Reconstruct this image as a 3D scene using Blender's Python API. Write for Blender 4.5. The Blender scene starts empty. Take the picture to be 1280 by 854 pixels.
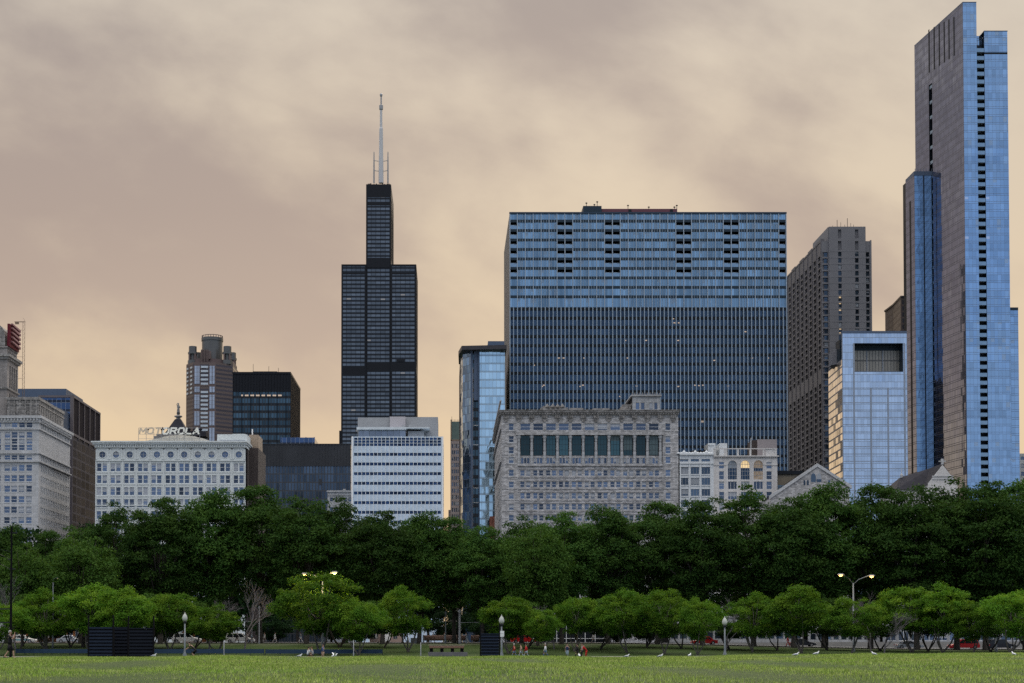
import bpy, math, random
import numpy as np
from mathutils import Vector, Matrix

SC = bpy.context.scene
COL = SC.collection
RND = random.Random(7)
PI = math.pi

# ------------------------------------------------------------------ camera
FPX, CX, CY = 1900.0, 560.0, 747.0          # focal length and optical axis in photo pixels
TILT = math.radians(1.6)
CAMH = 1.1
cam = bpy.data.cameras.new('camera')
camo = bpy.data.objects.new('camera', cam)
COL.objects.link(camo)
camo.location = (0, 0, CAMH)
camo.rotation_euler = (PI / 2 + TILT, 0, 0)
cam.sensor_width = 36.0
cam.lens = FPX / 1280 * 36
cam.shift_x = (640 - CX) / 1280
cam.shift_y = (CY - 427) / 1280
cam.clip_start, cam.clip_end = 0.3, 20000
SC.camera = camo
CT, ST = math.cos(TILT), math.sin(TILT)

def at(u, v, D):
    """point seen at photo pixel (u, v), at distance y = D"""
    a, b = (u - CX) / FPX, (CY - v) / FPX
    y, z = CT - b * ST, ST + b * CT
    k = D / y
    return Vector((a * k, D, CAMH + z * k))
def X(u, D, v=800): return at(u, v, D).x
def Z(v, D): return at(640, v, D).z

# ------------------------------------------------------------------ node helper
class NT:
    def __init__(s, tree):
        s.t = tree
    def n(s, kind, **kw):
        nd = s.t.nodes.new(kind)
        for k, v in kw.items(): setattr(nd, k, v)
        return nd
    def lk(s, a, b): s.t.links.new(a, b)
    def put(s, sock, v):
        if isinstance(v, bpy.types.NodeSocket): s.lk(v, sock)
        elif v is not None:
            if isinstance(v, (tuple, list)) and len(v) == 3 and sock.type == 'RGBA': v = (*v, 1)
            sock.default_value = v
    def m(s, op, a, b=None, c=None, clamp=False):
        nd = s.n('ShaderNodeMath', operation=op, use_clamp=clamp)
        s.put(nd.inputs[0], a); s.put(nd.inputs[1], b); s.put(nd.inputs[2], c)
        return nd.outputs[0]
    def vm(s, op, a, b=None, scale=None):
        nd = s.n('ShaderNodeVectorMath', operation=op)
        s.put(nd.inputs[0], a); s.put(nd.inputs[1], b)
        if scale is not None: s.put(nd.inputs['Scale'], scale)
        return nd.outputs[0]
    def mix(s, f, a, b, kind='RGBA', blend='MIX'):
        nd = s.n('ShaderNodeMix', data_type=kind, blend_type=blend)
        if kind == 'RGBA': i = (0, 6, 7, 2)
        else: i = (0, 2, 3, 0)
        s.put(nd.inputs[i[0]], f); s.put(nd.inputs[i[1]], a); s.put(nd.inputs[i[2]], b)
        return nd.outputs[i[3]]
    def xyz(s, v):
        nd = s.n('ShaderNodeSeparateXYZ'); s.lk(v, nd.inputs[0]); return nd.outputs
    def vec(s, x, y, z=0.0):
        nd = s.n('ShaderNodeCombineXYZ'); s.put(nd.inputs[0], x); s.put(nd.inputs[1], y); s.put(nd.inputs[2], z); return nd.outputs[0]
    def noise(s, vec, scale, detail=3, rough=0.55, dist=0.0, out=0):
        nd = s.n('ShaderNodeTexNoise'); s.put(nd.inputs['Vector'], vec); nd.inputs['Scale'].default_value = scale
        nd.inputs['Detail'].default_value = detail; nd.inputs['Roughness'].default_value = rough; nd.inputs['Distortion'].default_value = dist
        return nd.outputs[out]
    def wn(s, vec):
        nd = s.n('ShaderNodeTexWhiteNoise', noise_dimensions='3D'); s.lk(vec, nd.inputs['Vector']); return nd.outputs
    def ramp(s, f, stops):
        nd = s.n('ShaderNodeValToRGB'); s.put(nd.inputs[0], f)
        e = nd.color_ramp.elements
        while len(e) < len(stops): e.new(0.5)
        for el, (p, c) in zip(e, stops):
            el.position = p; el.color = (*c, 1) if len(c) == 3 else c
        return nd.outputs[0]
    def mr(s, v, a, b, c=0.0, d=1.0, smooth=False):
        nd = s.n('ShaderNodeMapRange'); s.put(nd.inputs[0], v)
        nd.interpolation_type = 'SMOOTHSTEP' if smooth else 'LINEAR'
        for i, q in zip((1, 2, 3, 4), (a, b, c, d)): nd.inputs[i].default_value = q
        return nd.outputs[0]

def sRGB(r, g, b):
    f = lambda c: ((c / 255 + 0.055) / 1.055) ** 2.4 if c > 10 else c / 255 / 12.92
    return (f(r), f(g), f(b))

MATS = {}
def newmat(name):
    mt = bpy.data.materials.new(name); mt.use_nodes = True
    t = mt.node_tree; t.nodes.clear()
    N = NT(t)
    out = N.n('ShaderNodeOutputMaterial'); p = N.n('ShaderNodeBsdfPrincipled')
    N.lk(p.outputs[0], out.inputs[0])
    MATS[name] = mt
    return mt, N, p

def plain(name, col, rough=0.8, metal=0.0, var=0.12, scale=0.6, bump=0.0, spec=0.22, emit=None, es=0.0):
    """one base colour with mild weathering"""
    mt, N, p = newmat(name)
    co = N.n('ShaderNodeTexCoord').outputs['Object']
    nz = N.noise(co, scale, 5, 0.6)
    f = N.mr(nz, 0.3, 0.7, 1 - var, 1 + var)
    c = N.vm('SCALE', N.vec(*col), None, f)
    N.lk(c, p.inputs['Base Color'])
    p.inputs['Roughness'].default_value = rough; p.inputs['Metallic'].default_value = metal
    p.inputs['Specular IOR Level'].default_value = spec
    if bump:
        b = N.n('ShaderNodeBump'); b.inputs['Strength'].default_value = bump; b.inputs['Distance'].default_value = 0.1
        N.lk(N.noise(co, scale * 8, 4), b.inputs['Height']); N.lk(b.outputs[0], p.inputs['Normal'])
    if emit:
        p.inputs['Emission Color'].default_value = (*emit, 1); p.inputs['Emission Strength'].default_value = es
    return mt

def stone(name, col, bw=1.6, bh=0.6, var=0.2, joint=0.75, stain=0.25, rough=0.85):
    """masonry blocks in UV metres, with joints, block to block variation and weather streaks"""
    mt, N, p = newmat(name)
    uv = N.n('ShaderNodeTexCoord').outputs['UV']
    x, y, _ = N.xyz(uv)
    row = N.m('FLOOR', N.m('DIVIDE', y, bh))
    xs = N.m('ADD', N.m('DIVIDE', x, bw), N.m('MULTIPLY', N.m('MODULO', row, 2.0), 0.5))
    fx, fy = N.m('FRACT', xs), N.m('FRACT', N.m('DIVIDE', y, bh))
    rnd = N.wn(N.vec(N.m('FLOOR', xs), row, 3.3))[0]
    jm = N.m('MAXIMUM', N.m('LESS_THAN', fx, 0.05 / bw * 1.2), N.m('LESS_THAN', fy, 0.06 / bh * 1.2))
    streak = N.noise(N.vec(N.m('MULTIPLY', x, 0.9), N.m('MULTIPLY', y, 0.07), 0.0), 1.0, 5, 0.65)
    blotch = N.noise(uv, 0.12, 5, 0.6)
    f = N.m('MULTIPLY', N.mr(rnd, 0, 1, 1 - var, 1 + var), N.mr(streak, 0.3, 0.75, 1 + stain * 0.4, 1 - stain))
    f = N.m('MULTIPLY', f, N.mr(blotch, 0.3, 0.7, 1 - stain * .5, 1 + stain * .5))
    f = N.m('MULTIPLY', f, N.mix(jm, 1.0, joint, 'FLOAT'))
    N.lk(N.vm('SCALE', N.vec(*col), None, f), p.inputs['Base Color'])
    p.inputs['Roughness'].default_value = rough
    b = N.n('ShaderNodeBump'); b.inputs['Strength'].default_value = 0.5; b.inputs['Distance'].default_value = 0.04
    N.lk(N.m('ADD', N.m('MULTIPLY', jm, -1.0), N.m('MULTIPLY', N.noise(uv, 6, 3), .5)), b.inputs['Height'])
    N.lk(b.outputs[0], p.inputs['Normal'])
    return mt

def curtain(name, glass, frame, pw, ph, mw=0.12, mh=0.12, span=0.0, spancol=(0.02, 0.02, 0.025), refl=0.9, rough=0.06,
            jit=0.02, var=0.25, lit=0.0, litcol=(1, .75, .45), lits=1.5, blind=0.0, blindcol=(.45, .45, .45), double=False, wave=0.0, skew=None):
    """glass curtain wall in UV metres: panes pw x ph, each reflecting at a slightly different angle"""
    mt, N, p = newmat(name)
    uv = N.n('ShaderNodeTexCoord').outputs['UV']
    x, y, _ = N.xyz(uv)
    xs, ys = N.m('DIVIDE', x, pw), N.m('DIVIDE', y, ph)
    fx, fy = N.m('FRACT', xs), N.m('FRACT', ys)
    rnd_ = N.n('ShaderNodeObjectInfo').outputs['Random']
    cell = N.vec(N.m('FLOOR', xs), N.m('FLOOR', ys), N.m('MULTIPLY', rnd_, 57.0))
    r = N.wn(cell)
    rv, rc = r[0], r[1]
    big = N.wn(N.vec(N.m('FLOOR', N.m('DIVIDE', xs, 5.0)), N.m('FLOOR', ys), 9.1))[0]
    mm = N.m('MAXIMUM', N.m('LESS_THAN', fx, mw / pw), N.m('LESS_THAN', fy, mh / ph))
    if double:
        d = N.m('MULTIPLY', N.m('GREATER_THAN', fy, 0.24), N.m('LESS_THAN', fy, 0.24 + mh / ph))
        mm = N.m('MAXIMUM', mm, d)
    f = N.m('MULTIPLY', N.mr(rv, 0, 1, 1 - var * .6, 1 + var * .6), N.mr(big, 0, 1, 1 - var * .5, 1 + var * .5))
    g = N.vm('SCALE', N.vec(*glass), None, f)
    met = refl
    if blind:
        r2 = N.wn(N.vec(N.m('FLOOR', xs), N.m('FLOOR', ys), 5.1))[0]
        bm = N.m('MULTIPLY', N.m('LESS_THAN', r2, blind), N.m('GREATER_THAN', fy, N.mr(rv, 0, 1, 0.2, 0.8)))
        g = N.mix(N.m('MULTIPLY', bm, .6), g, blindcol)
        met = N.m('MULTIPLY', N.m('SUBTRACT', 1.0, N.m('MULTIPLY', bm, .5)), refl)
    nf = N.m('SUBTRACT', 1.0, mm)
    if span:
        sm = N.m('MULTIPLY', N.m('LESS_THAN', fy, span), nf)
        g = N.mix(sm, g, spancol)
        met = N.m('MULTIPLY', met, N.m('SUBTRACT', 1.0, N.m('MULTIPLY', sm, 0.5)))
    N.lk(N.mix(mm, g, frame), p.inputs['Base Color'])
    p.inputs['Specular IOR Level'].default_value = 0.5 if refl > .3 else 0.08
    N.put(p.inputs['Metallic'], N.m('MULTIPLY', nf, met))
    N.lk(N.mix(mm, rough, 0.5, 'FLOAT'), p.inputs['Roughness'])
    geo = N.n('ShaderNodeNewGeometry')
    off = N.vm('SCALE', N.vm('SUBTRACT', rc, (0.5, 0.5, 0.5)), None, jit * 2)
    if wave:
        wv = N.vm('SUBTRACT', N.noise(N.vec(N.m('MULTIPLY', x, .35), N.m('MULTIPLY', y, .12), 0), 1.0, 3, .5, out=1), (.5, .5, .5))
        off = N.vm('ADD', off, N.vm('SCALE', wv, None, wave))
    if skew: off = N.vm('ADD', off, skew)     # saw-tooth panes, each turned a little from the wall line
    N.lk(N.vm('NORMALIZE', N.vm('ADD', geo.outputs['Normal'], off)), p.inputs['Normal'])
    if lit:
        r3 = N.wn(N.vec(N.m('FLOOR', xs), N.m('FLOOR', ys), N.m('ADD', N.m('MULTIPLY', rnd_, 31.0), 12.3)))[0]
        lm = N.m('MULTIPLY', N.m('GREATER_THAN', r3, 1 - lit), nf)
        spot = N.m('MULTIPLY', N.m('GREATER_THAN', fy, .55), N.m('LESS_THAN', fy, .85))
        lm = N.m('MULTIPLY', lm, spot)
        p.inputs['Emission Color'].default_value = (*litcol, 1)
        N.lk(N.m('MULTIPLY', lm, lits), p.inputs['Emission Strength'])
    return mt

def window_glass(name, dark, pale, palefrac=0.3, refl=0.75, lit=0.0):
    """glass of one window: every window object (or island) has its own tint, tilt and blind"""
    mt, N, p = newmat(name)
    geo = N.n('ShaderNodeNewGeometry')
    inf = N.n('ShaderNodeObjectInfo')
    ra = N.wn(N.vec(geo.outputs['Random Per Island'], inf.outputs['Random'], 0.37))
    r1, rc = ra[0], ra[1]
    r2 = N.wn(N.vec(inf.outputs['Random'], geo.outputs['Random Per Island'], 4.9))[0]
    bl = N.m('LESS_THAN', r2, palefrac)
    uv = N.n('ShaderNodeTexCoord').outputs['UV']
    _, y, _ = N.xyz(uv)
    g = N.vm('SCALE', N.vec(*dark), None, N.mr(r1, 0, 1, .45, 1.7))
    half = N.m('GREATER_THAN', y, N.mr(r1, 0, 1, 0.0, 0.75))
    bm = N.m('MULTIPLY', bl, half)
    N.lk(N.mix(bm, g, pale), p.inputs['Base Color'])
    N.lk(N.mr(bm, 0, 1, refl, 0.15), p.inputs['Metallic'])
    N.lk(N.mr(bm, 0, 1, .07, .35), p.inputs['Roughness'])
    off = N.vm('SCALE', N.vm('SUBTRACT', rc, (0.5, 0.5, 0.5)), None, 0.10)
    N.lk(N.vm('NORMALIZE', N.vm('ADD', geo.outputs['Normal'], off)), p.inputs['Normal'])
    if lit:
        p.inputs['Emission Color'].default_value = (1, .7, .38, 1)
        N.lk(N.m('MULTIPLY', N.m('GREATER_THAN', r1, 1 - lit), 0.8), p.inputs['Emission Strength'])
    return mt

# ------------------------------------------------------------------ mesh builder
class MB:
    def __init__(s): s.v, s.f, s.mi, s.uv = [], [], [], []
    def face(s, pts, m=0, uv=None):
        i = len(s.v); s.v.extend([tuple(p) for p in pts]); s.f.append(tuple(range(i, i + len(pts)))); s.mi.append(m)
        if uv is None:
            a, b, c = Vector(pts[0]), Vector(pts[1]), Vector(pts[-1])
            n = (b - a).cross(c - a)
            if abs(n.z) > 0.7 * n.length: uv = [(p[0], p[1]) for p in pts]
            else:
                t = Vector((-n.y, n.x, 0)); t = t.normalized() if t.length > 1e-9 else Vector((1, 0, 0))
                uv = [(p[0] * t.x + p[1] * t.y, p[2]) for p in pts]
        s.uv.extend(uv)
    def quad(s, a, b, c, d, m=0, uv=None): s.face([a, b, c, d], m, uv)
    def hexa(s, q, m=0):
        """q: 4 bottom points then 4 top points, counter-clockwise seen from above"""
        a, b, c, d, e, f, g, h = q
        for w in ((d, c, b, a), (e, f, g, h), (a, b, f, e), (b, c, g, f), (c, d, h, g), (d, a, e, h)): s.face(w, m)
    def box(s, x0, x1, y0, y1, z0, z1, m=0):
        s.hexa([(x0, y0, z0), (x1, y0, z0), (x1, y1, z0), (x0, y1, z0), (x0, y0, z1), (x1, y0, z1), (x1, y1, z1), (x0, y1, z1)], m)
    def fb(s, F, s0, s1, z0, z1, o0, o1, m=0):
        """box on a facade: along s0..s1, up z0..z1, outward o0..o1"""
        P = lambda a, o, z: (F.A.x + F.t.x * a + F.n.x * o, F.A.y + F.t.y * a + F.n.y * o, z)
        s.hexa([P(s0, o1, z0), P(s1, o1, z0), P(s1, o0, z0), P(s0, o0, z0), P(s0, o1, z1), P(s1, o1, z1), P(s1, o0, z1), P(s0, o0, z1)], m)
    def fq(s, F, s0, s1, z0, z1, o, m=0):
        P = lambda a, z: (F.A.x + F.t.x * a + F.n.x * o, F.A.y + F.t.y * a + F.n.y * o, z)
        s.face([P(s0, z0), P(s1, z0), P(s1, z1), P(s0, z1)], m, [(s0, z0), (s1, z0), (s1, z1), (s0, z1)])
    def prism(s, pts, z0, z1, m=0, zt=None):
        """footprint counter-clockwise; zt optional per point top heights"""
        n = len(pts); zt = zt or [z1] * n
        L = 0
        for i in range(n):
            a, b = pts[i], pts[(i + 1) % n]; d = math.hypot(b[0] - a[0], b[1] - a[1])
            s.face([(*a, z0), (*b, z0), (*b, zt[(i + 1) % n]), (*a, zt[i])], m, [(L, z0), (L + d, z0), (L + d, zt[(i + 1) % n]), (L, zt[i])]); L += d
        s.face([(*p, z) for p, z in zip(pts, zt)], m); s.face([(*p, z0) for p in reversed(pts)], m)
    def tube(s, pts, rad, k=8, m=0, cap=True):
        pts = [Vector(p) for p in pts]; n = len(pts)
        if not isinstance(rad, (list, tuple)): rad = [rad] * n
        rings = []
        for i, p in enumerate(pts):
            d = (pts[min(i + 1, n - 1)] - pts[max(i - 1, 0)]).normalized()
            a = d.orthogonal().normalized() if abs(d.z) < 0.95 else Vector((1, 0, 0)) - d * d.x
            a.normalize(); b = d.cross(a)
            base = len(s.v)
            for j in range(k):
                t = 2 * PI * j / k
                s.v.append(tuple(p + (a * math.cos(t) + b * math.sin(t)) * rad[i]))
            rings.append(base)
        for i in range(n - 1):
            for j in range(k):
                q = (rings[i] + j, rings[i] + (j + 1) % k, rings[i + 1] + (j + 1) % k, rings[i + 1] + j)
                s.f.append(q); s.mi.append(m); s.uv.extend([(j / k, i), ((j + 1) / k, i), ((j + 1) / k, i + 1), (j / k, i + 1)])
        if cap:
            for r0, rev in ((rings[0], True), (rings[-1], False)):
                q = list(range(r0, r0 + k));  q = q[::-1] if rev else q
                s.f.append(tuple(q)); s.mi.append(m); s.uv.extend([(0, 0)] * k)
    def lathe(s, c, prof, k=16, m=0, cap=True):
        s.tube([(c[0], c[1], c[2] + z) for r, z in prof], [r for r, z in prof], k, m, cap)
    def mesh(s, name, mats, smooth=False):
        me = bpy.data.meshes.new(name)
        me.from_pydata(s.v, [], s.f)
        me.polygons.foreach_set('material_index', s.mi)
        ul = me.uv_layers.new(name='UVMap')
        ul.data.foreach_set('uv', np.array(s.uv, dtype=np.float32).ravel())
        if smooth: me.polygons.foreach_set('use_smooth', [True] * len(s.f))
        for m in (mats if isinstance(mats, (list, tuple)) else [mats]):
            me.materials.append(MATS[m] if isinstance(m, str) else m)
        me.update()
        return me
    def build(s, name, mats, parent=None, smooth=False):
        o = bpy.data.objects.new(name, s.mesh(name, mats, smooth))
        COL.objects.link(o)
        if parent is not None: hang(o, parent)
        return o

WOFF = {}
def wloc(o):
    return WOFF.get(o.name, Vector((0, 0, 0)))
def hang(o, parent, at_=None):
    """parent o so that its mesh keeps the world coordinates it was built in (at_: world position of its origin)"""
    w = Vector(at_) if at_ is not None else Vector((0, 0, 0))
    o.parent = parent; o.location = w - wloc(parent); WOFF[o.name] = w
def tag(o, label=None, cat=None, group=None, kind=None):
    if label: o['label'] = label
    if cat: o['category'] = cat
    if group: o['group'] = group
    if kind: o['kind'] = kind
    return o
def empty(name, loc, label, cat, group=None, rz=0):
    o = bpy.data.objects.new(name, None); COL.objects.link(o); o.location = loc; o.rotation_euler.z = rz
    o.empty_display_size = 0.5
    WOFF[o.name] = Vector(loc)
    return tag(o, label, cat, group)
def copy_tree(o, parent=None):
    c = o.copy(); COL.objects.link(c)
    if parent is not None: c.parent = parent
    for ch in list(o.children): copy_tree(ch, c)
    return c
def local(mb, name, mats, parent, smooth=False, loc=(0, 0, 0)):
    """part built in its thing's own coordinates"""
    o = bpy.data.objects.new(name, mb.mesh(name, mats, smooth)); COL.objects.link(o); o.parent = parent; o.location = loc
    return o

class Fac:
    """facade running from A to B, read from its outside with A at the viewer's left"""
    def __init__(s, A, B, D=None, vref=None):
        s.A, s.B = Vector(A), Vector(B); d = s.B - s.A; s.L = d.length; s.t = d / s.L; s.n = Vector((s.t.y, -s.t.x)); s.D = D; s.vref = vref
        s.rz = math.atan2(s.t.y, s.t.x)
    def s(s, u): return X(u, s.D, s.vref) - s.A.x
def front(u0, u1, D, v):
    return Fac((X(u0, D, v), D), (X(u1, D, v), D), D, v)

def grid(mb, F, cols, rows, z0, z1, th=0.4, m=0, s0=0.0, s1=None):
    """masonry with rectangular openings at every col x row"""
    s1 = F.L if s1 is None else s1
    cols = sorted(cols); rows = sorted(rows)
    e = s0
    for a, b in cols + [(s1, s1)]:
        if a > e + 1e-4: mb.fb(F, e, a, z0, z1, -th, 0, m)
        e = b
    for a, b in cols:
        e = z0
        for c, d in rows + [(z1, z1)]:
            if c > e + 1e-4: mb.fb(F, a, b, e, c, -th, 0, m)
            e = d

WCACHE = {}
def window_mesh(w, h, mats, style):
    key = (round(w, 2), round(h, 2), mats, style)
    if key in WCACHE: return WCACHE[key]
    mb = MB(); add_window(mb, lambda x, o, z: (x, -o, z), w, h, style)
    WCACHE[key] = mb.mesh('window', list(mats)); return WCACHE[key]
def add_window(mb, P, w, h, style):
    """frame (material 1) and glass (material 0); P maps (along, outward, up)"""
    def bx(a, b, c, d, o0, o1, m):
        mb.hexa([P(a, o1, c), P(b, o1, c), P(b, o0, c), P(a, o0, c), P(a, o1, d), P(b, o1, d), P(b, o0, d), P(a, o0, d)], m)
    fw = min(0.09, w * .07)
    mb.face([P(0, 0, 0), P(w, 0, 0), P(w, 0, h), P(0, 0, h)], 0, [(0, 0), (1, 0), (1, 1), (0, 1)])
    bx(0, fw, 0, h, 0.001, .07, 1); bx(w - fw, w, 0, h, 0.001, .07, 1); bx(fw, w - fw, h - fw, h, 0.001, .07, 1)
    bx(fw, w - fw, 0, fw, 0.001, .07, 1)
    if 's' in style: bx(fw, w - fw, h * .5 - .05, h * .5 + .05, 0.001, .09, 1)         # sash rail
    if 'm' in style: bx(w * .5 - .05, w * .5 + .05, fw, h - fw, 0.002, .08, 1)         # one mullion
    if 't' in style:                                                                   # two mullions
        for q in (.3, .7): bx(w * q - .05, w * q + .05, fw, h - fw, 0.002, .08, 1)
    if 'g' in style:                                                                   # grid of small panes
        for q in (.33, .67): bx(w * q - .03, w * q + .03, fw, h - fw, 0.002, .06, 1)
        for q in (.25, .5, .75): bx(fw, w - fw, h * q - .03, h * q + .03, 0.003, .07, 1)
    if 'l' in style: bx(-.12, w + .12, -.14, 0, 0, .42, 1)                             # sill
class Windows:
    """collects the windows of one building: the first 100 (largest in the photo) as objects, the rest as one"""
    def __init__(s, parent, mats=('win_blue', 'frame_grey'), name='window'): s.p, s.mats, s.q, s.name = parent, mats, [], name
    def add(s, F, s0, s1, z0, z1, rec=0.28, style='s'): s.q.append((F, s0, z0, s1 - s0, z1 - z0, rec, style))
    def grid(s, F, cols, rows, **k):
        for c in cols:
            for r in rows: s.add(F, c[0], c[1], r[0], r[1], **k)
    def done(s):
        q = sorted(s.q, key=lambda w: (-min(w[3] * w[4] * abs(w[0].n.y if abs(w[0].n.y) > .5 else .25), 50) // 2, -w[2]))
        q.sort(key=lambda w: w[2] + w[4] / 2 < Z(640, w[0].A.y))
        for i, (F, s0, z0, w, h, rec, st) in enumerate(q[:100]):
            o = bpy.data.objects.new(s.name, window_mesh(w, h, s.mats, st)); COL.objects.link(o)
            A = F.A + F.t * s0 - F.n * rec
            o.rotation_euler.z = F.rz; hang(o, s.p, (A.x, A.y, z0))
        if len(q) > 100:
            mb = MB()
            for F, s0, z0, w, h, rec, st in q[100:]:
                A = F.A + F.t * s0 - F.n * rec
                add_window(mb, lambda x, o, z: (A.x + F.t.x * x + F.n.x * o, A.y + F.t.y * x + F.n.y * o, z0 + z), w, h, st if len(q) < 500 else st.replace('l', ''))
            tag(mb.build('window_rows', list(s.mats), s.p), kind='stuff')
def spans(a, b, n, w):
    """n openings of width w spread evenly between a and b"""
    p = (b - a) / n
    return [(a + p * (i + .5) - w / 2, a + p * (i + .5) + w / 2) for i in range(n)]
def rows_v(D, pairs): return sorted((Z(b, D), Z(a, D)) for a, b in pairs)
# ------------------------------------------------------------------ sky, sun
SUN_EL, SUN_AZ = math.radians(26), math.radians(5)     # low over the skyline, towards +y and a little to +x
w = bpy.data.worlds.new('World'); SC.world = w; w.use_nodes = True
t = w.node_tree; t.nodes.clear(); N = NT(t)
wo = N.n('ShaderNodeOutputWorld')
sky = N.n('ShaderNodeTexSky', sky_type='NISHITA'); sky.sun_disc = False
sky.sun_elevation = SUN_EL; sky.sun_rotation = SUN_AZ
sky.air_density = 1.2; sky.dust_density = 1.5
bg1 = N.n('ShaderNodeBackground'); N.lk(sky.outputs[0], bg1.inputs[0]); bg1.inputs[1].default_value = 0.09
d = N.n('ShaderNodeTexCoord').outputs['Generated']
x, y, z = N.xyz(d)
yy = N.m('MAXIMUM', N.m('ABSOLUTE', y), 0.25)
a = N.m('DIVIDE', x, yy); e = N.m('DIVIDE', z, yy)
# cloud pattern: soft billows drawn out a little along a slant
rot = N.vec(N.m('ADD', N.m('MULTIPLY', a, 1.0), N.m('MULTIPLY', e, -.45)), N.m('ADD', N.m('MULTIPLY', a, .55), N.m('MULTIPLY', e, 1.7)), 0.0)
n1 = N.noise(N.vm('ADD', rot, (3.1, 1.4, 0)), 3.2, 4, 0.52, 0.12)
n2 = N.noise(N.vm('ADD', rot, (9.2, 4.4, 2)), 8.5, 6, 0.58, 0.18)
n4 = N.noise(N.vm('ADD', rot, (1.2, 7.7, 4)), 24.0, 5, 0.62, 0.15)
n3 = N.noise(N.vm('ADD', d, (5, 2, 1)), 3.0, 2, 0.5)
cl = N.m('ADD', N.m('ADD', N.m('MULTIPLY', N.m('SUBTRACT', n1, .22), 1.75), N.m('MULTIPLY', n2, 0.52)), N.m('MULTIPLY', n4, .12))
eb = N.mr(e, 0.02, 0.46, 0, 1)
warm = N.ramp(eb, [(0.0, sRGB(232, 199, 156)), (0.30, sRGB(230, 205, 169)), (0.62, sRGB(221, 203, 178)), (1.0, sRGB(212, 201, 186))])
cold = N.ramp(eb, [(0.0, sRGB(220, 190, 156)), (0.30, sRGB(196, 173, 154)), (0.60, sRGB(175, 157, 146)), (1.0, sRGB(160, 150, 146))])
side = N.m('ADD', N.mr(a, -0.32, 0.32, .25, -.13), N.m('MULTIPLY', N.mr(e, .11, .25, -.34, .06, True), 1.0))
k = N.mr(N.m('ADD', cl, side), 0.57, 1.20, 0.04, 0.98, True)
west = N.mix(k, warm, cold)
# blue evening sky behind the camera, broken by a few pale clouds
up = N.mr(z, 0.0, 0.7, 0, 1)
blue = N.ramp(up, [(0.0, (0.47, 0.56, 0.72)), (0.35, (0.44, 0.55, 0.76)), (1.0, (0.60, 0.66, 0.78))])
ec = N.mr(N.noise(N.vm('MULTIPLY', d, (1, 1, 2.2)), 2.6, 6, .55), .42, .75, 0, .45, True)
east = N.mix(ec, blue, (0.62, 0.64, 0.68))
zen = N.mix(N.mr(n3, .3, .7, .2, .8), (1.70, 1.66, 1.62), (2.25, 2.14, 2.0))
c = N.mix(N.mr(y, -0.15, 0.45, 0, 1, True), east, west)
c = N.mix(N.mr(z, 0.42, 0.70, 0, 1, True), c, zen)
bg2 = N.n('ShaderNodeBackground'); N.lk(c, bg2.inputs[0]); bg2.inputs[1].default_value = 1.0
mx = N.n('ShaderNodeMixShader'); mx.inputs[0].default_value = 0.975
N.lk(bg1.outputs[0], mx.inputs[1]); N.lk(bg2.outputs[0], mx.inputs[2]); N.lk(mx.outputs[0], wo.inputs[0])

sl = bpy.data.lights.new('sun', 'SUN'); sl.energy = 1.5; sl.angle = math.radians(12); sl.color = (1.0, .88, .74)
so = bpy.data.objects.new('sun', sl); COL.objects.link(so)
sd = Vector((math.sin(SUN_AZ) * math.cos(SUN_EL), math.cos(SUN_AZ) * math.cos(SUN_EL), math.sin(SUN_EL)))
so.rotation_euler = sd.to_track_quat('Z', 'Y').to_euler(); so.location = (0, 0, 300)

SC.view_settings.view_transform = 'Standard'; SC.view_settings.look = 'None'
SC.view_settings.exposure = 0.0; SC.view_settings.gamma = 1.0; SC.view_settings.use_curve_mapping = False
SC.cycles.use_denoising = False
SC.cycles.max_bounces = 6; SC.cycles.diffuse_bounces = 3; SC.cycles.glossy_bounces = 4; SC.cycles.transparent_max_bounces = 4
SC.cycles.caustics_reflective = False; SC.cycles.caustics_refractive = False
SC.cycles.sample_clamp_indirect = 4.0

# ------------------------------------------------------------------ common materials
window_glass('win_blue', (.085, .115, .17), (.34, .36, .40), .34)
window_glass('win_dark', (.06, .09, .13), (.28, .30, .33), .22)
window_glass('win_teal', (.03, .07, .085), (.08, .12, .13), .3, .6)
window_glass('win_warm', (.05, .06, .07), (.5, .38, .2), .25, .5, lit=.0)
window_glass('win_navy', (.020, .045, .105), (.03, .06, .12), .3, .8)
plain('frame_grey', (.30, .31, .33), .6)
plain('frame_white', (.62, .64, .66), .6)
plain('frame_dark', (.03, .032, .036), .5)
plain('roof_dark', (.06, .06, .065), .9)
plain('metal_dark', (.028, .030, .034), .6, .1, spec=.1)
plain('metal_grey', (.28, .29, .31), .5, .4)
plain('black', (.008, .008, .010), .8, spec=.05)
plain('white_paint', (.78, .79, .80), .45, 0, .04)
# ================================================================== buildings, south (left) half
stone('limestone_brown', (.27, .25, .245), 1.2, .5, .12, .7, .35)
stone('limestone_pale', (.44, .45, .47), 1.4, .55, .10, .86, .16)
stone('limestone_grey', (.36, .37, .39), 1.7, .6, .12, .62, .3)
stone('terracotta_white', (.60, .64, .65), 1.2, .5, .05, .93, .10)
stone('brick_brown', (.058, .045, .043), .5, .25, .2, .9, .3)
stone('brick_tan', (.36, .28, .21), .5, .25, .15, .9, .2)
stone('brick_red', (.26, .10, .07), .5, .25, .15, .9, .2)
stone('stone_weathered', (.25, .24, .235), .8, .5, .35, .7, .5)
stone('rubble_stone', (.40, .395, .405), 1.0, .42, .34, .62, .26)
plain('granite_pinkish', (.13, .115, .125), .7, 0, .1, .2)
plain('slate_roof', (.032, .032, .040), .8, 0, .2, .5, spec=.05)

def roofbox(name, parent, x0, x1, y0, y1, z0, z1, mat):
    b = MB(); b.box(x0, x1, y0, y1, z0, z1); return b.build(name, mat, parent)

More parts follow.
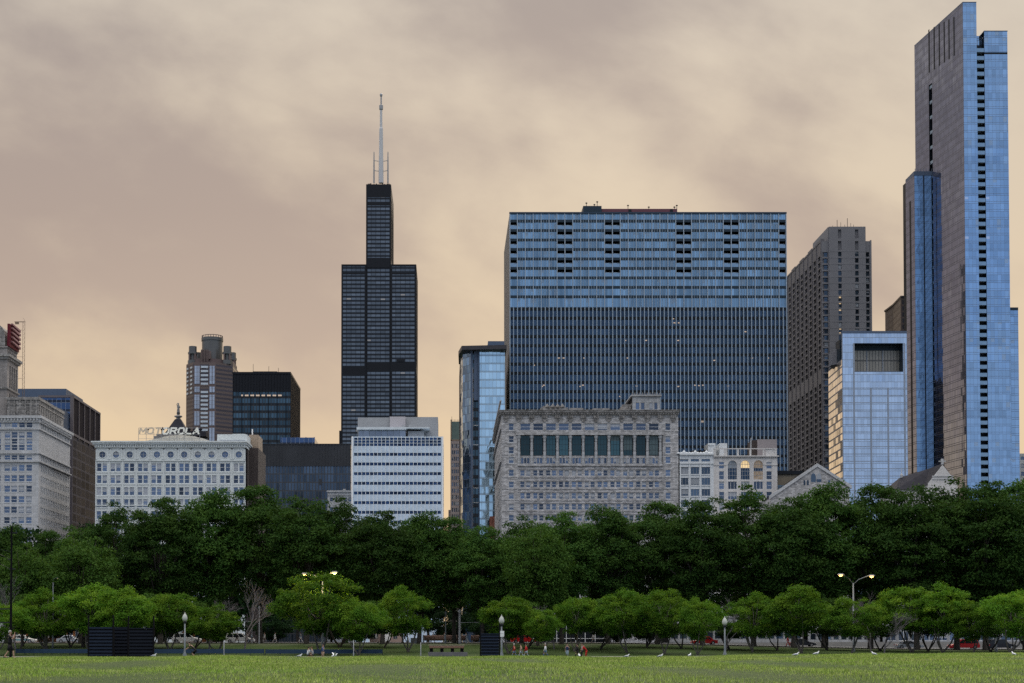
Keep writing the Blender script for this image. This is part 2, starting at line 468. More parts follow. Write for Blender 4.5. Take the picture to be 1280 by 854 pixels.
# ---- A: cream hotel block with stepped tower -----------------------------------------------------
D = 520; F = front(-60, 48.5, D, 560); xR = F.B.x; Db = D + 43
R = empty('stone_hotel', (xR - 10, D, 0), 'pale limestone hotel with a stepped tower carrying a red rooftop sign, at the frame edge', 'building')
S_ = Fac((xR, D + .4), (xR, Db))
mb = MB(); zt = Z(520, D)
mb.box(F.A.x, xR - .4, D + .4, Db, -1, zt - .6, 1)
cols = [(F.s(u) - 1.0, F.s(u) + 1.0) for u in (-30.6, -21.3, -12, -2.6, 9.2, 18, 27.2, 36.6)]
rw = rows_v(D, [(527.5, 534.5), (569, 575)] + [(581 + 13.1 * i, 589 + 13.1 * i) for i in range(12)])
tall = rows_v(D, [(540, 547.5), (548.5, 555), (556, 563)])
grid(mb, F, cols, rw + tall, -1, zt - .5)
sc = spans(2, S_.L - 1, 17, 1.35)
rs = rows_v(D, [(527.5, 534.5), (569, 575)] + [(581 + 13.1 * i, 589 + 13.1 * i) for i in range(12)])
grid(mb, S_, sc, rs, -1, zt - .5)
for v0, v1, o in ((566, 567.2, .5), (576.2, 577.8, .7), (536, 537.2, .5)):
    mb.box(F.A.x, xR + o, D - o, Db - .01, Z(v1, D), Z(v0, D))
mb.build('wall', ['limestone_pale', 'black'], R)
mb = MB()
mb.box(F.A.x, xR + 1.1, D - 1.1, Db + 1, zt - .9, zt); mb.box(F.A.x, xR + .5, D - .5, Db + .5, zt - 2.3, zt - .9)
for s in np.arange(.5, F.L - .3, 1.1): mb.fb(F, s, s + .5, zt - 1.7, zt - .9, .5, .95)
for s in np.arange(.5, S_.L - .3, 1.1): mb.fb(S_, s, s + .5, zt - 1.7, zt - .9, .5, .95)
mb.build('cornice', 'limestone_pale', R)
W = Windows(R, ('win_blue', 'frame_white')); W.grid(F, cols, rw, style='sl'); W.grid(F, cols, tall, style='s'); W.grid(S_, sc, rs, style='s'); W.done()
# carved attic storey
mb = MB(); xa, xb = X(9, D + 3, 500), X(59.5, D + 3, 500); za = Z(496.5, D + 3)
xa2 = xR - 1.0
mb.box(xa, xa2, D + 3, Db - 6, zt - .6, za - 1)
mb.box(xa - .4, xa2 + .4, D + 2.6, Db - 5.6, za - 1, za); mb.box(xa - .3, xa2 + .3, D + 2.7, Db - 5.7, Z(506, D + 3), Z(504.5, D + 3))
for s in np.arange(.4, xa2 - xa - .8, 1.9):
    mb.box(xa + s, xa + s + .5, D + 2.75, D + 3, zt - .6, za - 1)
    mb.box(xa + s + .75, xa + s + 1.5, D + 2.85, D + 3, zt + 1.2, zt + 2.1); mb.box(xa + s + .75, xa + s + 1.5, D + 2.85, D + 3, za - 2.2, za - 1.3)
for s in np.arange(1, Db - D - 11, 2.4): mb.box(xa2, xa2 + .22, D + 3 + s, D + 3.8 + s, zt - .6, za - 1)
mb.build('attic', 'stone_weathered', R)
# tower
T0 = D + 6; xt = X(8.6, T0, 470); Tb = T0 + (X(23, 1, 470) and 0) + 0
Tb = T0 * (8.6 - CX) / (22.6 - CX)
TF = Fac((X(-60, T0, 470), T0), (xt, T0)); TS = Fac((xt, T0 + .4), (xt, Tb))
mb = MB(); zc = Z(446, T0)
mb.box(TF.A.x, xt - .4, T0 + .4, Tb, zt - 1, zc - .3, 1)
grid(mb, TF, spans(1, TF.L - 4, 4, 1.6), [(Z(482, T0), Z(452, T0))], zt - 1, zc)
cs = spans(2.2, TS.L - 1.0, 4, TS.L * .11)
grid(mb, TS, cs, [(Z(483, T0), Z(455, T0)), (Z(497, T0), Z(490, T0))], zt - 1, zc)
mb.build('tower_wall', ['limestone_brown', 'black'], R)
mb = MB()
mb.box(TF.A.x, xt + 1.2, T0 - 1.2, Tb + 1.2, zc, zc + .9); mb.box(TF.A.x, xt + .7, T0 - .7, Tb + .7, zc - .8, zc)
mb.box(TF.A.x, xt + .5, T0 - .5, Tb + .5, Z(486, T0), Z(484, T0))
mb.build('tower_cornice', 'stone_weathered', R)
W = Windows(R, ('win_dark', 'frame_dark')); W.grid(TF, spans(1, TF.L - 4, 4, 1.6), [(Z(482, T0), Z(452, T0))]); W.grid(TS, cs, [(Z(483, T0), Z(455, T0)), (Z(497, T0), Z(490, T0))]); W.done()
LF = Fac((TF.A.x, T0 + 1), (xt - .3, T0 + 1)); LS = Fac((xt - .3, T0 + 1.4), (xt - .3, Tb - .5)); zl = Z(434, T0)
mb = MB(); mb.box(LF.A.x, xt - .7, T0 + 1.4, Tb - .5, zc + .9, zl - .2, 1)
lc = spans(1.2, LS.L - .5, 6, LS.L * .09)
grid(mb, LF, spans(1, LF.L - 1.6, 6, .9), [(zc + 1.6, zl - 1)], zc + .9, zl); grid(mb, LS, lc, [(zc + 1.6, zl - 1)], zc + .9, zl)
mb.box(LF.A.x, xt, T0 + .6, Tb - .2, zl, zl + .5)
mb.build('lantern', ['limestone_brown', 'black'], R)
mb = MB()   # arched metal-clad crown beside the sign
zz = zl + .5
for i in range(8):
    an0, an1 = PI * i / 8, PI * (i + 1) / 8; r = 5.2; cxx = xt - 6.5
    mb.quad((cxx + r * math.cos(an0), T0 + 2, zz + 4 + r * math.sin(an0) * .9), (cxx + r * math.cos(an0), Tb - 1.5, zz + 4 + r * math.sin(an0) * .9),
            (cxx + r * math.cos(an1), Tb - 1.5, zz + 4 + r * math.sin(an1) * .9), (cxx + r * math.cos(an1), T0 + 2, zz + 4 + r * math.sin(an1) * .9))
    mb.face([(cxx, T0 + 2, zz + 4), (cxx + r * math.cos(an0), T0 + 2, zz + 4 + r * math.sin(an0) * .9), (cxx + r * math.cos(an1), T0 + 2, zz + 4 + r * math.sin(an1) * .9)])
mb.box(cxx - 5.2, cxx + 5.2, T0 + 2, Tb - 1.5, zz, zz + 4)
mb.build('crown_roof', 'stone_weathered', R)
# red sign on the tower, facing the side street (its raised letter seen edge-on)
plain('sign_red', (.10, .006, .016), .6, 0, .15, .3)
plain('sign_edge', (.26, .13, .14), .6)
RS = empty('rooftop_sign', (xt, T0 + 3, zl), 'large dark red rooftop sign with raised white edged strokes, seen edge-on', 'sign')
mb = MB(); x0s = xt - .2; zb, ztp = Z(440, T0), Z(404, T0); yb = Tb - 1
mb.box(x0s, x0s + .8, T0 + .8, yb, zl + .5, ztp); mb.build('panel', 'sign_red', RS)
mb = MB()
h = ztp - zl - .5
for q in (.16, .36, .56, .76, .93): 
    zq = zl + .5 + h * q
    mb.hexa([(x0s + .8, T0 + 2.2, zq + .4), (x0s + 1.5, T0 + 2.2, zq + .4), (x0s + 1.5, yb - .3, zq - .3), (x0s + .8, yb - .3, zq - .3),
             (x0s + .8, T0 + 2.2, zq + .9), (x0s + 1.5, T0 + 2.2, zq + .9), (x0s + 1.5, yb - .3, zq + .5), (x0s + .8, yb - .3, zq + .5)])
mb.build('stroke', 'sign_edge', RS)
# scaffold mast
SM = empty('lattice_mast', (X(29, 540), 540, zt), 'thin rust coloured lattice mast with a short top arm beside the red sign', 'mast')
mb = MB(); xm = X(28.2, 545, 450); z0m, z1m = za - 3, Z(402, 545)
for dx in (0, .75): mb.tube([(xm + dx, 545, z0m), (xm + dx, 545, z1m)], .07, 5)
for zq in np.arange(z0m, z1m, 1.6): mb.tube([(xm, 545, zq), (xm + .75, 545, zq + .8)], .04, 4); mb.tube([(xm + .75, 545, zq + .8), (xm, 545, zq + 1.6)], .04, 4)
plain('rust', (.22, .16, .12), .8); mb.build('pole', 'rust', SM)
mb = MB(); mb.box(xm - 3, xm + .9, 544.9, 545.1, z1m - .25, z1m); mb.box(xm - 2.8, xm - 1.4, 544.9, 545.1, z1m - 1.0, z1m - .3)
for zz_ in (Z(412.5, 545), Z(446, 545), Z(473, 545)): mb.box(xm - 2.5, xm, 544.95, 545.05, zz_ - .08, zz_)
mb.build('arm', 'rust', SM)

# ---- B: dark slab ---------------------------------------------------------------------------------
D = 640; F = front(48, 91.5, D, 500); xR = F.B.x; Db = 690; zt = Z(497, D)
R = empty('dark_office_slab', (xR - 8, D, 0), 'dark navy and brown office slab with a rooftop box behind the stone hotel', 'building')
curtain('navy_glass', (.06, .10, .19), (.20, .24, .31), 1.9, 3.9, .16, .10, .3, (.015, .02, .035), .85, .08, .015, .4)
curtain('brown_grid', (.016, .017, .026), (.070, .066, .078), 7.8, 3.9, .9, .8, 0, (0, 0, 0), .0, .35, .02, .5)
plain('bronze_panel', (.020, .017, .022), .85, 0, .1, spec=.03)
plain('blue_metal', (.085, .115, .175), .5, .3, .05)
mb = MB(); mb.box(F.A.x, xR - .3, D + .3, Db - .3, -1, zt, 0)
mb.fq(F, 0, F.L, -1, zt, -.25, 0)
S_ = Fac((xR, D), (xR, Db)); mb.fq(S_, 0, S_.L, -1, Z(543, D), -.28, 1)
mb.build('wall', ['navy_glass', 'brown_grid'], R)
mb = MB(); zl = Z(541, D)
for i in range(6): s = i * (S_.L - .8) / 5; mb.fb(S_, s, s + .8, zl - 2, zt, -.29, .15)
mb.fb(S_, 0, S_.L, zl - 1, zl, -.29, .1); mb.fb(S_, 0, S_.L, zt, zt + .9, -.3, .2); mb.fb(F, 0, F.L, zt, zt + .9, -.3, .2)
mb.fb(F, F.L - 1.2, F.L, -1, zt, -.2, .18)
mb.build('frame', 'granite_pinkish', R)
mb = MB(); 
for i in range(5):
    s0 = i * (S_.L - .8) / 5 + .8; mb.fb(S_, s0, s0 + (S_.L - .8) / 5 - .8, zl, zt, -.29, -.1)
mb.build('louvre_panel', 'bronze_panel', R)
P_ = X(48.5, D + 6, 490), X(82.6, D + 6, 490)
roofbox('penthouse', R, P_[0] - 20, P_[1], D + 6, Db - 14, zt, Z(486, D + 6), 'blue_metal')
D2 = 625; b = roofbox('stair_box', R, X(61, D2, 515), X(75, D2, 515), D2, D - .05, 40, Z(510, D2), 'blue_metal')

# ---- C: white terracotta block ------------------------------------------------------------------
D = 525; F = front(119.6, 307, D, 560); xL, xR = F.A.x, F.B.x; Db = 560; zt = Z(552, D)
R = empty('terracotta_block', ((xL + xR) / 2, D, 0), 'white terracotta block with a row of round windows under its cornice', 'building')
n = 11; p = F.L / n
cols = []
for i in range(n): c = p * (i + .5) - (.15 if i < 5 else 0); cols += [(c - 1.75, c - .17), (c + .17, c + 1.75)]
rw = rows_v(D, [(579.3 + 14.9 * i, 589.3 + 14.9 * i) for i in range(13)])
mb = MB(); mb.box(xL, xR - .02, D + .4, Db, -1, zt - .7, 1)
zf0, zf1 = Z(575.5, D), Z(560.5, D)
grid(mb, F, cols, rw, -1, zf0)
# frieze with round openings
zc = (Z(568.4, D)); r = 1.12
for i in range(n):
    c = p * (i + .5); a0, a1 = p * i, p * (i + 1)
    pts = []
    K = 20
    for j in range(K):
        t0, t1 = 2 * PI * j / K, 2 * PI * (j + 1) / K
        P = lambda s, z, o=0: (F.A.x + s, D - o, z)
        def edge(t):
            ct, s_ = math.cos(t), math.sin(t); kx = (p / 2) / abs(ct) if abs(ct) > 1e-6 else 1e9
            kz = ((zf1 - zc) if s_ > 0 else (zc - zf0)) / abs(s_) if abs(s_) > 1e-6 else 1e9
            k_ = min(kx, kz); return c + ct * k_, zc + s_ * k_
        e0, e1 = edge(t0), edge(t1)
        c0, c1 = (c + r * math.cos(t0), zc + r * math.sin(t0)), (c + r * math.cos(t1), zc + r * math.sin(t1))
        uvf = lambda q: (q[0], q[1])
        mb.face([P(*c0), P(*e0), P(*e1), P(*c1)], 0, [uvf(c0), uvf(e0), uvf(e1), uvf(c1)])
        mb.face([P(*c1), P(*c1, -.35), P(*c0, -.35), P(*c0)], 0)
        # raised ring
        q0, q1 = (c + (r + .3) * math.cos(t0), zc + (r + .3) * math.sin(t0)), (c + (r + .3) * math.cos(t1), zc + (r + .3) * math.sin(t1))
        mb.face([P(*c0, .12), P(*q0, .12), P(*q1, .12), P(*c1, .12)], 0); mb.face([P(*q0, .12), P(*q0), P(*q1), P(*q1, .12)], 0); mb.face([P(*c1, .12), P(*c1), P(*c0), P(*c0, .12)], 0)
    for dx in (-p / 2 + .25, p / 2 - .75):
        mb.fb(F, c + dx, c + dx + .5, zf0 + .3, zf1 - .2, .002, .14)
for s in [p * i for i in range(n + 1)]:
    mb.fb(F, max(0, s - .22), min(F.L, s + .22), -1, zf0 - .3, .002, .22)
for q in rw: mb.fb(F, 0, F.L, q[0] - .5, q[0] - .2, .003, .16)
mb.fb(F, 0, F.L, zf0 - .3, zf0 + .05, .003, .4); mb.fb(F, 0, F.L, zf1, zf1 + .3, .003, .3)
mb.fb(F, 0, F.L, Z(632.5, D), Z(631, D), .003, .35)
mb.build('wall', ['terracotta_white', 'black'], R)
mb = MB(); mb.box(xL - .9, xR + .5, D - 1.2, Db, Z(556, D), zt - .5); mb.box(xL - 1.3, xR + .8, D - 1.7, Db, zt - .5, zt)
mb.box(xL - .3, xR + .2, D - .5, Db, zf1 + .3, Z(556, D))
for s in np.arange(.2, F.L - .3, .8): mb.fb(F, s, s + .35, zf1 + .35, Z(556, D) - .003, .5, .85)
mb.build('cornice', 'terracotta_white', R)
mb = MB(); mb.box(xR - .015, xR + .25, D + 3.5, Db, -1, zt - 2.4, 0); mb.build('brick_flank', 'brick_brown', R)
W = Windows(R, ('win_blue', 'frame_white')); W.grid(F, cols, rw, style='s'); W.done()
for i in range(n):
    b = MB(); c = p * (i + .5); K = 20
    b.face([(F.A.x + c + r * math.cos(2 * PI * j / K), D + .3, zc + r * math.sin(2 * PI * j / K)) for j in range(K)], 0, [(.5 + .5 * math.cos(2 * PI * j / K), .5 + .5 * math.sin(2 * PI * j / K)) for j in range(K)])
    b.box(F.A.x + c - .06, F.A.x + c + .06, D + .24, D + .29, zc - r, zc + r, 1); b.box(F.A.x + c - r, F.A.x + c + r, D + .22, D + .285, zc - .06, zc + .06, 1)
    b.build('round_window', ['win_blue', 'frame_grey'], R)
# rooftop: skylight vault, white box, tan brick stair towers
plain('skylight', (.52, .50, .46), .5, 0, .1, 1.5)
mb = MB(); ya = D + 4
xs = [X(u, ya, 548) for u in (178, 196, 210, 224, 240, 254, 264)]; zs = [Z(v, ya) for v in (552, 548.5, 545, 543.8, 545, 548.3, 552)]
for i in range(6):
    mb.quad((xs[i], ya, zs[i]), (xs[i + 1], ya, zs[i + 1]), (xs[i + 1], ya + 22, zs[i + 1]), (xs[i], ya + 22, zs[i]))
    mb.quad((xs[i], ya, zt - .6), (xs[i + 1], ya, zt - .6), (xs[i + 1], ya, zs[i + 1]), (xs[i], ya, zs[i]))
for k_ in range(14):
    xk = xs[0] + (xs[-1] - xs[0]) * (k_ + .5) / 14; j = max(i for i in range(6) if xs[i] <= xk); f_ = (xk - xs[j]) / (xs[j + 1] - xs[j]); zk = zs[j] + (zs[j + 1] - zs[j]) * f_
    mb.tube([(xk, ya - .05, zt - .6), (xk, ya - .05, zk + .08), (xk, ya + 22, zk + .08)], .06, 4)
mb.build('skylight', 'skylight', R)
y1 = D + 1.8
mb = MB(); mb.box(X(271.5, y1, 547), X(308.5, y1, 547), y1, y1 + 14, zt - .5, Z(543, y1)); mb.box(X(274, y1, 547) , X(306.5, y1, 547), y1 - .02, y1, Z(551, y1), Z(549.9, y1), 1)
mb.box(X(290, y1 + 2, 547), X(306, y1 + 2, 547), y1 + 3, y1 + 12, Z(543, y1), Z(541, y1))
mb.build('penthouse', ['terracotta_white', 'win_blue'], R)
BT = empty('brick_stair_tower', (xR + 2, D + 20, 0), 'brown brick block with a tan stair tower against the terracotta block', 'building')
mb = MB(); xq = xR + .27; mb.box(xq, xq + 3.1, D + 8, D + 30, -1, Z(560, D + 8)); mb.build('wall', 'brick_brown', BT)
mb = MB(); mb.box(X(311, D + 12, 550), X(323, D + 12, 550), D + 12, D + 24, 40, Z(543.6, D + 12)); mb.build('stair_tower', 'brick_tan', BT)
mb = MB(); xp = X(315.5, D + 13, 540); mb.tube([(xp, D + 13, Z(546, D + 13)), (xp, D + 13, Z(536.5, D + 13))], .22, 6); mb.build('pipe', 'white_paint', BT)

# ---- rooftop letters ------------------------------------------------------------------------------
plain('sign_white', (.80, .80, .74), .4, 0, .03); plain('sign_cream', (.62, .52, .40), .6, 0, .1)
GL = {  # strokes in a unit box, drawn as thick boxes
 'M': [[(0, 0), (0, 1), (.5, .35), (1, 1), (1, 0)]], 'O': [[(.2, 0), (.8, 0), (1, .25), (1, .75), (.8, 1), (.2, 1), (0, .75), (0, .25), (.2, 0)]],
 'T': [[(0, 1), (1, 1)], [(.5, 1), (.5, 0)]], 'R': [[(0, 0), (0, 1), (.8, 1), (1, .8), (.8, .5), (0, .5)], [(.5, .5), (1, 0)]],
 'L': [[(0, 1), (0, 0), (.95, 0)]], 'A': [[(0, 0), (.5, 1), (1, 0)], [(.2, .36), (.8, .36)]]}
RS = empty('rooftop_letters', (X(210, D), D + 1, zt), 'white slanted MOTOROLA rooftop letters on a thin frame over the terracotta cornice', 'sign')
ys = D + .9; x0 = X(173.5, ys, 540); x1 = X(250, ys, 540); zb = Z(542.3, ys); lh = Z(535.3, ys) - zb; word = 'MOTOROLA'
lw = (x1 - x0) / len(word)
for i, ch in enumerate(word):
    mb = MB(); bw_ = lw * (.70 if ch != 'M' else .80); ox = x0 + lw * i + .12 * lw - (.1 if ch == 'M' else 0)
    for st in GL[ch]:
        for (a0, b0), (a1, b1) in zip(st, st[1:]):
            A_ = Vector((ox + a0 * bw_ + .28 * lh * b0 * .8, zb + b0 * lh)); B_ = Vector((ox + a1 * bw_ + .28 * lh * b1 * .8, zb + b1 * lh))
            dd = (B_ - A_).normalized(); nn = Vector((-dd.y, dd.x)) * .27; A_ -= dd * .15; B_ += dd * .15
            q = [A_ - nn, B_ - nn, B_ + nn, A_ + nn]; dy = .002 * (hash((i, a0, b0)) % 7)
            for pz in (0,):
                f_ = [(v_.x, ys - .25 - dy, v_.y) for v_ in q]; g_ = [(v_.x, ys - dy, v_.y) for v_ in q]
                mb.face(f_); mb.face(g_[::-1])
                for a_ in range(4): mb.face([f_[a_], g_[a_], g_[(a_ + 1) % 4], f_[(a_ + 1) % 4]])
    mb.build('letter', 'sign_cream' if i < 3 else 'sign_white', RS)
mb = MB()
for i in range(9): xx = x0 - .1 + (x1 - x0) * i / 8; mb.tube([(xx, ys + .15, zt - .2), (xx, ys + .15, zb + (lh if i == 0 else .3))], .07, 4)
for zz in (zb - .15, zb - 1.7, zb + lh + .1): mb.tube([(x0 - .1, ys + .15, zz), (x1, ys + .15, zz)], .06, 4)
mb.build('frame', 'metal_grey', RS)

# ---- pyramid-roofed tower with a statue finial ---------------------------------------------------
D = 640
R = empty('pyramid_roof_tower', (X(217, D), D + 15, 0), 'dark stone tower with a pyramid roof and statue finial behind the white rooftop letters', 'building')
xc = X(218.6, D, 540)
mb = MB(); mb.box(xc - 9, xc + 9, D, D + 22, -1, Z(545, D)); 
mb.box(xc - 8, xc + 8, D + 1, D + 20, Z(545, D), Z(542, D)); mb.build('wall', 'stone_weathered', R)
mb = MB(); zb, zt_ = Z(542, D), Z(524.5, D + 8); hw, tw = 4.6, 1.3; yc = D + 8
pr = [(5.2, 0), (4.0, .28), (3.0, .55), (2.0, .8), (1.2, 1)]
for (w0, f0), (w1, f1) in zip(pr, pr[1:]):
    z0_, z1_ = zb + (zt_ - zb) * f0, zb + (zt_ - zb) * f1
    mb.hexa([(xc - w0, yc - w0, z0_), (xc + w0, yc - w0, z0_), (xc + w0, yc + w0, z0_), (xc - w0, yc + w0, z0_), (xc - w1, yc - w1, z1_), (xc + w1, yc - w1, z1_), (xc + w1, yc + w1, z1_), (xc - w1, yc + w1, z1_)])
for dx in (-5.6, 5.6, 8.2, 10.5): mb.lathe((xc + dx, D + 2, zb), [(.5, 0), (.5, 1.6), (.8, 1.9), (.8, 2.3), (.15, 3)], 8)
mb.box(xc + 4.5, xc + 13, D + 1, D + 10, zb - 1, zb + 1.2)
mb.build('roof', 'slate_roof', R)
mb = MB(); z0_ = zt_
mb.lathe((xc, yc, z0_), [(1.1, 0), (.8, .7), (1.7, 1.1), (1.7, 1.5), (.6, 1.9), (.55, 2.3)], 10)
mb.build('pedestal', 'stone_weathered', R)
mb = MB(); z1_ = z0_ + 2.3; hh = Z(503.8, yc) - z1_
mb.lathe((xc, yc, z1_), [(.75, 0), (.62, hh * .3), (.50, hh * .5), (.62, hh * .66), (.66, hh * .74), (.25, hh * .80), (.30, hh * .86), (.34, hh * .92), (.2, hh * .99), (.05, hh)], 10)
mb.tube([(xc + .5, yc - .1, z1_ + hh * .72), (xc + .75, yc - .4, z1_ + hh * .55), (xc + .4, yc - .6, z1_ + hh * .5)], .16, 6)
mb.tube([(xc - .5, yc, z1_ + hh * .72), (xc - .65, yc, z1_ + hh * .88), (xc - .3, yc, z1_ + hh * 1.0)], .14, 6)
mb.build('statue', 'stone_weathered', R, True)

# ---- D: brown tower with drum top -----------------------------------------------------------------
D = 1450
R = empty('drum_top_tower', (X(259, D), D + 25, 0), 'tall brown tower with a cylindrical drum and four small turrets on top', 'building')
curtain('brown_bands', (.065, .052, .058), (.115, .082, .076), 60, 3.9, .01, 2.0, 0, (0, 0, 0), .5, .25, .01, .2)
curtain('pale_strip', (.38, .42, .50), (.17, .14, .14), 5.2, 3.9, .3, .25, 0, (0, 0, 0), .55, .2, .01, .15)
plain('rose_granite', (.135, .10, .10), .6, 0, .1, .1)
plain('drum_glass', (.125, .125, .125), .35, .4, .1, .1)
UX = lambda u: X(u, D, 500)
xl, xr = UX(230), UX(288.8); c0, c1 = UX(241), UX(269.6); zt = Z(453, D)
y1 = D + 12
foot = [(c0, D), (c1, D), (xr, y1), (xr, D + 50), (xl, D + 50), (xl, y1)]
mb = MB(); mb.prism(foot, -1, zt, 0); mb.build('wall', 'brown_bands', R)
FF = Fac((c0, D), (c1, D)); G = Z(482, D)
mb = MB()
s_ = lambda u: UX(u) - c0
zr = [(Z(v1, D), Z(v0, D)) for v0, v1 in ((457.5, 480), (483.5, 490.5), (493.5, 511), (514.5, 532), (535, 560))]
for a, b in ((243.2, 246), (246.6, 249.4), (262, 264.8), (265.6, 268.6)):
    for q in zr: mb.fb(FF, s_(a), s_(b), q[0], q[1], .3, .6)
mb.build('bay_strip', 'pale_strip', R)
plain('band_pale', (.50, .54, .60), .35, .3)
mb = MB()
for k_ in range(21):
    v = 457.5 + 5.25 * k_
    if 481 < v < 484 : continue
    mb.fb(FF, s_(251), s_(260), Z(v + 2.6, D), Z(v, D), .3, .5)
LFc = Fac((xl, y1), (c0, D)); 
for k_ in range(22): 
    v = 458 + 5.2 * k_
    if k_ < 5 or 482 < v < 492: mb.fb(LFc, 1.5, LFc.L * .36, Z(v + 2.4, D), Z(v, D), .2, .5); mb.fb(LFc, LFc.L * .66, LFc.L - 1, Z(v + 2.4, D), Z(v, D), .2, .5)
mb.build('spandrel_band', 'band_pale', R)
mb = MB()
mb.fb(FF, s_(242), s_(249.9), -1, zt, -.2, .25); mb.fb(FF, s_(261.2), s_(269.6), -1, zt, -.2, .25)
mb.fb(FF, 0, FF.L, Z(483.3, D), Z(480.2, D), .25, .28); 
xm, ym = (xl + xr) / 2, D + 25
z0_, z1_ = zt, Z(447, D)
mb.prism([(xl + 1, y1 + 6), (c0 + 3, D + 5), (c1 - 3, D + 5), (xr - 1, y1 + 6), (xr - 1, D + 44), (xl + 1, D + 44)], z0_, z1_)
for k_ in range(5): mb.box(UX(250.5 + 2 * k_), UX(251.6 + 2 * k_), D + 2, D + 6, z1_ - 10, Z(436.5, D))
mb.box(UX(250), UX(262), D + 3, D + 8, Z(448, D), Z(438, D))
mb.build('shoulder', 'rose_granite', R)
mb = MB(); rr = (UX(273) - UX(247)) / 2; zd0, zd1 = z1_, Z(418, D)
mb.lathe((UX(260), ym, 0), [(rr, zd0), (rr, zd1 - 2), (rr + .6, zd1 - 2), (rr + .6, zd1 + 1)], 36)
mb.build('drum', 'drum_glass', R)
mb = MB()
for j in range(24):
    t_ = 2 * PI * j / 24; mb.box(UX(260) + rr * math.cos(t_) - .25, UX(260) + rr * math.cos(t_) + .25, ym + rr * math.sin(t_) - .25, ym + rr * math.sin(t_) + .25, zd1 + 1, zd1 + 3)
mb.tube([(UX(260) + rr * math.cos(2 * PI * j / 32), ym + rr * math.sin(2 * PI * j / 32), zd1 + 3) for j in range(33)], .35, 5)
mb.build('railing', 'rose_granite', R)
for uc, yc in ((238, D + 12), (281.7, D + 12), (238, D + 44), (281.7, D + 44)):
    mb = MB(); xx = UX(uc); r_ = UX(5.0) - UX(0)
    mb.lathe((xx, yc, 0), [(r_ + 1, zt), (r_ + 1, Z(448, D)), (r_ * .72, Z(448, D)), (r_ * .72, Z(440, D)), (r_ + .8, Z(440, D)), (r_ + .8, Z(437.5, D)), (r_, Z(437.5, D)), (r_, Z(430.3, D))], 8)
    mb.build('turret', 'drum_glass', R)
    mb = MB()
    for j in range(4):
        t_ = PI / 4 + PI / 2 * j; mb.box(xx + r_ * math.cos(t_) - .8, xx + r_ * math.cos(t_) + .8, yc + r_ * math.sin(t_) - .8, yc + r_ * math.sin(t_) + .8, Z(448, D), Z(440, D))
    mb.build('turret_column', 'rose_granite', R)
for uc in (272, 277.6):  # open corner columns by the drum
    pass

# ---- E: black tower -------------------------------------------------------------------------------
D = 800; F = front(290.8, 362.8, D, 520); Db = D * 1.066; zt = Z(467.5, D); xR = F.B.x
R = empty('black_office_tower', ((F.A.x + xR) / 2, D, 0), 'black office tower with closely ribbed top floors and dark teal glazing', 'building')
curtain('teal_black', (.050, .085, .110), (.010, .012, .016), 1.55, 3.9, .30, .25, .38, (.010, .012, .015), .85, .08, .012, .5, lit=.004)
plain('black_metal', (.012, .013, .018), .4, .2, .1)
mb = MB(); mb.box(F.A.x + .02, xR - .3, D + .3, Db, -1, zt - .4, 0); S_ = Fac((xR, D), (xR, Db))
mb.fq(F, 0, F.L, -1, Z(490, D), -.2, 0); mb.fq(S_, 0, S_.L, -1, Z(490, D), -.25, 0); mb.build('glass_wall', 'teal_black', R)
mb = MB(); zl = Z(490, D); mb.fb(F, 0, F.L, zl, zt, -.29, -.05); mb.fb(S_, .3, S_.L, -1, zt, -.29, -.05)
for s in np.arange(0, F.L, 1.55): mb.fb(F, s, s + .22, zl - .2, zt, -.045, .5)
for s in np.arange(0, F.L, 4.65): mb.fb(F, s, s + .35, -1, zl - .2, -.045, .4)
for s in np.arange(.3, S_.L, 1.55): mb.fb(S_, s, s + .22, -1, zt, -.045, .3)
mb.box(F.A.x - .3, xR + .3, D - .5, Db, zt, zt + 1)
mb.build('rib', 'black_metal', R)
roofbox('penthouse', R, X(316, D + 10, 470), X(346.5, D + 10, 470), D + 10, Db - 12, zt + 1, Z(464.3, D + 10) , 'black_metal')
mb = MB()
for u, v in ((336, 458), (316.5, 455), (348, 460)): xx = X(u, D + 14, 465); mb.tube([(xx, D + 14, zt), (xx, D + 14, Z(v, D + 14))], .10, 4)
mb.build('antenna', 'metal_dark', R)
mb = MB(); 
for k_ in range(22):
    if k_ % 3 != 1: mb.fb(F, F.L * (.15 + .032 * k_), F.L * (.15 + .032 * k_) + .9, Z(495.5, D), Z(493.6, D), .41, .45)
plain('lit_ceiling', (.5, .42, .36), .6, emit=(1, .72, .5), es=.28); mb.build('lit_strip', 'lit_ceiling', R)

# ---- F: charcoal low block ------------------------------------------------------------------------
D = 650; F = front(322, 438.5, D, 580); zt = Z(554.8, D)
R = empty('charcoal_block', (X(380, D), D, 0), 'wide charcoal block with fine vertical ribs between the black tower and the white office', 'building')
curtain('charcoal_glass', (.055, .080, .115), (.035, .040, .050), 1.3, 3.6, .35, .5, 0, (0, 0, 0), .7, .15, .02, .5)
plain('charcoal_panel', (.045, .048, .055), .5, .2, .15, .15)
mb = MB(); mb.box(F.A.x, F.B.x, D + .3, D + 50, -1, zt - .4, 0); mb.fq(F, 0, F.L, -1, Z(583, D), -.2, 0); mb.build('glass_wall', 'charcoal_glass', R)
mb = MB(); mb.fb(F, 0, F.L, Z(583, D), zt, -.29, -.05, 0)
for s in np.arange(0, F.L, 1.3): mb.fb(F, s, s + .30, Z(583, D), zt - .3, -.045, .22)
mb.fb(F, 0, F.L, zt - .3, zt, -.3, .3)
mb.fb(F, F.s(399), F.s(402.5), Z(606, D), Z(599, D), -.1, .05)
mb.build('ribbed_panel', 'charcoal_panel', R)
mb = MB(); yy = D + 9; a_, b_ = X(351, yy, 550), X(393, yy, 550); mb.box(a_, b_, yy, yy + 20, zt - .4, Z(547, yy)); 
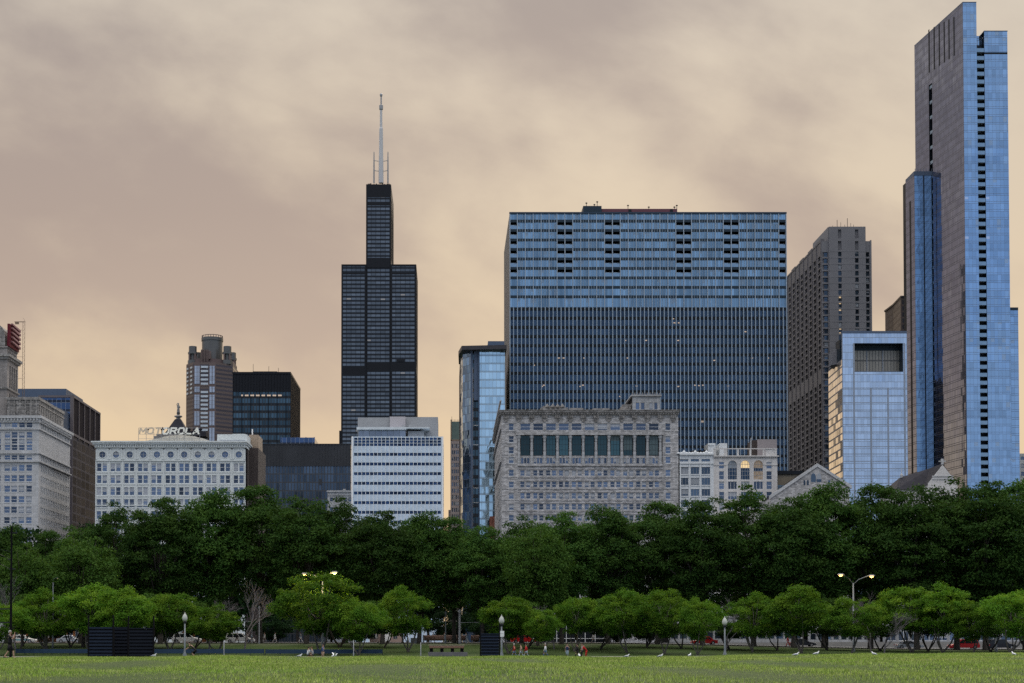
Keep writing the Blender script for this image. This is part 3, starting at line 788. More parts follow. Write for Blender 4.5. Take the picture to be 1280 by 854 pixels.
for k_ in range(5): xx = a_ + (b_ - a_) * k_ / 4; mb.box(xx - .2, xx + .2, yy - .3, yy, zt - .4, Z(546.6, yy))
mb.build('penthouse', 'navy_glass', R)

# ---- G: black stepped supertall -------------------------------------------------------------------
D = 1450
R = empty('stepped_black_skyscraper', (X(473, D), D + 34, 0), 'tallest black stepped skyscraper with white antennas', 'skyscraper')
curtain('sky_glass', (.135, .15, .165), (.010, .011, .014), 4.55, 3.97, .22, .2, .46, (.010, .011, .014), .85, .08, .012, .35, lit=.010, litcol=(1, .85, .65), lits=.14)
plain('supertall_black', (.010, .011, .015), .4, .2)
U = lambda u, v=400: X(u, D, v)
xs = [U(426.9, 450), U(457.2, 450), U(488.6, 450), U(520, 450)]; tb = (xs[3] - xs[0]) / 3
zl, zt = Z(330.6, D), Z(230, D)
def tube_block(x0, x1, y0, y1, z1, bands, name='tube'):
    mb = MB(); mb.box(x0 + .3, x1 - .3, y0 + .3, y1 - .3, -1, z1 - .5, 1)
    for Fx in (Fac((x0, y0), (x1, y0)), Fac((x1, y0), (x1, y1)), Fac((x0, y1), (x0, y0))):
        mb.fq(Fx, .5, Fx.L - .5, -1, z1, -.2 if Fx.n.y else -.25, 0)
    mb.build(name, ['sky_glass', 'supertall_black'], R)
    mb = MB(); Fx = Fac((x0, y0), (x1, y0)); Sx = Fac((x1, y0), (x1, y1)); Lx = Fac((x0, y1), (x0, y0))
    for Q in (Fx,):
        mb.fb(Q, 0, 1.2, -1, z1, -.3, .35); mb.fb(Q, Q.L - 1.2, Q.L, -1, z1, -.3, .35)
        for a, b in bands: mb.fb(Q, 1.2, Q.L - 1.2, a, b, -.15, .25)
        for s in np.arange(4.55, Q.L - 1, 4.55): mb.fb(Q, s - .12, s + .12, -1, z1, -.15, .2)
    for Q in (Sx, Lx):
        mb.fb(Q, 1, 2, -1, z1, -.3, .3); mb.fb(Q, Q.L - 1, Q.L, -1, z1, -.3, .3)
        for s in np.arange(4.55, Q.L - 1, 4.55): mb.fb(Q, s - .5, s + .5, -1, z1, -.15, .28)
        for a, b in bands: mb.fb(Q, 2, Q.L - 1, a, b, -.15, .25)
    mb.box(x0 + .2, x1 - .2, y0 + .2, y1 - .2, z1 - .4, z1)
    mb.build('frame', 'supertall_black', R)
zb = lambda a, b: (Z(b, D), Z(a, D))
tube_block(xs[0], xs[1], D, D + 68, zl, [zb(330.6, 333), zb(341, 343), zb(458, 470)])
tube_block(xs[2] + .0, xs[3], D, D + 68, zl, [zb(330.6, 333), zb(341, 343), zb(452.5, 464)])
tube_block(xs[1] + .3, xs[2] - .3, D + 1.5, D + 70, zt, [zb(230, 246), zb(252, 256), zb(322, 334), zb(452.5, 464)])
mb = MB(); mb.box(xs[1] + 1.3, xs[2] - 1.3, D + .8, D + 69, Z(334.5, D), Z(323.5, D)); mb.build('mechanical_band', 'supertall_black', R); mb = MB(); mb.box(U(495.5), U(506), D - .6, D + .2, Z(452.5, D), Z(449.5, D)); mb.build('louvre_box', 'supertall_black', R); mb = MB()
mb.box(U(423.8, 540), xs[0] - .1, D + 2, D + 60, -1, Z(538, D))
mb.build('corner_block', 'supertall_black', R)
mb = MB(); 
for u in (459.5, 461.2, 483.5, 485.2): mb.box(U(u, 230), U(u + 1.2, 230), D + 4, D + 6, zt - 1, Z(228, D))
for u, h_ in ((463, 226), (467, 227), (470, 226.5), (478, 226), (480, 227), (486, 226.8)): mb.tube([(U(u, 230), D + 8, zt - .5), (U(u, 230), D + 8, Z(h_, D))], .5, 4)
mb.build('roof_equipment', 'supertall_black', R)
plain('antenna_white', (.50, .50, .53), .5, 0, .05)
xa = U(474.6, 200); ya = D + 30
ZA = lambda v: Z(v, ya)
for nm, pts in (('antenna', [(2.5, 229), (2.3, 205), (2.0, 190), (1.8, 161), (1.3, 159), (1.15, 137)]), ('antenna_tip', [(1.9, 137), (1.9, 132), (.7, 131), (.7, 121), (1.3, 120), (1.3, 118), (.3, 116.5)])):
    mb = MB(); mb.lathe((xa, ya, 0), [(r_, ZA(v)) for r_, v in pts], 10); mb.build(nm, 'antenna_white' if nm == 'antenna' else 'metal_grey', R)
for uu in (465.6, 483.4):
    mb = MB(); xx = U(uu, 200)
    mb.tube([(xx, ya, ZA(229)), (xx, ya, ZA(205)), (xx, ya, ZA(190))], [.75, .65, .4], 6)
    for v in (201.5, 214): mb.tube([(xx, ya, ZA(v - .8)), ((xx + xa) / 2, ya, ZA(v)), (xa, ya, ZA(v))], .35, 5)
    mb.build('side_mast', 'metal_grey', R)

# ---- H: white office block with ribbon windows ----------------------------------------------------
D = 520; F = front(439.3, 554.2, D, 600); zt = Z(545.8, D); xL, xR = F.A.x, F.B.x
R = empty('ribbon_window_office', (X(497, D), D, 0), 'white panelled office block with dark blue ribbon windows and a grey penthouse', 'building')
mtp, Np, pp = newmat('white_panel')
uv = Np.n('ShaderNodeTexCoord').outputs['UV']; ux, uy, _ = Np.xyz(uv)
jm = Np.m('LESS_THAN', Np.m('FRACT', Np.m('DIVIDE', ux, 1.36)), .07)
rv = Np.wn(Np.vec(Np.m('FLOOR', Np.m('DIVIDE', ux, 1.36)), Np.m('FLOOR', Np.m('DIVIDE', uy, 3.31)), 2))[0]
st_ = Np.noise(Np.vec(Np.m('MULTIPLY', ux, 2.0), Np.m('MULTIPLY', uy, .3), 0), 1, 5)
ff = Np.m('MULTIPLY', Np.mr(rv, 0, 1, .93, 1.05), Np.mr(st_, .3, .7, .92, 1.06))
Np.lk(Np.mix(jm, Np.vm('SCALE', Np.vec(.50, .61, .74), None, ff), (.72, .76, .80)), pp.inputs['Base Color']); pp.inputs['Roughness'].default_value = .4
cols = spans(F.s(442.2), F.s(551.5), 22, (F.s(551.5) - F.s(442.2)) / 22 * .86)
rw = rows_v(D, [(566.2 + 12.08 * i, 569.9 + 12.08 * i) for i in range(16)])
top = rows_v(D, [(547.2, 550), (550.6, 553.7), (554.3, 557.6)])
mb = MB(); mb.box(xL + .3, xR - .02, D + .25, D + 40, -1, zt - .3, 0)
grid(mb, F, cols, rw + top, -1, zt, .25, 0)
Sx = Fac((xR, D + .25), (xR, D + 40)); mb.fq(Sx, 0, Sx.L, -1, zt, 0, 0)
mb.build('wall', ['white_panel'], R)
mb = MB(); 
for a, b in cols[:-1]:
    c_ = b + (cols[1][0] - cols[0][1]) / 2; mb.fb(F, c_ - .06, c_ + .06, -1, zt, .003, .16)
mb.fb(F, 0, .55, -1, zt, .003, .3); mb.fb(F, F.L - .55, F.L, -1, zt, .003, .3)
mb.build('mullion', 'white_paint', R)
W = Windows(R, ('win_navy', 'frame_dark')); W.grid(F, cols, rw + top, rec=.15, style=''); W.done()
plain('penthouse_grey', (.30, .31, .33), .6, 0, .05, .3); plain('penthouse_mauve', (.42, .40, .43), .6, 0, .03, .3)
plain('ledge_pale', (.55, .60, .64), .5)
y1 = D + 3
mb = MB(); mb.box(X(447.2, y1 + 4, 530), X(487, y1 + 4, 530), y1 + 4, y1 + 26, zt - .3, Z(522, y1 + 4)); mb.box(X(506.6, y1 + 6, 530), X(547.5, y1 + 6, 530), y1 + 6, y1 + 26, zt - .3, Z(521.4, y1 + 6)); mb.build('penthouse', 'penthouse_grey', R)
mb = MB(); mb.box(X(487.2, y1 + 3, 530), X(506.6, y1 + 3, 530), y1 + 3, y1 + 24, zt - .3, Z(520.8, y1 + 3)); mb.build('lift_housing', 'penthouse_mauve', R)
mb = MB(); mb.box(X(446, y1, 535), X(508, y1, 535), y1 - 1, y1 + 2.98, Z(537.4, y1), Z(534.4, y1)); mb.box(X(508.01, y1, 535), X(537, y1, 535), y1 - .9, y1 + 5.9, Z(536, y1), Z(534.6, y1)); mb.build('canopy', 'ledge_pale', R)
curtain('penthouse_glass', (.22, .25, .30), (.18, .20, .23), 2.1, 5, .15, .1, 0, (0, 0, 0), .7, .12, .02, .3)
mb = MB(); mb.box(X(448, y1, 540), X(507, y1, 540), y1 + 1, y1 + 2.9, zt - .3, Z(537.4, y1)); mb.build('glass_wall', 'penthouse_glass', R)
mb = MB(); mb.box(X(510, y1, 540), X(530, y1, 540), y1 + 1, y1 + 5, zt - .3, Z(538.5, y1)); 
for u in (503, 511, 531): mb.box(X(u, y1 + 2, 532), X(u + 2.6, y1 + 2, 532), y1 + 1.5, y1 + 2.5, Z(534.3, y1 + 2), Z(531.8, y1 + 2))
mb.build('duct', 'frame_grey', R)

# ---- I: small low white block ---------------------------------------------------------------------
D = 560; F = front(409.5, 441, D, 620)
R = empty('small_white_block', (X(424, D), D, 0), 'small weathered white stone block peeking over the trees beside the ribbon window office', 'building')
mb = MB(); zt = Z(613.5, D); mb.box(F.A.x, F.B.x, D + .4, D + 25, -1, zt - .4, 1)
cols = spans(.6, F.L - .2, 5, 1.2); rw = rows_v(D, [(622, 627), (634, 642), (648, 656)])
grid(mb, F, cols, rw, -1, zt); mb.fb(F, -.3, F.L, zt - .5, zt + .1, .003, .5); mb.fb(F, 0, F.L, Z(619.5, D), Z(618.5, D), .003, .3)
mb.box(X(429, D + 3, 612), X(432, D + 3, 612), D + 2, D + 4, zt, Z(611.5, D + 3))
mb.build('wall', ['limestone_pale', 'black'], R); W = Windows(R, ('win_dark', 'frame_grey')); W.grid(F, cols, rw); W.done()

# ---- J: slim pinkish tower ------------------------------------------------------------------------
D = 950; F = front(563.2, 574.8, D, 600)
R = empty('slim_pink_tower', (X(569, D), D, 0), 'slim pinkish brown tower with a green louvred top beside the blue glass tower', 'building')
stone('pink_brick', (.26, .215, .21), 1, .5, .1, .9, .1); plain('green_louvre', (.10, .14, .13), .5)
mb = MB(); zt = Z(527, D); zm = Z(551, D); mb.box(F.A.x, F.B.x + 6, D + .4, D + 30, -1, zm, 1)
cols = spans(.6, F.L - .5, 4, .75); rw = rows_v(D, [(555 + 8 * i, 560 + 8 * i) for i in range(14)])
grid(mb, F, cols, rw, -1, zm); mb.build('wall', ['pink_brick', 'black'], R)
mb = MB(); mb.box(F.A.x, F.B.x + 6, D + .3, D + 28, zm, zt)
mb.build('louvred_top', 'green_louvre', R)
mb = MB(); mb.box(F.A.x, F.A.x + .6, D - .1, D + .3, zm, zt + 1.2); mb.box(F.A.x, F.B.x, D - .1, D + .28, zm, zm + .7)
for s in np.arange(.5, F.L, .9): mb.box(F.A.x + s, F.A.x + s + .25, D + .2, D + .6, zt, zt + 1.3)
mb.tube([(F.A.x + .8, D + 1, zt), (F.A.x + .8, D + 1, Z(520.5, D))], .12, 4); mb.build('railing', 'rust', R)
W = Windows(R, ('win_dark', 'frame_grey')); W.grid(F, cols, rw, style=''); W.done()
mb = MB(); mb.box(X(560.5, D, 640), F.A.x - .05, D + 3, D + 20, -1, Z(637, D)); mb.build('annexe', 'pink_brick', R)

# ---- K: blue glass tower with overhanging roof ----------------------------------------------------
D = 610
R = empty('overhang_roof_tower', (X(600, D), D, 0), 'pale blue glass tower with a dark overhanging roof slab', 'building')
curtain('pale_blue_glass', (.44, .62, .74), (.26, .34, .42), 1.5, 3.3, .10, .14, .22, (.30, .42, .52), .95, .05, .016, .22, lit=.006, lits=.3, wave=.03)
curtain('pale_blue_glass_b', (.24, .38, .58), (.06, .08, .11), 1.6, 3.3, .12, .16, .0, (.2, .3, .4), .95, .05, .05, .5, wave=.25)
plain('roof_slab_dark', (.05, .048, .055), .5, .2)
UX = lambda u, v=600: X(u, D, v)
# plan: slanted left facet, dark brace slot, main front
xa, xb, xc_, xd, xe = UX(576.2), UX(578.6), UX(588.3), UX(599.7), UX(631.2)
yL = D + 14
mb = MB(); zt = Z(438.5, D)
mb.prism([(xa, yL), (xb, D + 6), (xc_, D + 1), (xc_, D + 60), (xa, D + 60)], -1, zt, 0); mb.build('corner_bay', 'pale_blue_glass_b', R)
mb = MB(); mb.box(xc_ + 1.0, xd + 1, D + 3, D + 50, -1, zt, 0); mb.build('slot_glazing', 'teal_black', R)
mb = MB(); mb.box(xd, xe, D, D + 60, -1, zt, 0); 
mb.build('glass_wall', 'pale_blue_glass', R)
mb = MB()
q0 = Z(500, D)
mb.box(xc_, xc_ + .9, D + .8, D + 3, -1, zt); mb.box(xd - .5, xd - .02, D - .3, D + 3, -1, zt)
mb.box(xc_ + 1.4, xd - .6, D + 1, D + 2.9, q0, zt)
mb.build('frame', 'blue_metal', R)
mb = MB()
for v in (530.5, 555, 609, 627.5): mb.box(xc_ + .9, xd - .5, D + 2.2, D + 2.9, Z(v + .6, D), Z(v, D))
for v0, v1, s in ((530.5, 555, 1), (555, 609, -1), (609, 627.5, 1), (627.5, 660, -1)):
    pa, pb = ((xc_ + 1, D + 2.6, Z(v1, D)), (xd - .6, D + 2.6, Z(v0, D))) if s > 0 else ((xd - .6, D + 2.6, Z(v1, D)), (xc_ + 1, D + 2.6, Z(v0, D)))
mb.build('transom', 'white_paint', R)
mb = MB(); zt2 = Z(435.4, D)
mb.prism([(UX(573.2, 437), D + 10), (UX(577, 437), D - 2), (xe + .6, D - 4), (xe + .6, D + 60), (UX(573.2, 437) + .3, D + 30)], zt, zt2 + .6)
mb.build('roof_slab', 'roof_slab_dark', R)
mb = MB()
for k_ in range(12): a_ = k_ * 4.0; mb.box(xa - .25, xa - .02, yL + 2 + a_, yL + 3.6 + a_, -1, zt)
mb.build('side_fin', 'roof_slab_dark', R)
roofbox('penthouse', R, X(610, D + 12, 430), X(630.5, D + 12, 430), D + 12, D + 40, zt2, Z(426.5, D + 12), 'blue_metal')
D = 600
R = empty('red_brick_block', (X(615, D), D, 0), 'sliver of a red brick block between the blue glass tower and the grey stone block', 'building')
F = front(612, 640, D, 650)
mb = MB(); zt = Z(645.5, D); mb.box(F.A.x, F.B.x, D + .4, D + 12, -1, zt - .5, 1)
cols = spans(.5, F.L - .3, 6, .9); rw = rows_v(D, [(664, 669), (674, 680)]); grid(mb, F, cols, rw, -1, zt, .4, 0)
mb.fb(F, 0, F.L, Z(662.5, D), Z(660.5, D), .003, .3, 2); mb.build('wall', ['brick_red', 'black', 'limestone_pale'], R)
W = Windows(R, ('win_dark', 'frame_grey')); W.grid(F, cols, rw); W.done()
# ================================================================== buildings, north (right) half
# ---- L: wide blue slab ----------------------------------------------------------------------------
D = 632; F = front(636.8, 983.2, D, 300); xL, xR = F.A.x, F.B.x; Db = 694; zt = Z(267.5, D)
R = empty('wide_blue_slab', ((xL + xR) / 2, D, 0), 'wide dark blue glass slab with pale vertical fins and columns of recessed black balconies', 'building')
NB = 35; p = F.L / NB; fl = (Z(279.2, D) - Z(395, D)) / 10.0
curtain('slab_glass_top', (.185, .30, .415), (.09, .13, .19), p / 3, fl, .08, .01, 0, (0, 0, 0), .9, .05, .018, .38, blind=.12, blindcol=(.22, .30, .40))
curtain('slab_glass_low', (.036, .064, .105), (.010, .014, .022), p / 2, fl, .05, .01, 0, (0, 0, 0), .85, .06, .015, .35, lit=.003, litcol=(1, .75, .5), lits=.3)
plain('slab_spandrel', (.022, .036, .052), .4, .3, .05); plain('slab_black', (.006, .009, .014), .5)
plain('slab_fin', (.25, .315, .39), .5, .1, .05, .1); plain('slab_concrete', (.19, .175, .17), .85, 0, .12, .12); plain('slab_roof_edge', (.03, .05, .08), .4, .3)
plain('slab_mullion', (.30, .36, .43), .4, .3, .05)
z0r = Z(277.5, D)                      # underside of the top glass row
zs = [z0r - i * fl for i in range(11)] # floor lines of the upper part
zlow = Z(384.0, D); fl = (z0r - zlow) / 9.0
zs = [z0r - i * fl for i in range(10)]
REC = {0, 6, 7, 12, 13, 21, 22, 27, 28, 34}
mb = MB(); mb.box(xL + .3, xR - .3, D + 3.2, Db - .01, -1, zt - .5, 2)
for i in range(NB):
    s0, s1 = p * i, p * (i + 1)
    mb.fq(F, s0, s1, zs[0], zt, -.25, 0)
    for k in range(9):
        if i in REC and k < 6: continue
        mb.fq(F, s0, s1, zs[k + 1], zs[k], -.25, 0)
mb.build('upper_glazing', ['slab_glass_top', 'slab_black', 'slab_black'], R)
mb = MB(); mb.fq(F, 0, F.L, -1, zlow, -.35, 0); mb.build('lower_glazing', 'slab_glass_low', R)
mb = MB(); mb.box(xL + .01, xL + .5, D + .3, Db, -1, zt - .3); mb.box(xR - .5, xR - .01, D + .3, Db, -1, zt - .3); mb.box(xL + .5, xR - .5, D + .5, Db, zt - .5, zt - .3)
for k in range(1, 6): mb.box(xL - .05, xL + .01, D + .3 + k * 10.4, D + .7 + k * 10.4, -1, zt - .3)
mb.build('side_wall', 'slab_concrete', R)
mb = MB()
for k in range(10): 
    if k < 9: mb.fb(F, 0, F.L, zs[k] - .15, zs[k] + .95, -.24, .05 if k else .06)
mb.build('spandrel', 'slab_spandrel', R)
mb = MB(); z = zlow
flo = (Z(384, D) - Z(580.5, D)) / 17.1
while z > 0: mb.fb(F, 0, F.L, z - 1.35, z - .15, -.34, -.02); z -= flo
mb.build('dark_floor_band', 'slab_black', R)
mb = MB()
for i in range(NB + 1):
    s = min(max(p * i, .2), F.L - .2); mb.fb(F, s - .17, s + .17, zlow, zt, -.2, .35)
for i in range(NB): 
    for q in (1, 2):
        if i not in REC: mb.fb(F, p * i + p * q / 3 - .05, p * i + p * q / 3 + .05, zlow, zt, -.24, .10)
mb.build('mullion', 'slab_mullion', R)
for i in range(NB * 2 + 1):
    pass
mb = MB()
for i in range(NB * 2 + 1):
    s = min(max(p / 2 * i, .2), F.L - .2); mb.fb(F, s - .20, s + .20, -1, zlow, -.34, .55)
mb.build('fin', 'slab_fin', R)
mb = MB(); mb.box(xL - .05, xR + .05, D - .4, D + .49, zt, zt + .7); mb.build('roof_edge', 'slab_roof_edge', R)
# recessed balconies
bm_ = MB(); w_, h_ = p - .34, fl - 1.1
bm_.face([(0, 2.9, 0), (w_, 2.9, 0), (w_, 2.9, h_), (0, 2.9, h_)], 0); bm_.face([(0, 0, 0), (0, 2.9, 0), (0, 2.9, h_), (0, 0, h_)], 0); bm_.face([(w_, 2.9, 0), (w_, 0, 0), (w_, 0, h_), (w_, 2.9, h_)], 0)
bm_.face([(0, 0, 0), (w_, 0, 0), (w_, 2.9, 0), (0, 2.9, 0)], 2); bm_.face([(0, 2.9, h_), (w_, 2.9, h_), (w_, 0, h_), (0, 0, h_)], 0)
bm_.box(.05, w_ * .62, .02, .10, .05, h_ * .56, 1); bm_.box(w_ * .62, w_ - .05, .03, .09, .05, h_ * .52, 1); bm_.box(0, w_, 0, .12, h_ * .56, h_ * .60, 2)
bm_.box(.2, w_ - .2, 2.80, 2.88, .1, .2, 1)
plain('rail_glass', (.22, .33, .45), .15, .7, .1)
me = bm_.mesh('balcony', ['slab_black', 'rail_glass', 'slab_mullion'])
for i in sorted(REC):
    for k in range(6):
        o = bpy.data.objects.new('balcony', me); COL.objects.link(o); hang(o, R, (xL + p * i + .17, D + .25, zs[k + 1] + .96))
mb = MB(); y1 = D + 12; mb.box(X(729, y1, 262), X(752, y1, 262), y1, y1 + 18, zt - .3, Z(257.5, y1)); mb.build('lift_housing', 'slab_spandrel', R)
plain('maroon_panel', (.115, .045, .065), .5, 0, .08, .2)
mb = MB(); mb.box(X(752.1, y1, 262), X(847, y1, 262), y1 + 1, y1 + 17, zt - .3, Z(260.3, y1)); 
for u in (786, 838): mb.box(X(u, y1, 262), X(u + 3.5, y1, 262), y1 + .8, y1 + 1, zt, Z(260.8, y1), 1)
mb.build('penthouse', ['maroon_panel', 'slab_black'], R)
mb = MB()
for u, v in ((733, 253), (743, 255), (746.5, 251.5), (785, 256), (811, 258), (843, 258), (846, 256), (887, 266), (720, 266)):
    xx = X(u, y1 + 2, 262); mb.tube([(xx, y1 + 2, zt), (xx, y1 + 2, Z(v, y1 + 2))], .12, 4)
    mb.box(xx - .4, xx + .4, y1 + 1.8, y1 + 2.2, Z(v + 1.6, y1 + 2), Z(v + .6, y1 + 2))
mb.build('antenna', 'metal_dark', R)
mb = MB()
for u, v in ((773.5, 495), (676, 482.5), (678.4, 481), (724, 482.5), (727, 481), (794, 482), (846, 482.5), (867, 481), (872, 481.5), (877, 481), (908, 482), (840, 398), (847, 403), (841.5, 403), (930, 414), (697, 447), (703, 447), (729, 447), (783, 447), (806, 425), (846, 425), (780, 425), (938, 447), (891, 450), (958, 447), (636 + 30, 456)):
    s = F.s(u); mb.fb(F, s, s + .8, Z(v + 1.2, D), Z(v, D), -.30, -.015)
mb.build('lit_strip', 'lit_ceiling', R)

# ---- M: grey stone club block ---------------------------------------------------------------------
D = 520; F = front(627, 848, D, 560); xL, xR = F.A.x, F.B.x; Db = D * (627 - CX) / (618.3 - CX); zt = Z(513, D)
R = empty('grey_stone_block', ((xL + xR) / 2, D, 0), 'rough grey stone block with a colonnade of tall dark windows and bracketed cornice', 'building')
f = lambda px: F.s(620 + px / 3.558); v_ = lambda py: 420 + py / 3.558
LS = Fac((xL, Db), (xL, D + .4))
mb = MB(); mb.box(xL + .4, xR - .02, D + 1.3, Db - .01, -1, zt - .6, 1)
corner = [(f(57), f(79)), (f(754), f(776))]
crow = [(Z(v_(b), D), Z(v_(a), D)) for a, b in ((389, 419), (445, 473), (494, 523), (537, 566), (595, 623), (648, 675), (697, 725), (747, 774), (796, 823))]
n = 11; x0, x1 = f(102), f(731); pw = (x1 - x0) / n
bay = [(x0 + pw * (i + .5) - pw * .36, x0 + pw * (i + .5) + pw * .36) for i in range(n)]
single = [(x0 + pw * (i + .5) - 1.7, x0 + pw * (i + .5) + 1.7) for i in range(n)]
pairs = []
for i in range(n): c = x0 + pw * (i + .5); pairs += [(c - 3.45, c - .35), (c + .35, c + 3.45)] if False else [(c - pw * .40, c - pw * .06), (c + pw * .06, c + pw * .40)]
prow = [(Z(v_(b), D), Z(v_(a), D)) for a, b in ((597, 622), (648, 673), (698, 724), (747, 773), (797, 822))]
zA, zB, zC, zD_ = Z(v_(575), D), Z(v_(567), D), Z(v_(447), D), Z(v_(430), D)
# end piers
grid(mb, F, [corner[0]], crow, -1, zt, .8, 0, 0, f(95)); grid(mb, F, [corner[1]], crow, -1, zt, .8, 0, f(741), F.L)
grid(mb, F, single, [crow[0]] if False else [(Z(v_(419), D), Z(v_(389), D))], zD_, zt, .8, 0, f(95), f(741))
grid(mb, F, pairs, prow, -1, zA, .8, 0, f(95), f(741))
# colonnade zone: recessed, with small windows below and tall glazing above
zm0, zm1 = Z(v_(541), D), Z(v_(531), D)
small = []
for i in range(n): c = x0 + pw * (i + .5); small += [(c - pw * .34, c - pw * .13), (c - pw * .1, c + pw * .1), (c + pw * .13, c + pw * .34)]
grid(mb, Fac((xL, D + .8), (xR, D + .8)), small, [(zB, zm0)], zA, zm1 + .01, .4, 0, f(95), f(741))
mb.fb(F, f(95), f(741), zA - .3, zA + .25, -.1, .55); mb.fb(F, f(88), f(748), zD_ - .9, zD_ + .2, -.1, .75)
for q in prow: mb.fb(F, f(95), f(741), q[0] - .65, q[0] - .3, .003, .22); mb.fb(F, f(95), f(741), q[1] + .25, q[1] + .5, .003, .16)
for q in crow: mb.fb(F, 0, f(93), q[0] - .5, q[0] - .25, .003, .12); mb.fb(F, f(743), F.L, q[0] - .5, q[0] - .25, .003, .12)
sc = spans(2, LS.L - 2, 18, 1.6)
srow = [q for q in crow]
grid(mb, LS, sc, srow, -1, zt, .4)
for q in (Z(500, D), Z(535, D), Z(576, D)): mb.fb(LS, 0, LS.L, q - .4, q, .003, .6)
mb.build('wall', ['rubble_stone', 'black'], R)
for i in range(n + 1):
    c = x0 + pw * i; r_ = pw * .115
    mb = MB()
    A_ = (F.A.x + c, D + .15, 0)
    mb.lathe(A_, [(r_ * 1.35, zA + .25), (r_ * 1.35, zA + 1), (r_, zA + 1.3), (r_, zm1), (r_ * 1.05, zm1 + .2), (r_ * .9, zC - 1), (r_ * 1.4, zC - .3), (r_ * 1.45, zD_ - .9)], 10)
    mb.build('column', 'limestone_grey', R)
mb = MB(); zc = Z(v_(380), D)
mb.box(xL - .9, xR + .2, D - 1.2, Db, zt - .9, zt); mb.box(xL - .6, xR + .15, D - .75, Db, zt - 1.5, zt - .9)
mb.box(xL - 1.1, xR + .25, D - 1.45, Db, zt - .25, zt - .02)
for i in range(n + 3):
    c = x0 + pw * (i - 1); 
    for dx, hh in ((-.5, .9), (0, 1.0), (.5, .9)): mb.fb(F, c + dx * 1.3 - .28, c + dx * 1.3 + .28, zt - 1.5 - 1.3 * hh, zt - 1.5, .003, .65)
    mb.fb(F, c - .9, c + .9, zc + .5, zc + 1.4, .003, .35); mb.fb(F, c - .5, c + .5, zc - .2, zc + .5, .004, .28)
for s in np.arange(.3, F.L - .4, .9): mb.fb(F, s, s + .4, zt - 1.5, zt - 1.1, .75, 1.05)
for s in np.arange(.5, LS.L - .6, 1.6): mb.fb(LS, s, s + .7, zt - 1.5, zt - .9, .6, .85)
mb.build('cornice', 'stone_weathered', R)
W = Windows(R, ('win_blue', 'frame_white')); 
W.grid(F, corner, crow, rec=.4, style='sl'); W.grid(F, single, [(Z(v_(419), D), Z(v_(389), D))], rec=.4, style='s'); W.grid(F, pairs, prow, rec=.4, style='s')
W.grid(Fac((xL, D + .8), (xR, D + .8)), small, [(zB, zm0)], rec=.2, style=''); W.grid(LS, sc, srow, rec=.25, style='s'); W.done()
for a, b in bay:
    o = bpy.data.objects.new('tall_window', window_mesh(b - a, zD_ - zm1 - .3, ('win_teal', 'frame_dark'), 'g')); COL.objects.link(o); hang(o, R, (F.A.x + a, D + .79, zm1 + .02))
# rooftop house and long low roof boxes
y1 = D + 5; RF = Fac((X(790.5, y1, 500), y1), (X(825, y1, 500), y1)); zr = Z(495.5, y1)
mb = MB(); mb.box(RF.A.x, RF.B.x, y1 + .3, y1 + 18, zt - .6, zr - .2, 1); rc = [(RF.L * a, RF.L * b) for a, b in ((.12, .25), (.31, .44), (.61, .73), (.79, .91))]; zz = (Z(512, y1), Z(503.5, y1))
grid(mb, RF, rc, [zz], zt - .6, zr, .3); mb.fb(RF, -.5, RF.L + .5, zr, zr + .5, -18, .6)
mb.build('rooftop_house', ['limestone_grey', 'black'], R); W = Windows(R); W.grid(RF, rc, [zz], rec=.2, style=''); W.done()
mb = MB(); za_ = zr - .4; q = X(781, y1, 500)
for dx in np.arange(0, 3.4, .5): mb.box(q + dx, q + dx + .3, y1 + .8, y1 + 6, zt - .6, zt + 1.2 + dx * .9)
mb.build('stepped_roof', 'stone_weathered', R); mb = MB(); mb.box(RF.A.x - 3.2, RF.A.x - .01, y1 + 1.5, y1 + 12, zt - .6, zr - 2.6); mb.build('side_house', 'stone_weathered', R)
for i in range(12): mb = MB(); mb.lathe((RF.A.x + i * RF.L / 11, y1 - .1, zr + .5), [(.18, 0), (.22, .3), (.05, .8)], 6); mb.build('finial', 'stone_weathered', R)
mb = MB(); y2 = D + 9
for u0, u1, v in ((676, 710, 509.5), (679, 706, 507), (712, 729, 510), (741, 762, 510.5)): mb.box(X(u0, y2, 510), X(u1, y2, 510), y2 + (0 if v > 508 else 1), y2 + 9, zt - .6, Z(v, y2))
for u in (684, 691, 697, 703): mb.lathe((X(u, y2, 510), y2, Z(509.5, y2)), [(.7, 0), (.5, .7), (.1, 1.3)], 8)
mb.build('roof_box', 'stone_weathered', R)

# ---- N: white stone building with curly parapet ---------------------------------------------------
D = 520; F = front(848.6, 892, D, 600); xL, xR = F.A.x + .28, F.B.x
R = empty('white_narrow_building', ((xL + xR) / 2, D, 0), 'narrow white building with three window bays and a scalloped parapet', 'building')
stone('white_glazed', (.60, .63, .66), 1.5, .6, .04, .92, .12); stone('cream_stone', (.58, .565, .56), 1.1, .42, .06, .78, .15)
g = lambda px: F.s(820 + px / 3.558)
zt = Z(568.5, D); mb = MB(); mb.box(xL, xR - .02, D + .4, D + 30, -1, zt - .5, 1)
cols = [(g(107), g(144)), (g(155), g(192)), (g(203), g(241))]
rw = [(Z(v_(b), D), Z(v_(a), D)) for a, b in ((583, 615), (631, 663), (681, 712), (730, 762), (779, 811))]
att = [(Z(v_(559), D), Z(v_(547), D))]
grid(mb, F, cols, rw + att, -1, zt, .4, 0, .28)
mb.fb(F, .28, F.L, zt - .1, zt + .3, .003, .7); mb.fb(F, .28, F.L, Z(v_(569), D), Z(v_(563), D), .003, .4)
for a, b in cols:
    for q in rw: mb.fb(F, a - .1, b + .1, q[0] - .3, q[0], .003, .25)
    mb.fb(F, a, b, rw[-1][1] if False else Z(v_(583), D), Z(v_(579), D), .003, .3)
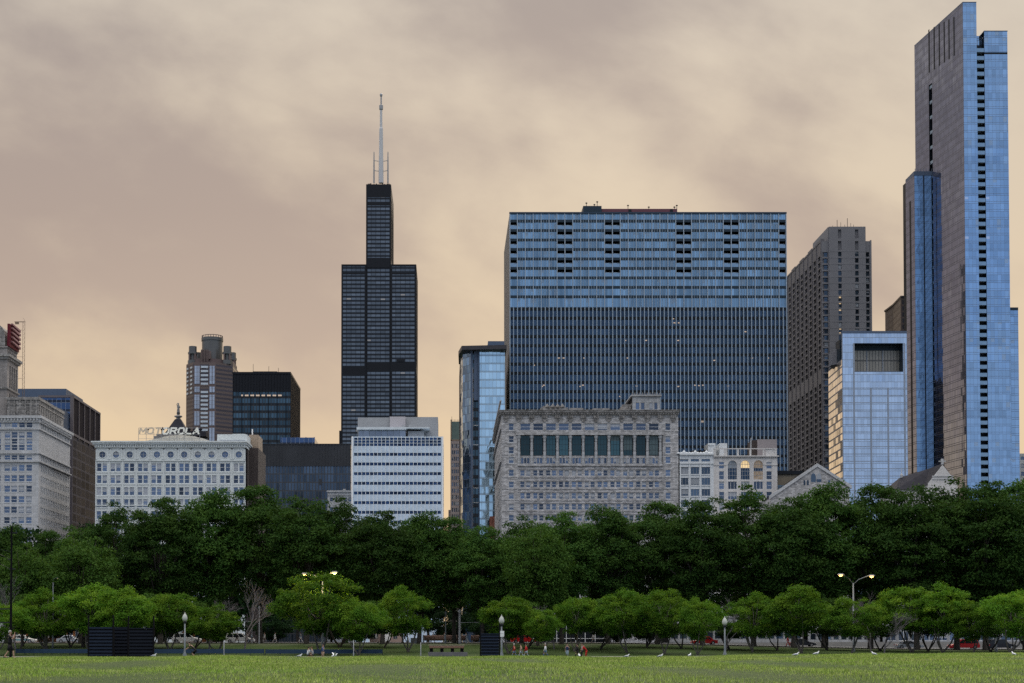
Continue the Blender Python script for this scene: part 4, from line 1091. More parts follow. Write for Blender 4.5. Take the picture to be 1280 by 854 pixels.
for i, c in enumerate(np.linspace(g(100), g(250), 13)):
    h_ = 1.1 if i in (2, 6, 10) else .55; mb.lathe((F.A.x + c, D + .1, zt + .3), [(.75, 0), (.7, h_ * .5), (.4, h_ * .8), (.08, h_ * 1.2)], 8)
mb.box(xL, xR - .02, D + .02, D + .38, zt, zt + .75)
for s in (.28, g(149.5) - .2, g(197.5) - .2, F.L - 1.2): mb.fb(F, s, s + .45, -1, Z(v_(570), D), .002, .2)
mb.build('wall', ['white_glazed', 'black'], R)
W = Windows(R, ('win_dark', 'frame_grey')); W.grid(F, cols, rw, style='tl'); W.grid(F, cols, att, style='m'); W.done()
mb = MB(); mb.box(X(885, D + 6, 560), X(894.5, D + 6, 560), D + 6, D + 14, zt - .5, Z(554.2, D + 6)); mb.box(X(899.5, D + 6, 560), X(909, D + 6, 560), D + 6, D + 14, zt - .5, Z(554.2, D + 6))
mb.box(X(886, D + 5, 560), X(893.5, D + 5, 560), D + 5.8, D + 6, Z(556.5, D + 5), Z(555, D + 5)); mb.build('roof_box', 'white_glazed', R)
mb = MB()
for k in range(6): mb.box(X(864 + 3.4 * k, D + 5, 563), X(866.4 + 3.4 * k, D + 5, 563), D + 5, D + 7, zt, Z(563.5 - (k % 2) * 1.0, D + 5))
mb.build('roof_vent', 'metal_dark', R)

# ---- O: cream building with three tall arches ------------------------------------------------------
F = front(892.02, 971.8, D, 600); xL, xR = F.A.x, F.B.x; h = lambda px: F.s(860 + px / 8.543); w = lambda py: 540 + py / 8.543
R = empty('arched_cream_building', ((xL + xR) / 2, D, 0), 'cream stone building with three tall arched windows, one lit, and an open balustrade', 'building')
zt = Z(w(262), D); mb = MB(); mb.box(xL + .02, xR - .4, D + 1.2, D + 30, -1, zt - .4, 1)
side = [(h(332), h(386)), (h(838), h(896))]
srow = [(Z(w(b), D), Z(w(a), D)) for a, b in ((320, 392), (420, 508), (530, 612), (640, 722), (752, 834))]
grid(mb, F, [side[0]], srow, -1, zt, .4, 0, 0, h(405)); grid(mb, F, [side[1]], srow, -1, zt, .4, 0, h(820), F.L)
arch = [(h(428), h(522)), (h(565), h(658)), (h(702), h(800))]
arow = [(Z(w(b), D), Z(w(a), D)) for a, b in ((530, 612), (640, 722), (752, 834))]
zsp, zab = Z(w(352), D), Z(w(508), D)
grid(mb, F, arch, arow, -1, zab, .4, 0, h(405), h(820))
e = h(405)
for a, b in arch + [(h(820), h(820))]:
    if a > e: mb.fb(F, e, a, zab, zt, -.4, 0)
    e = b
for a, b in arch:
    c, r_ = (a + b) / 2, (b - a) / 2; K = 12
    for j in range(K):
        t0, t1 = PI * j / K, PI * (j + 1) / K
        P = lambda s, z, o=0: (xL + s, D - o, z)
        A0, A1 = (c + r_ * math.cos(t0), zsp + r_ * math.sin(t0)), (c + r_ * math.cos(t1), zsp + r_ * math.sin(t1))
        B0, B1 = (c + r_ * math.cos(t0), zt), (c + r_ * math.cos(t1), zt)
        mb.face([P(*A1), P(*A0), P(*B0), P(*B1)], 0, [A1, A0, B0, B1]); mb.face([P(*A0), P(*A1), P(*A1, -.4), P(*A0, -.4)], 0)
        C0, C1 = (c + (r_ + .35) * math.cos(t0), zsp + (r_ + .35) * math.sin(t0)), (c + (r_ + .35) * math.cos(t1), zsp + (r_ + .35) * math.sin(t1))
        mb.face([P(*A1, .15), P(*A0, .15), P(*C0, .15), P(*C1, .15)]); mb.face([P(*C1, .15), P(*C0, .15), P(*C0), P(*C1)])
for s0, s1 in ((0, h(405)), (h(820), F.L)):
    mb.fb(F, s0, s1, zsp - .2, zsp + .1, .003, .2)
for a, b in arch + side: pass
mb.box(xL, xR + .5, D - .7, D + 29, zt - .1, zt + .25); 
for s in np.arange(.1, F.L - .3, .62): mb.fb(F, s, s + .3, zt - .45, zt - .1, .003, .45)
mb.build('wall', ['cream_stone', 'black'], R)
mb = MB(); zb0, zb1 = zt + .25, Z(w(176), D)
mb.fb(F, 0, F.L, zb1 - .25, zb1 + .05, -.4, .15)
for px in (285, 395, 412, 535, 668, 808, 940): mb.fb(F, min(h(px) - .25, F.L - .55), min(h(px) + .3, F.L), zb0, zb1 - .25, -.35, .1)
mb.fb(F, h(830), h(936), zb0, zb1 - .26, -.3, -.1)
mb.build('balustrade', 'cream_stone', R)
W = Windows(R, ('win_blue', 'frame_white')); W.grid(F, side, srow, style='s'); W.grid(F, arch, arow, style='t'); W.done()
plain('arch_blue', (.028, .055, .10), .2, .5); plain('arch_lit', (.55, .42, .25), .6, 0, .6, 1.6, emit=(1, .72, .36), es=.62); plain('arch_dim', (.22, .19, .16), .4, .3, .7, 1.4, emit=(1, .66, .35), es=.10)
plain('arch_grey', (.24, .26, .28), .25, .5, .3, .9)
for i, (a, b) in enumerate(arch):
    mb = MB(); c, r_ = (a + b) / 2, (b - a) / 2; K = 14; y = D + .36
    mt = ['arch_grey', 'arch_lit', 'arch_dim'][i]; low = ['arch_blue', 'arch_blue', 'arch_dim'][i]
    pts = [(xL + b, y, zsp - .0)] + [(xL + c + r_ * math.cos(PI * j / K), y, zsp + r_ * math.sin(PI * j / K)) for j in range(K + 1)] + [(xL + a, y, Z(w(385), D)), (xL + b, y, Z(w(385), D))]
    mb.face([(p_[0], p_[1], p_[2]) for p_ in pts[1:]][::-1], 0)
    z1_ = Z(w(418), D); mb.quad((xL + a, y, z1_), (xL + b, y, z1_), (xL + b, y, Z(w(385), D)), (xL + a, y, Z(w(385), D)), 1)
    mb.quad((xL + a, y, zab), (xL + b, y, zab), (xL + b, y, z1_), (xL + a, y, z1_), 2)
    for q in (-.34, 0, .34): mb.box(xL + c + q * 2 * r_ * .9 - .05, xL + c + q * 2 * r_ * .9 + .05, y - .08, y - .01, zab, zsp + r_ * (.95 if q == 0 else .7), 3)
    for zz in (Z(w(385), D), z1_, Z(w(345), D), (zab + z1_) / 2): mb.box(xL + a, xL + b, y - .1, y - .012, zz - .06, zz + .06, 3)
    mb.build('arched_window', [mt, 'arch_blue', low, 'frame_grey'], R)
RB = empty('roof_plant_house', (xL + 12, D + 10, zt), 'mauve brick plant house on the roof of the arched cream building', 'building')
plain('mauve_brick', (.26, .235, .245), .8, 0, .06, .8)
mb = MB(); y1 = D + 5; mb.box(X(947, y1, 555), X(971.2, y1, 555), y1, y1 + 12, zt, Z(549.3, y1)); mb.build('wall', 'mauve_brick', RB)
mb = MB(); mb.box(X(940, y1 + 1, 555), X(946.9, y1 + 1, 555), y1 + 1, y1 + 9, zt, Z(549.8, y1)); mb.build('brick_wall', 'brick_brown', RB)
mb = MB(); mb.tube([(X(938.5, y1, 555), y1, Z(560, y1)), (X(938.7, y1, 555), y1, Z(549, y1)), (X(939.8, y1, 555), y1, Z(547.5, y1))], .25, 6); mb.build('chimney', 'frame_grey', RB)

# ---- P: concrete tower ----------------------------------------------------------------------------
D = 720; F = front(1027, 1088.5, D, 302); xL, xR = F.A.x, F.B.x; Db = D * (1027 - CX) / (984.3 - CX); zt = Z(301.5, D); zc = Z(284, D)
R = empty('concrete_apartment_tower', ((xL + xR) / 2, D, 0), 'tall grey brown concrete tower with a deep window grid and two slit columns', 'building')
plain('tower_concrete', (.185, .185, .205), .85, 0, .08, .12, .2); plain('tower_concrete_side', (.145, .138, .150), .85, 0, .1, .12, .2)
k4 = lambda px: F.s(970 + px / 4.744); w4 = lambda py: 260 + py / 4.744
LS = Fac((xL, Db), (xL, D + .6)); fl = 38.4 / 4.744 / 1900 * D
mb = MB(); mb.box(xL + 1.2, xR - .02, D + 1.0, Db - .1, -1, zt - .6, 1)
ncol = 8; pc = LS.L / ncol
cols = [(pc * i + pc * .26, pc * (i + 1) - pc * .10) for i in range(ncol)]
rows = []; z = Z(w4(275), D)
blank = (Z(477, D), Z(464, D))
while z > 5:
    if not (blank[0] < z - fl / 2 < blank[1]): rows.append((z - fl + .75, z))
    z -= fl
grid(mb, LS, cols, rows, -1, zt, 1.2, 0)
for i in range(ncol + 1): s = min(max(pc * i, .3), LS.L - .3); mb.fb(LS, s - .35, s + .35, -1, zt + .5, .002, .45)
for i in range(ncol):
    mb.fb(LS, pc * i + .45, pc * (i + 1) - .45, zt - .02, zt + .8 + (.6 if i % 2 else 0), -1.5, .2)
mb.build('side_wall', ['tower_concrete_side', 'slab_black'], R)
mb = MB(); fx0, fx1 = k4(312), k4(528)
strips = [(k4(275), k4(307)), (k4(365), k4(385)), (k4(465), k4(486)), (k4(532), k4(552))]
rf = []; z = Z(w4(262), D)
while z > 5: rf.append((z - fl + .8, z)); z -= fl
grid(mb, F, strips, rf, -1, zt - 1.5, .9, 0)
mb.fb(F, 0, fx0 - .3, zt - 1.5, zt, -.9, 0); mb.fb(F, fx1 + .3, F.L, zt - 1.5, zt, -.9, 0); mb.fb(F, fx0 - .3, fx1 + .3, zt - 1.5, zc - .01, -30, -.02)
CF = Fac((xL + fx0, D - .9), (xL + fx1, D - .9))
cs = [(a - fx0, b - fx0) for a, b in strips[1:3]]
grid(mb, CF, cs, rf + [(Z(w4(253), D), Z(w4(200), D)), (Z(w4(184), D), Z(w4(131), D))], -1, zc, .85, 0)
mb.box(xL + fx0, xL + fx1, D - .05, D - .02, zt, zc)
for zz in [q[1] for q in rf][::1]: mb.fb(CF, 0, CF.L, zz - .05, zz + .05, .001, .05)
mb.fb(F, F.L - .5, F.L + .25, -1, zt + .4, .003, .3)
mb.build('front_wall', ['tower_concrete', 'slab_black'], R)
mb = MB(); mb.box(xL + fx0 + .01, xL + fx1 - .01, D - .01, D + .05, zt, zc - .1); mb.build('core_back', 'slab_black', R)
W = Windows(R, ('win_dark', 'frame_dark'))
W.grid(LS, cols, rows, rec=1.0, style=''); W.grid(F, strips, rf, rec=.7, style='s'); W.grid(CF, cs, rf, rec=.4, style=''); W.done()
mb = MB()
for v in (370.5, 378, 386.5): mb.fb(CF, cs[0][0] + .3, cs[0][1] - .3, Z(v + 2.5, D), Z(v, D), -.38, -.33)
for v in (411, 416, 427, 435): mb.fb(CF, cs[0][0] + .3, cs[0][1] - .3, Z(v + 1.5, D), Z(v, D), -.38, -.33)
plain('lit_warm', (.6, .5, .35), .6, emit=(1, .7, .38), es=.5); mb.build('lit_room', 'lit_warm', R)
mb = MB()
for u, v in ((1046.5, 275), (1051, 278), (1059.3, 273), (1063.5, 279), (1056, 281), (1041, 282), (1067, 281)): xx = X(u, D + 8, 290); mb.tube([(xx, D + 8, zc - .2), (xx, D + 8, Z(v, D + 8))], .13 if v < 276 else .09, 4)
mb.build('antenna', 'metal_dark', R)
mb = MB()
for k in range(7): y = D + 8 + k * 8.5; mb.box(xL + 1.5, xL + 4, y, y + 4.5, zt - .6, zt + 2.0 - (k % 2) * .7)
mb.tube([(xL + 1.5, Db - 20 - .2 * j, zt + 1 + .0 * j) for j in range(3)], .5, 6)
mb.build('roof_plant', 'tower_concrete_side', R)

# ---- Q: mid-rise glass building with framed opening ------------------------------------------------
D = 600; F = front(1052.3, 1133.6, D, 440); xL, xR = F.A.x, F.B.x; zt = Z(416.8, D)
R = empty('framed_glass_building', ((xL + xR) / 2, D, 0), 'pale blue glass midrise with a large framed terrace opening near its top', 'building')
curtain('midrise_glass', (.44, .55, .70), (.24, .30, .40), 1.22, 2.95, .07, .22, 0, (0, 0, 0), .92, .06, .020, .18, wave=.04)
curtain('midrise_side', (.80, .74, .66), (.20, .19, .20), 4.6, 2.95, .22, .65, 0, (0, 0, 0), .95, .08, .03, .25)
curtain('terrace_glass', (.30, .28, .25), (.13, .13, .135), 1.22, 4.5, .25, .6, 0, (0, 0, 0), .25, .3, .01, .15)
k5 = lambda px: F.s(1020 + px / 7.115); w5 = lambda py: 400 + py / 7.115
o0, o1, oz0, oz1 = k5(341), k5(774), Z(w5(462), D), Z(w5(207), D)
mb = MB()
mb.fq(F, 0, o0, -1, zt, 0, 0); mb.fq(F, o1, F.L, -1, zt, 0, 0); mb.fq(F, o0, o1, oz1, zt, 0, 0); mb.fq(F, o0, o1, -1, oz0, 0, 0)
mb.build('glass_wall', 'midrise_glass', R)
mb = MB(); S_ = Fac((xL + 1.35, D + 27), (xL, D)); 
mb.fq(S_, 0, S_.L, -1, Z(448.5, D), 0, 0); mb.build('side_glazing', 'midrise_side', R)
mb = MB(); mb.box(xL + 1.5, xR - .01, D + 5.5, D + 26, -1, Z(449, D) , 0); mb.box(xL + .45, xR - .01, D + .1, D + 5.4, -1, oz0 - .05, 0); mb.box(xL + .1, xR - .01, D + .1, D + 1.2, oz1 + .02, zt - .02, 0)
mb.box(xL + .1, xL + o0 - .02, D + .1, D + 1.2, oz0, oz1, 0); mb.box(xL + o1 + .02, xR - .01, D + .1, D + 5.4, oz0, zt - .3, 0)
mb.box(xL + .6, xR - .02, D + 5.5, D + 12, oz0, oz1 + 2.5, 0)
mb.fb(F, o0, o1, oz1 - .05, oz1 + .01, -5.4, -1.2, 0)
mb.build('core', 'slab_spandrel', R)
mb = MB(); B_ = Fac((xL + o0, D + 5.3), (xL + o1, D + 5.3)); mb.fq(B_, 0, B_.L, oz0, Z(w5(252), D), 0, 0); mb.build('terrace_wall', 'terrace_glass', R)
mb = MB(); mb.fb(F, 0, F.L, zt, zt + .9, -1.2, .25); mb.build('parapet', 'blue_metal', R)
plain('midrise_frame', (.26, .30, .37), .4, .3)
mb = MB()
for s in (k5(335), k5(486), k5(637), k5(785)): mb.fb(F, s - .32, s + .32, -1, Z(w5(606), D) if s in (k5(486), k5(637)) else oz1, .002, .12)
z = Z(w5(606), D)
while z > 0: mb.fb(F, 0, F.L, z - .14, z + .14, .003, .10); z -= (Z(w5(606), D) - Z(w5(744), D)) / 2.12
mb.fb(F, 0, .35, -1, zt, .004, .15)
for t_ in (.33, .66): mb.box(xL + o0 + (o1 - o0) * t_ - .12, xL + o0 + (o1 - o0) * t_ + .12, D + 5.05, D + 5.28, oz0, Z(w5(252), D))
mb.build('mullion', 'midrise_frame', R)
mb = MB(); y1 = D + 10; mb.box(X(1044, y1, 440), X(1056, y1, 440), y1, y1 + 10, Z(449, D) - .3, Z(436.5, y1)); mb.box(X(1040.5, y1, 440), X(1043.9, y1, 440), y1 + 1, y1 + 6, Z(449, D) - .3, Z(440, y1)); mb.build('roof_plant', 'tower_concrete', R)

# ---- R: dark brown tower behind -------------------------------------------------------------------
D = 900; F = front(1126, 1140, D, 400)
R = empty('dark_brown_tower', (X(1128, D), D, 0), 'dark brown gridded tower partly hidden behind the tall blue glass tower', 'building')
curtain('brown_dark_grid', (.02, .02, .026), (.060, .045, .042), 2.6, 3.7, .9, 1.1, 0, (0, 0, 0), .0, .3, .02, .5)
zt = Z(372, D); xa = X(1112.2, 930, 380); mb = MB(); mb.prism([(F.A.x, D), (F.B.x, D), (F.B.x, D + 40), (xa, D + 40), (xa, D + 23)], -1, zt, 0, None)
mb.build('wall', 'brown_dark_grid', R)
mb = MB(); mb.prism([(F.A.x - .2, D - .5), (F.B.x, D - .5), (F.B.x, D + 40.4), (xa - .5, D + 40.4), (xa - .5, D + 23)], zt, zt + 1); mb.build('parapet', 'brown_dark_grid', R)

# ---- S: tall blue glass tower ---------------------------------------------------------------------
D = 620
R = empty('blue_glass_skyscraper', (X(1232, D), D + 20, 0), 'tallest blue glass residential tower with a balcony slot, at the frame edge', 'skyscraper')
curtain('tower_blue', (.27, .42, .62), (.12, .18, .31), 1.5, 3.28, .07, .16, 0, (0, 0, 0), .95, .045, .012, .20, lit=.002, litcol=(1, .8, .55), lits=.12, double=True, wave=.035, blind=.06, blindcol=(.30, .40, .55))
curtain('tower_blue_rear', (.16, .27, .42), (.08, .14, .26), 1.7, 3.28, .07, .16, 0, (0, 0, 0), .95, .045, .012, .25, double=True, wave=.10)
curtain('tower_grey', (.265, .29, .39), (.075, .072, .085), 1.5, 3.28, .12, .22, 0, (0, 0, 0), .95, .05, .010, .16, double=True, skew=(0, -.10, 0))  # same glass as the front, tinted greyer to give its mauve sky reflection
plain('slot_navy', (.018, .026, .042), .5); plain('balcony_slab', (.34, .40, .50), .5, .1)
U = lambda u, D_=D, v=30: X(u, D_, v)
xf = U(1203.6); zf = Z(3.5, D); Db = 666; xb = X(1143, Db, 59)
xA, xN, xB = U(1220.6), U(1230), U(1259)
zA_, zN, zB_ = zf, Z(41.5, D), Z(39.5, D)
mb = MB()
FA = Fac((xf, D), (xA, D)); mb.fq(FA, 0, FA.L, -1, zA_, 0, 0)
FS = Fac((xA, D), (xA, D + 3)); mb.fq(FS, 0, FS.L, -1, zA_, 0, 0)
FB = Fac((xN, D), (xB, D)); mb.fq(FB, 0, FB.L, -1, Z(68, D), 0, 0); mb.fq(FB, 0, FB.L, Z(65.5, D), zB_, 0, 0)
FN = Fac((xA, D + 3), (xN, D + 3)); mb.fq(FN, 0, FN.L, Z(53, D), zN, 0, 0)
FR = Fac((xB, D), (xB, Db)); mb.fq(FR, 0, FR.L, -1, zB_, 0, 0)
FE = Fac((xA, D + 3), (xA, Db)); mb.fq(FE, 0, FE.L, zN, zA_, 0, 0)
mb.build('front_glazing', 'tower_blue', R)
# grey side, split round the balcony slot at u 1163..1167
dx, dy = xb - xf, Db - D
pt = lambda k, o=0: (xf + dx * k + o * -.993, D + dy * k + o * -.12)
ks = lambda u, v=300: (lambda m_: (xf - m_ * D) / (m_ * dy - dx))((X(u, 1000, v)) / 1000)
k1, k0 = ks(1166.8), ks(1162.6)
mb = MB(); 
G1 = Fac(pt(k1), pt(0)); G2 = Fac(pt(1), pt(k0)); G3 = Fac(pt(k0), pt(k1))
G1 = Fac(pt(k1), pt(0)); mb.fq(G1, 0, G1.L, -1, zf, 0, 0)
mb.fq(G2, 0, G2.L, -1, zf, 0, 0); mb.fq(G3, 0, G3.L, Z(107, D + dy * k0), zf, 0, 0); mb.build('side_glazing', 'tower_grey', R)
mb = MB(); mb.prism([(xf + .3, D + .2), (xA - .2, D + .2), (xA - .2, D + 3.2), (xN + .2, D + 3.2), (xN + .2, D + .2), (xB - .3, D + .2), (xB - .3, Db - 1), (pt(1, -.4)[0], Db - 1), pt(k0, -.3), pt(k0, -2.7), pt(k1, -2.7), pt(k1, -.3)], -1, zN - .8, 0)
mb.prism([(xf + .3, D + .2), (xA - .2, D + .2), (xA - .2, Db - 1), (pt(1, -.4)[0], Db - 1)], zN, zf - .6, 0)
mb.build('core', 'slab_black', R)
mb = MB(); mb.fb(FB, 0, FB.L, Z(68, D), Z(65.5, D), -1, -.25); 
for u in (1161, 1167.5, 1173.8, 1180, 1186, 1192.3):
    ka, kb = ks(u, 80), ks(u + 1.2, 80); q0, q1 = pt(ka), pt(kb); Q = Fac(q0, q1)
    vb = 91.5 - (u - 1161) * .68; mb.fb(Q, 0, Q.L, Z(vb, D + dy * ka), Z(29 - (u - 1161) * .5 + 13, D + dy * ka) + 1.5, .02, .12)
mb.build('louvre_slot', 'slab_black', R)
mb = MB(); mb.prism([(xf - .05, D - .1), (xA + .05, D - .1), (xA + .05, Db), (xb - .05, Db)], zf, zf + .35); mb.box(xN - .05, xB + .1, D - .1, Db, zB_, zB_ + .35); mb.build('coping', 'blue_metal', R)
# balconies in the notch
bm_ = MB(); w_ = xN - xA; fh = 3.28
bm_.box(0.02, w_ - .02, 0.25, 2.98, 0, .28, 0); bm_.box(.03, w_ - .03, .2, .27, -.02, 1.55, 1); bm_.box(w_ * .2, w_ * .55, 2.6, 2.9, .28, 2.2, 2)
me = bm_.mesh('balcony', ['balcony_slab', 'rail_glass', 'slab_spandrel'])
z = Z(54, D) - 3.6
while z > 2: 
    o = bpy.data.objects.new('balcony', me); COL.objects.link(o); hang(o, R, (xA, D, z)); z -= fh
mb = MB(); mb.quad((xA, D + 2.99, -1), (xN, D + 2.99, -1), (xN, D + 2.99, Z(53.2, D)), (xA, D + 2.99, Z(53.2, D))); mb.build('slot_back', 'slot_navy', R)
# side slot balconies
p0, p1 = Vector(pt(k0)), Vector(pt(k1)); Q = Fac(p0, p1); bm_ = MB()
bm_.box(.05, Q.L - .05, .3, 2.2, 0, .3, 0); bm_.box(.05, Q.L - .05, .25, .32, .3, 1.2, 1)
me = bm_.mesh('balcony', ['balcony_slab', 'rail_glass']); z = Z(112, D + dy * k0)
n_ = 0
while z > 2 and n_ < 40:
    o = bpy.data.objects.new('side_balcony', me); COL.objects.link(o); o.rotation_euler.z = Q.rz; hang(o, R, (p0.x, p0.y, z)); z -= 2 * fh; n_ += 1
mb = MB(); mb.fb(Q, 0, Q.L, -1, Z(107, D + dy * k0), -2.6, -2.4); mb.build('side_slot_back', 'slab_black', R)
# rear wing, lower
Dw = 650; xw0, xw1 = X(1142.9, Dw, 220), X(1164, Dw, 220); zw = Z(219.5, Dw); xw2 = X(1132.3, 659, 227)
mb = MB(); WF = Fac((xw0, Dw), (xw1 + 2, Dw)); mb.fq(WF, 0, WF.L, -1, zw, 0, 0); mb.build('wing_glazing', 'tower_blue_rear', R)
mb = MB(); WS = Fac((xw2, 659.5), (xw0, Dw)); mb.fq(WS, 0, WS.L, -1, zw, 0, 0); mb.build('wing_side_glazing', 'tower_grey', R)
mb = MB(); mb.prism([(xw0 + .1, Dw + .1), (xw1 + 2, Dw + .1), (xw1 + 2, 664), (xw2 + .2, 664), (xw2 + .2, 659.8)], -1, zw - .1); mb.fb(WF, WF.L * .41, WF.L * .46, -1, zw, .003, .12); 
mb.fb(WS, WS.L * .42, WS.L * .6, 20, Z(252, 655), .003, .05)
mb.build('wing_core', 'slab_black', R)
mb = MB(); mb.fb(WF, -.2, WF.L, zw, zw + 1.8, -12, .2); 
for s in np.arange(.3, WF.L, 1.2): mb.fb(WF, s, s + .15, zw + 1.8, zw + 3.0, -.2, 0)
mb.build('wing_parapet', 'blue_metal', R)
# lower block at the far side
De = D + 4; xe0, xe1 = xB + .02, X(1272.8, De, 400); ze = Z(388, De)
mb = MB(); EF = Fac((xe0, De), (xe1, De)); ES = Fac((xe1, De), (xe1, De + 22)); mb.fq(EF, 0, EF.L, -1, ze, 0, 0); mb.fq(ES, 0, ES.L, -1, ze, 0, 0); mb.box(xe0, xe1 - .1, De + .1, De + 21, -1, ze - .1, 1)
mb.build('annexe_glazing', ['tower_blue', 'slab_black'], R)
mb = MB(); mb.fb(EF, 0, EF.L, ze, ze + 1.2, -21, .1); mb.box(xe0 + 1, xe0 + 1.6, De + 1, De + 2, ze + 1.2, ze + 2.4); mb.build('annexe_parapet', 'slab_spandrel', R)

# ---- T1: gabled stone hall beside the cream building -----------------------------------------------
D = 500
R = empty('gabled_stone_hall', (X(1021, D), D, 0), 'pale stone gable with arched windows and coped edges rising over the trees', 'building')
w3 = lambda py: 420 + py / 3.558; q3 = lambda px: 820 + px / 3.558
apx, apz = X(1021.5, D, 590), Z(583.5, D); lx, lz = X(964, D, 620), Z(623, D); rx, rz_ = X(1062, D, 610), Z(610, D)
mb = MB()
mb.face([(lx, D, -1), (rx, D, -1), (rx, D, rz_), (apx, D, apz), (lx, D, lz)], 0)
mb.quad((lx, D, -1), (lx, D, lz), (lx, D + 30, lz), (lx, D + 30, -1)); mb.quad((rx, D, rz_), (rx, D, -1), (rx, D + 30, -1), (rx, D + 30, rz_)); mb.face([(rx, D + 30, -1), (lx, D + 30, -1), (lx, D + 30, lz), (apx, D + 30, apz), (rx, D + 30, rz_)], 0)
mb.build('wall', 'rubble_stone', R)
mb = MB()
for (xa, za), (xb_, zb_) in (((lx - .6, lz - .3), (apx, apz)), ((apx, apz), (rx + .6, rz_ - .3))):
    mb.hexa([(xa, D - .5, za), (xb_, D - .5, zb_), (xb_, D + .6, zb_), (xa, D + .6, za), (xa, D - .5, za + 1.1), (xb_, D - .5, zb_ + 1.1), (xb_, D + .6, zb_ + 1.1), (xa, D + .6, za + 1.1)])
mb.build('coping', 'limestone_pale', R)
mb = MB(); mb.quad((lx, D + .61, lz), (apx, D + .61, apz), (apx, D + 30, apz), (lx, D + 30, lz)); mb.quad((apx, D + .61, apz), (rx, D + .61, rz_), (rx, D + 30, rz_), (apx, D + 30, apz)); mb.build('roof', 'slate_roof', R)
for px, r_ in ((700, 2.6), (725, 2.6), (675, 1.2), (660, 1.0), (770, 1.0)):
    mb = MB(); xx = X(q3(px), D, 600); zz = Z(w3(650), D)
    if r_ > 2: pts = [(-.8, 0), (.8, 0), (.8, 1.8), (.55, 2.6), (0, 3.0), (-.55, 2.6), (-.8, 1.8)]
    else: pts = [(-.3, 0), (.3, 0), (.3, 1.6), (-.3, 1.6)]; zz -= 1
    mb.face([(xx + a, D - .03, zz + b) for a, b in pts], 0, [(a + .5, b / 3) for a, b in pts]); mb.build('arched_window', 'win_dark', R)
R = empty('tan_flat_building', (X(985, D + 20), D + 20, 0), 'low tan building with a black roof edge between the cream building and the gable', 'building')
D = 530
mb = MB(); mb.box(X(972.2, D, 600), X(1016, D, 600), D, D + 16, -1, Z(593, D)); plain('tan_wall', (.22, .19, .145), .8, 0, .1, .3); mb.build('wall', 'tan_wall', R)
mb = MB(); mb.box(X(972.0, D, 600), X(1003, D, 600), D - .6, D + 14, Z(593, D), Z(588.6, D)); mb.build('roof_edge', 'slab_black', R)
mb = MB(); mb.box(X(972.2, D - 4, 600), X(984, D - 4, 600), D - 4, D - .05, -1, Z(606.5, D - 4)); mb.build('annexe', 'rail_glass', R)
# ---- T2: small church roof ------------------------------------------------------------------------
D = 480
R = empty('stone_chapel', (X(1165, D), D, 0), 'small chapel with a dark slate roof and pale gable before the glass towers', 'building')
ax, az = X(1178.2, D, 590), Z(580.8, D); gl, gr = X(1158, D, 610), X(1197, D, 610); gz = Z(604.5, D)
k = 1.0
mb = MB(); gl2 = ax - (gr - ax)
mb.face([(gl2, D, -1), (gr, D, -1), (gr, D, gz), (ax, D, az), (gl2, D, gz)], 0); mb.box(gl2 + .05, gr - .05, D + .05, D + 40, -1, gz - .3); mb.build('wall', 'cream_stone', R)
mb = MB()  # long roof running back and to the side
rx0 = X(1127, 505, 600)
mb.quad((gl2 - .3, D + .05, gz - .4), (ax, D + .05, az + .3), (ax, D + 38, az + .3), (gl2 - .3, D + 38, gz - .4)); mb.quad((ax, D + .05, az + .3), (gr + .3, D + .05, gz - .4), (gr + .3, D + 38, gz - .4), (ax, D + 38, az + .3))
xq0 = X(1117.5, D + 6, 612); xq1 = X(1126, D + 12, 600)
mb.quad((xq0, D + 4, Z(612, D + 4)), (gl2 + 2, D + 4, Z(612, D + 4)), (ax, D + 13, az + .2), (xq1, D + 13, Z(597, D + 13)))
mb.face([(xq0, D + 24, Z(612, D + 4)), (xq0, D + 4, Z(612, D + 4)), (xq1, D + 13, Z(597, D + 13))]); mb.quad((gl2 + 2, D + 24, Z(612, D + 4)), (xq0, D + 24, Z(612, D + 4)), (xq1, D + 13, Z(597, D + 13)), (ax, D + 13, az + .2))
mb.build('roof', 'slate_roof', R)
mb = MB(); mb.box(xq0 + .3, gl2 + 3, D + 4.5, D + 23, -1, Z(612.3, D + 4)); mb.build('side_wall', 'rubble_stone', R)
mb = MB(); mb.box(ax - .35, ax + .35, D - .1, D + .5, az, Z(573.5, D)); mb.box(ax - 1.1, ax + 1.1, D - .08, D + .48, Z(577.2, D), Z(576, D)); mb.build('cross', 'limestone_pale', R)
mb = MB(); 
for zz in (Z(596, D), Z(599.5, D)): mb.box(ax - 3.4, ax + 3.4, D - .25, D - .02, zz, zz + .3)
mb.build('string_course', 'limestone_pale', R); mb = MB()
mb.lathe((X(1127, D + 12, 595), D + 12, Z(597.5, D + 12)), [(.35, 0), (.5, 1), (.15, 1.4), (.1, 3)], 6); mb.build('finial', 'limestone_pale', R)
# ---- U: pale building at the frame edge ------------------------------------------------------------
D = 700
R = empty('pale_edge_building', (X(1290, D), D, 0), 'pale stone building beyond the tall blue tower, at the frame edge', 'building')
F = front(1272, 1330, D, 580); mb = MB(); zt = Z(567, D); mb.box(F.A.x, F.B.x, D + .4, D + 30, -1, zt - .4, 1); cols = spans(1, F.L - 1, 7, 1.8); rw = rows_v(D, [(571, 575), (580, 585), (590, 595)]); grid(mb, F, cols, rw, -1, zt); mb.build('wall', ['limestone_pale', 'black'], R)
W = Windows(R); W.grid(F, cols, rw); W.done()
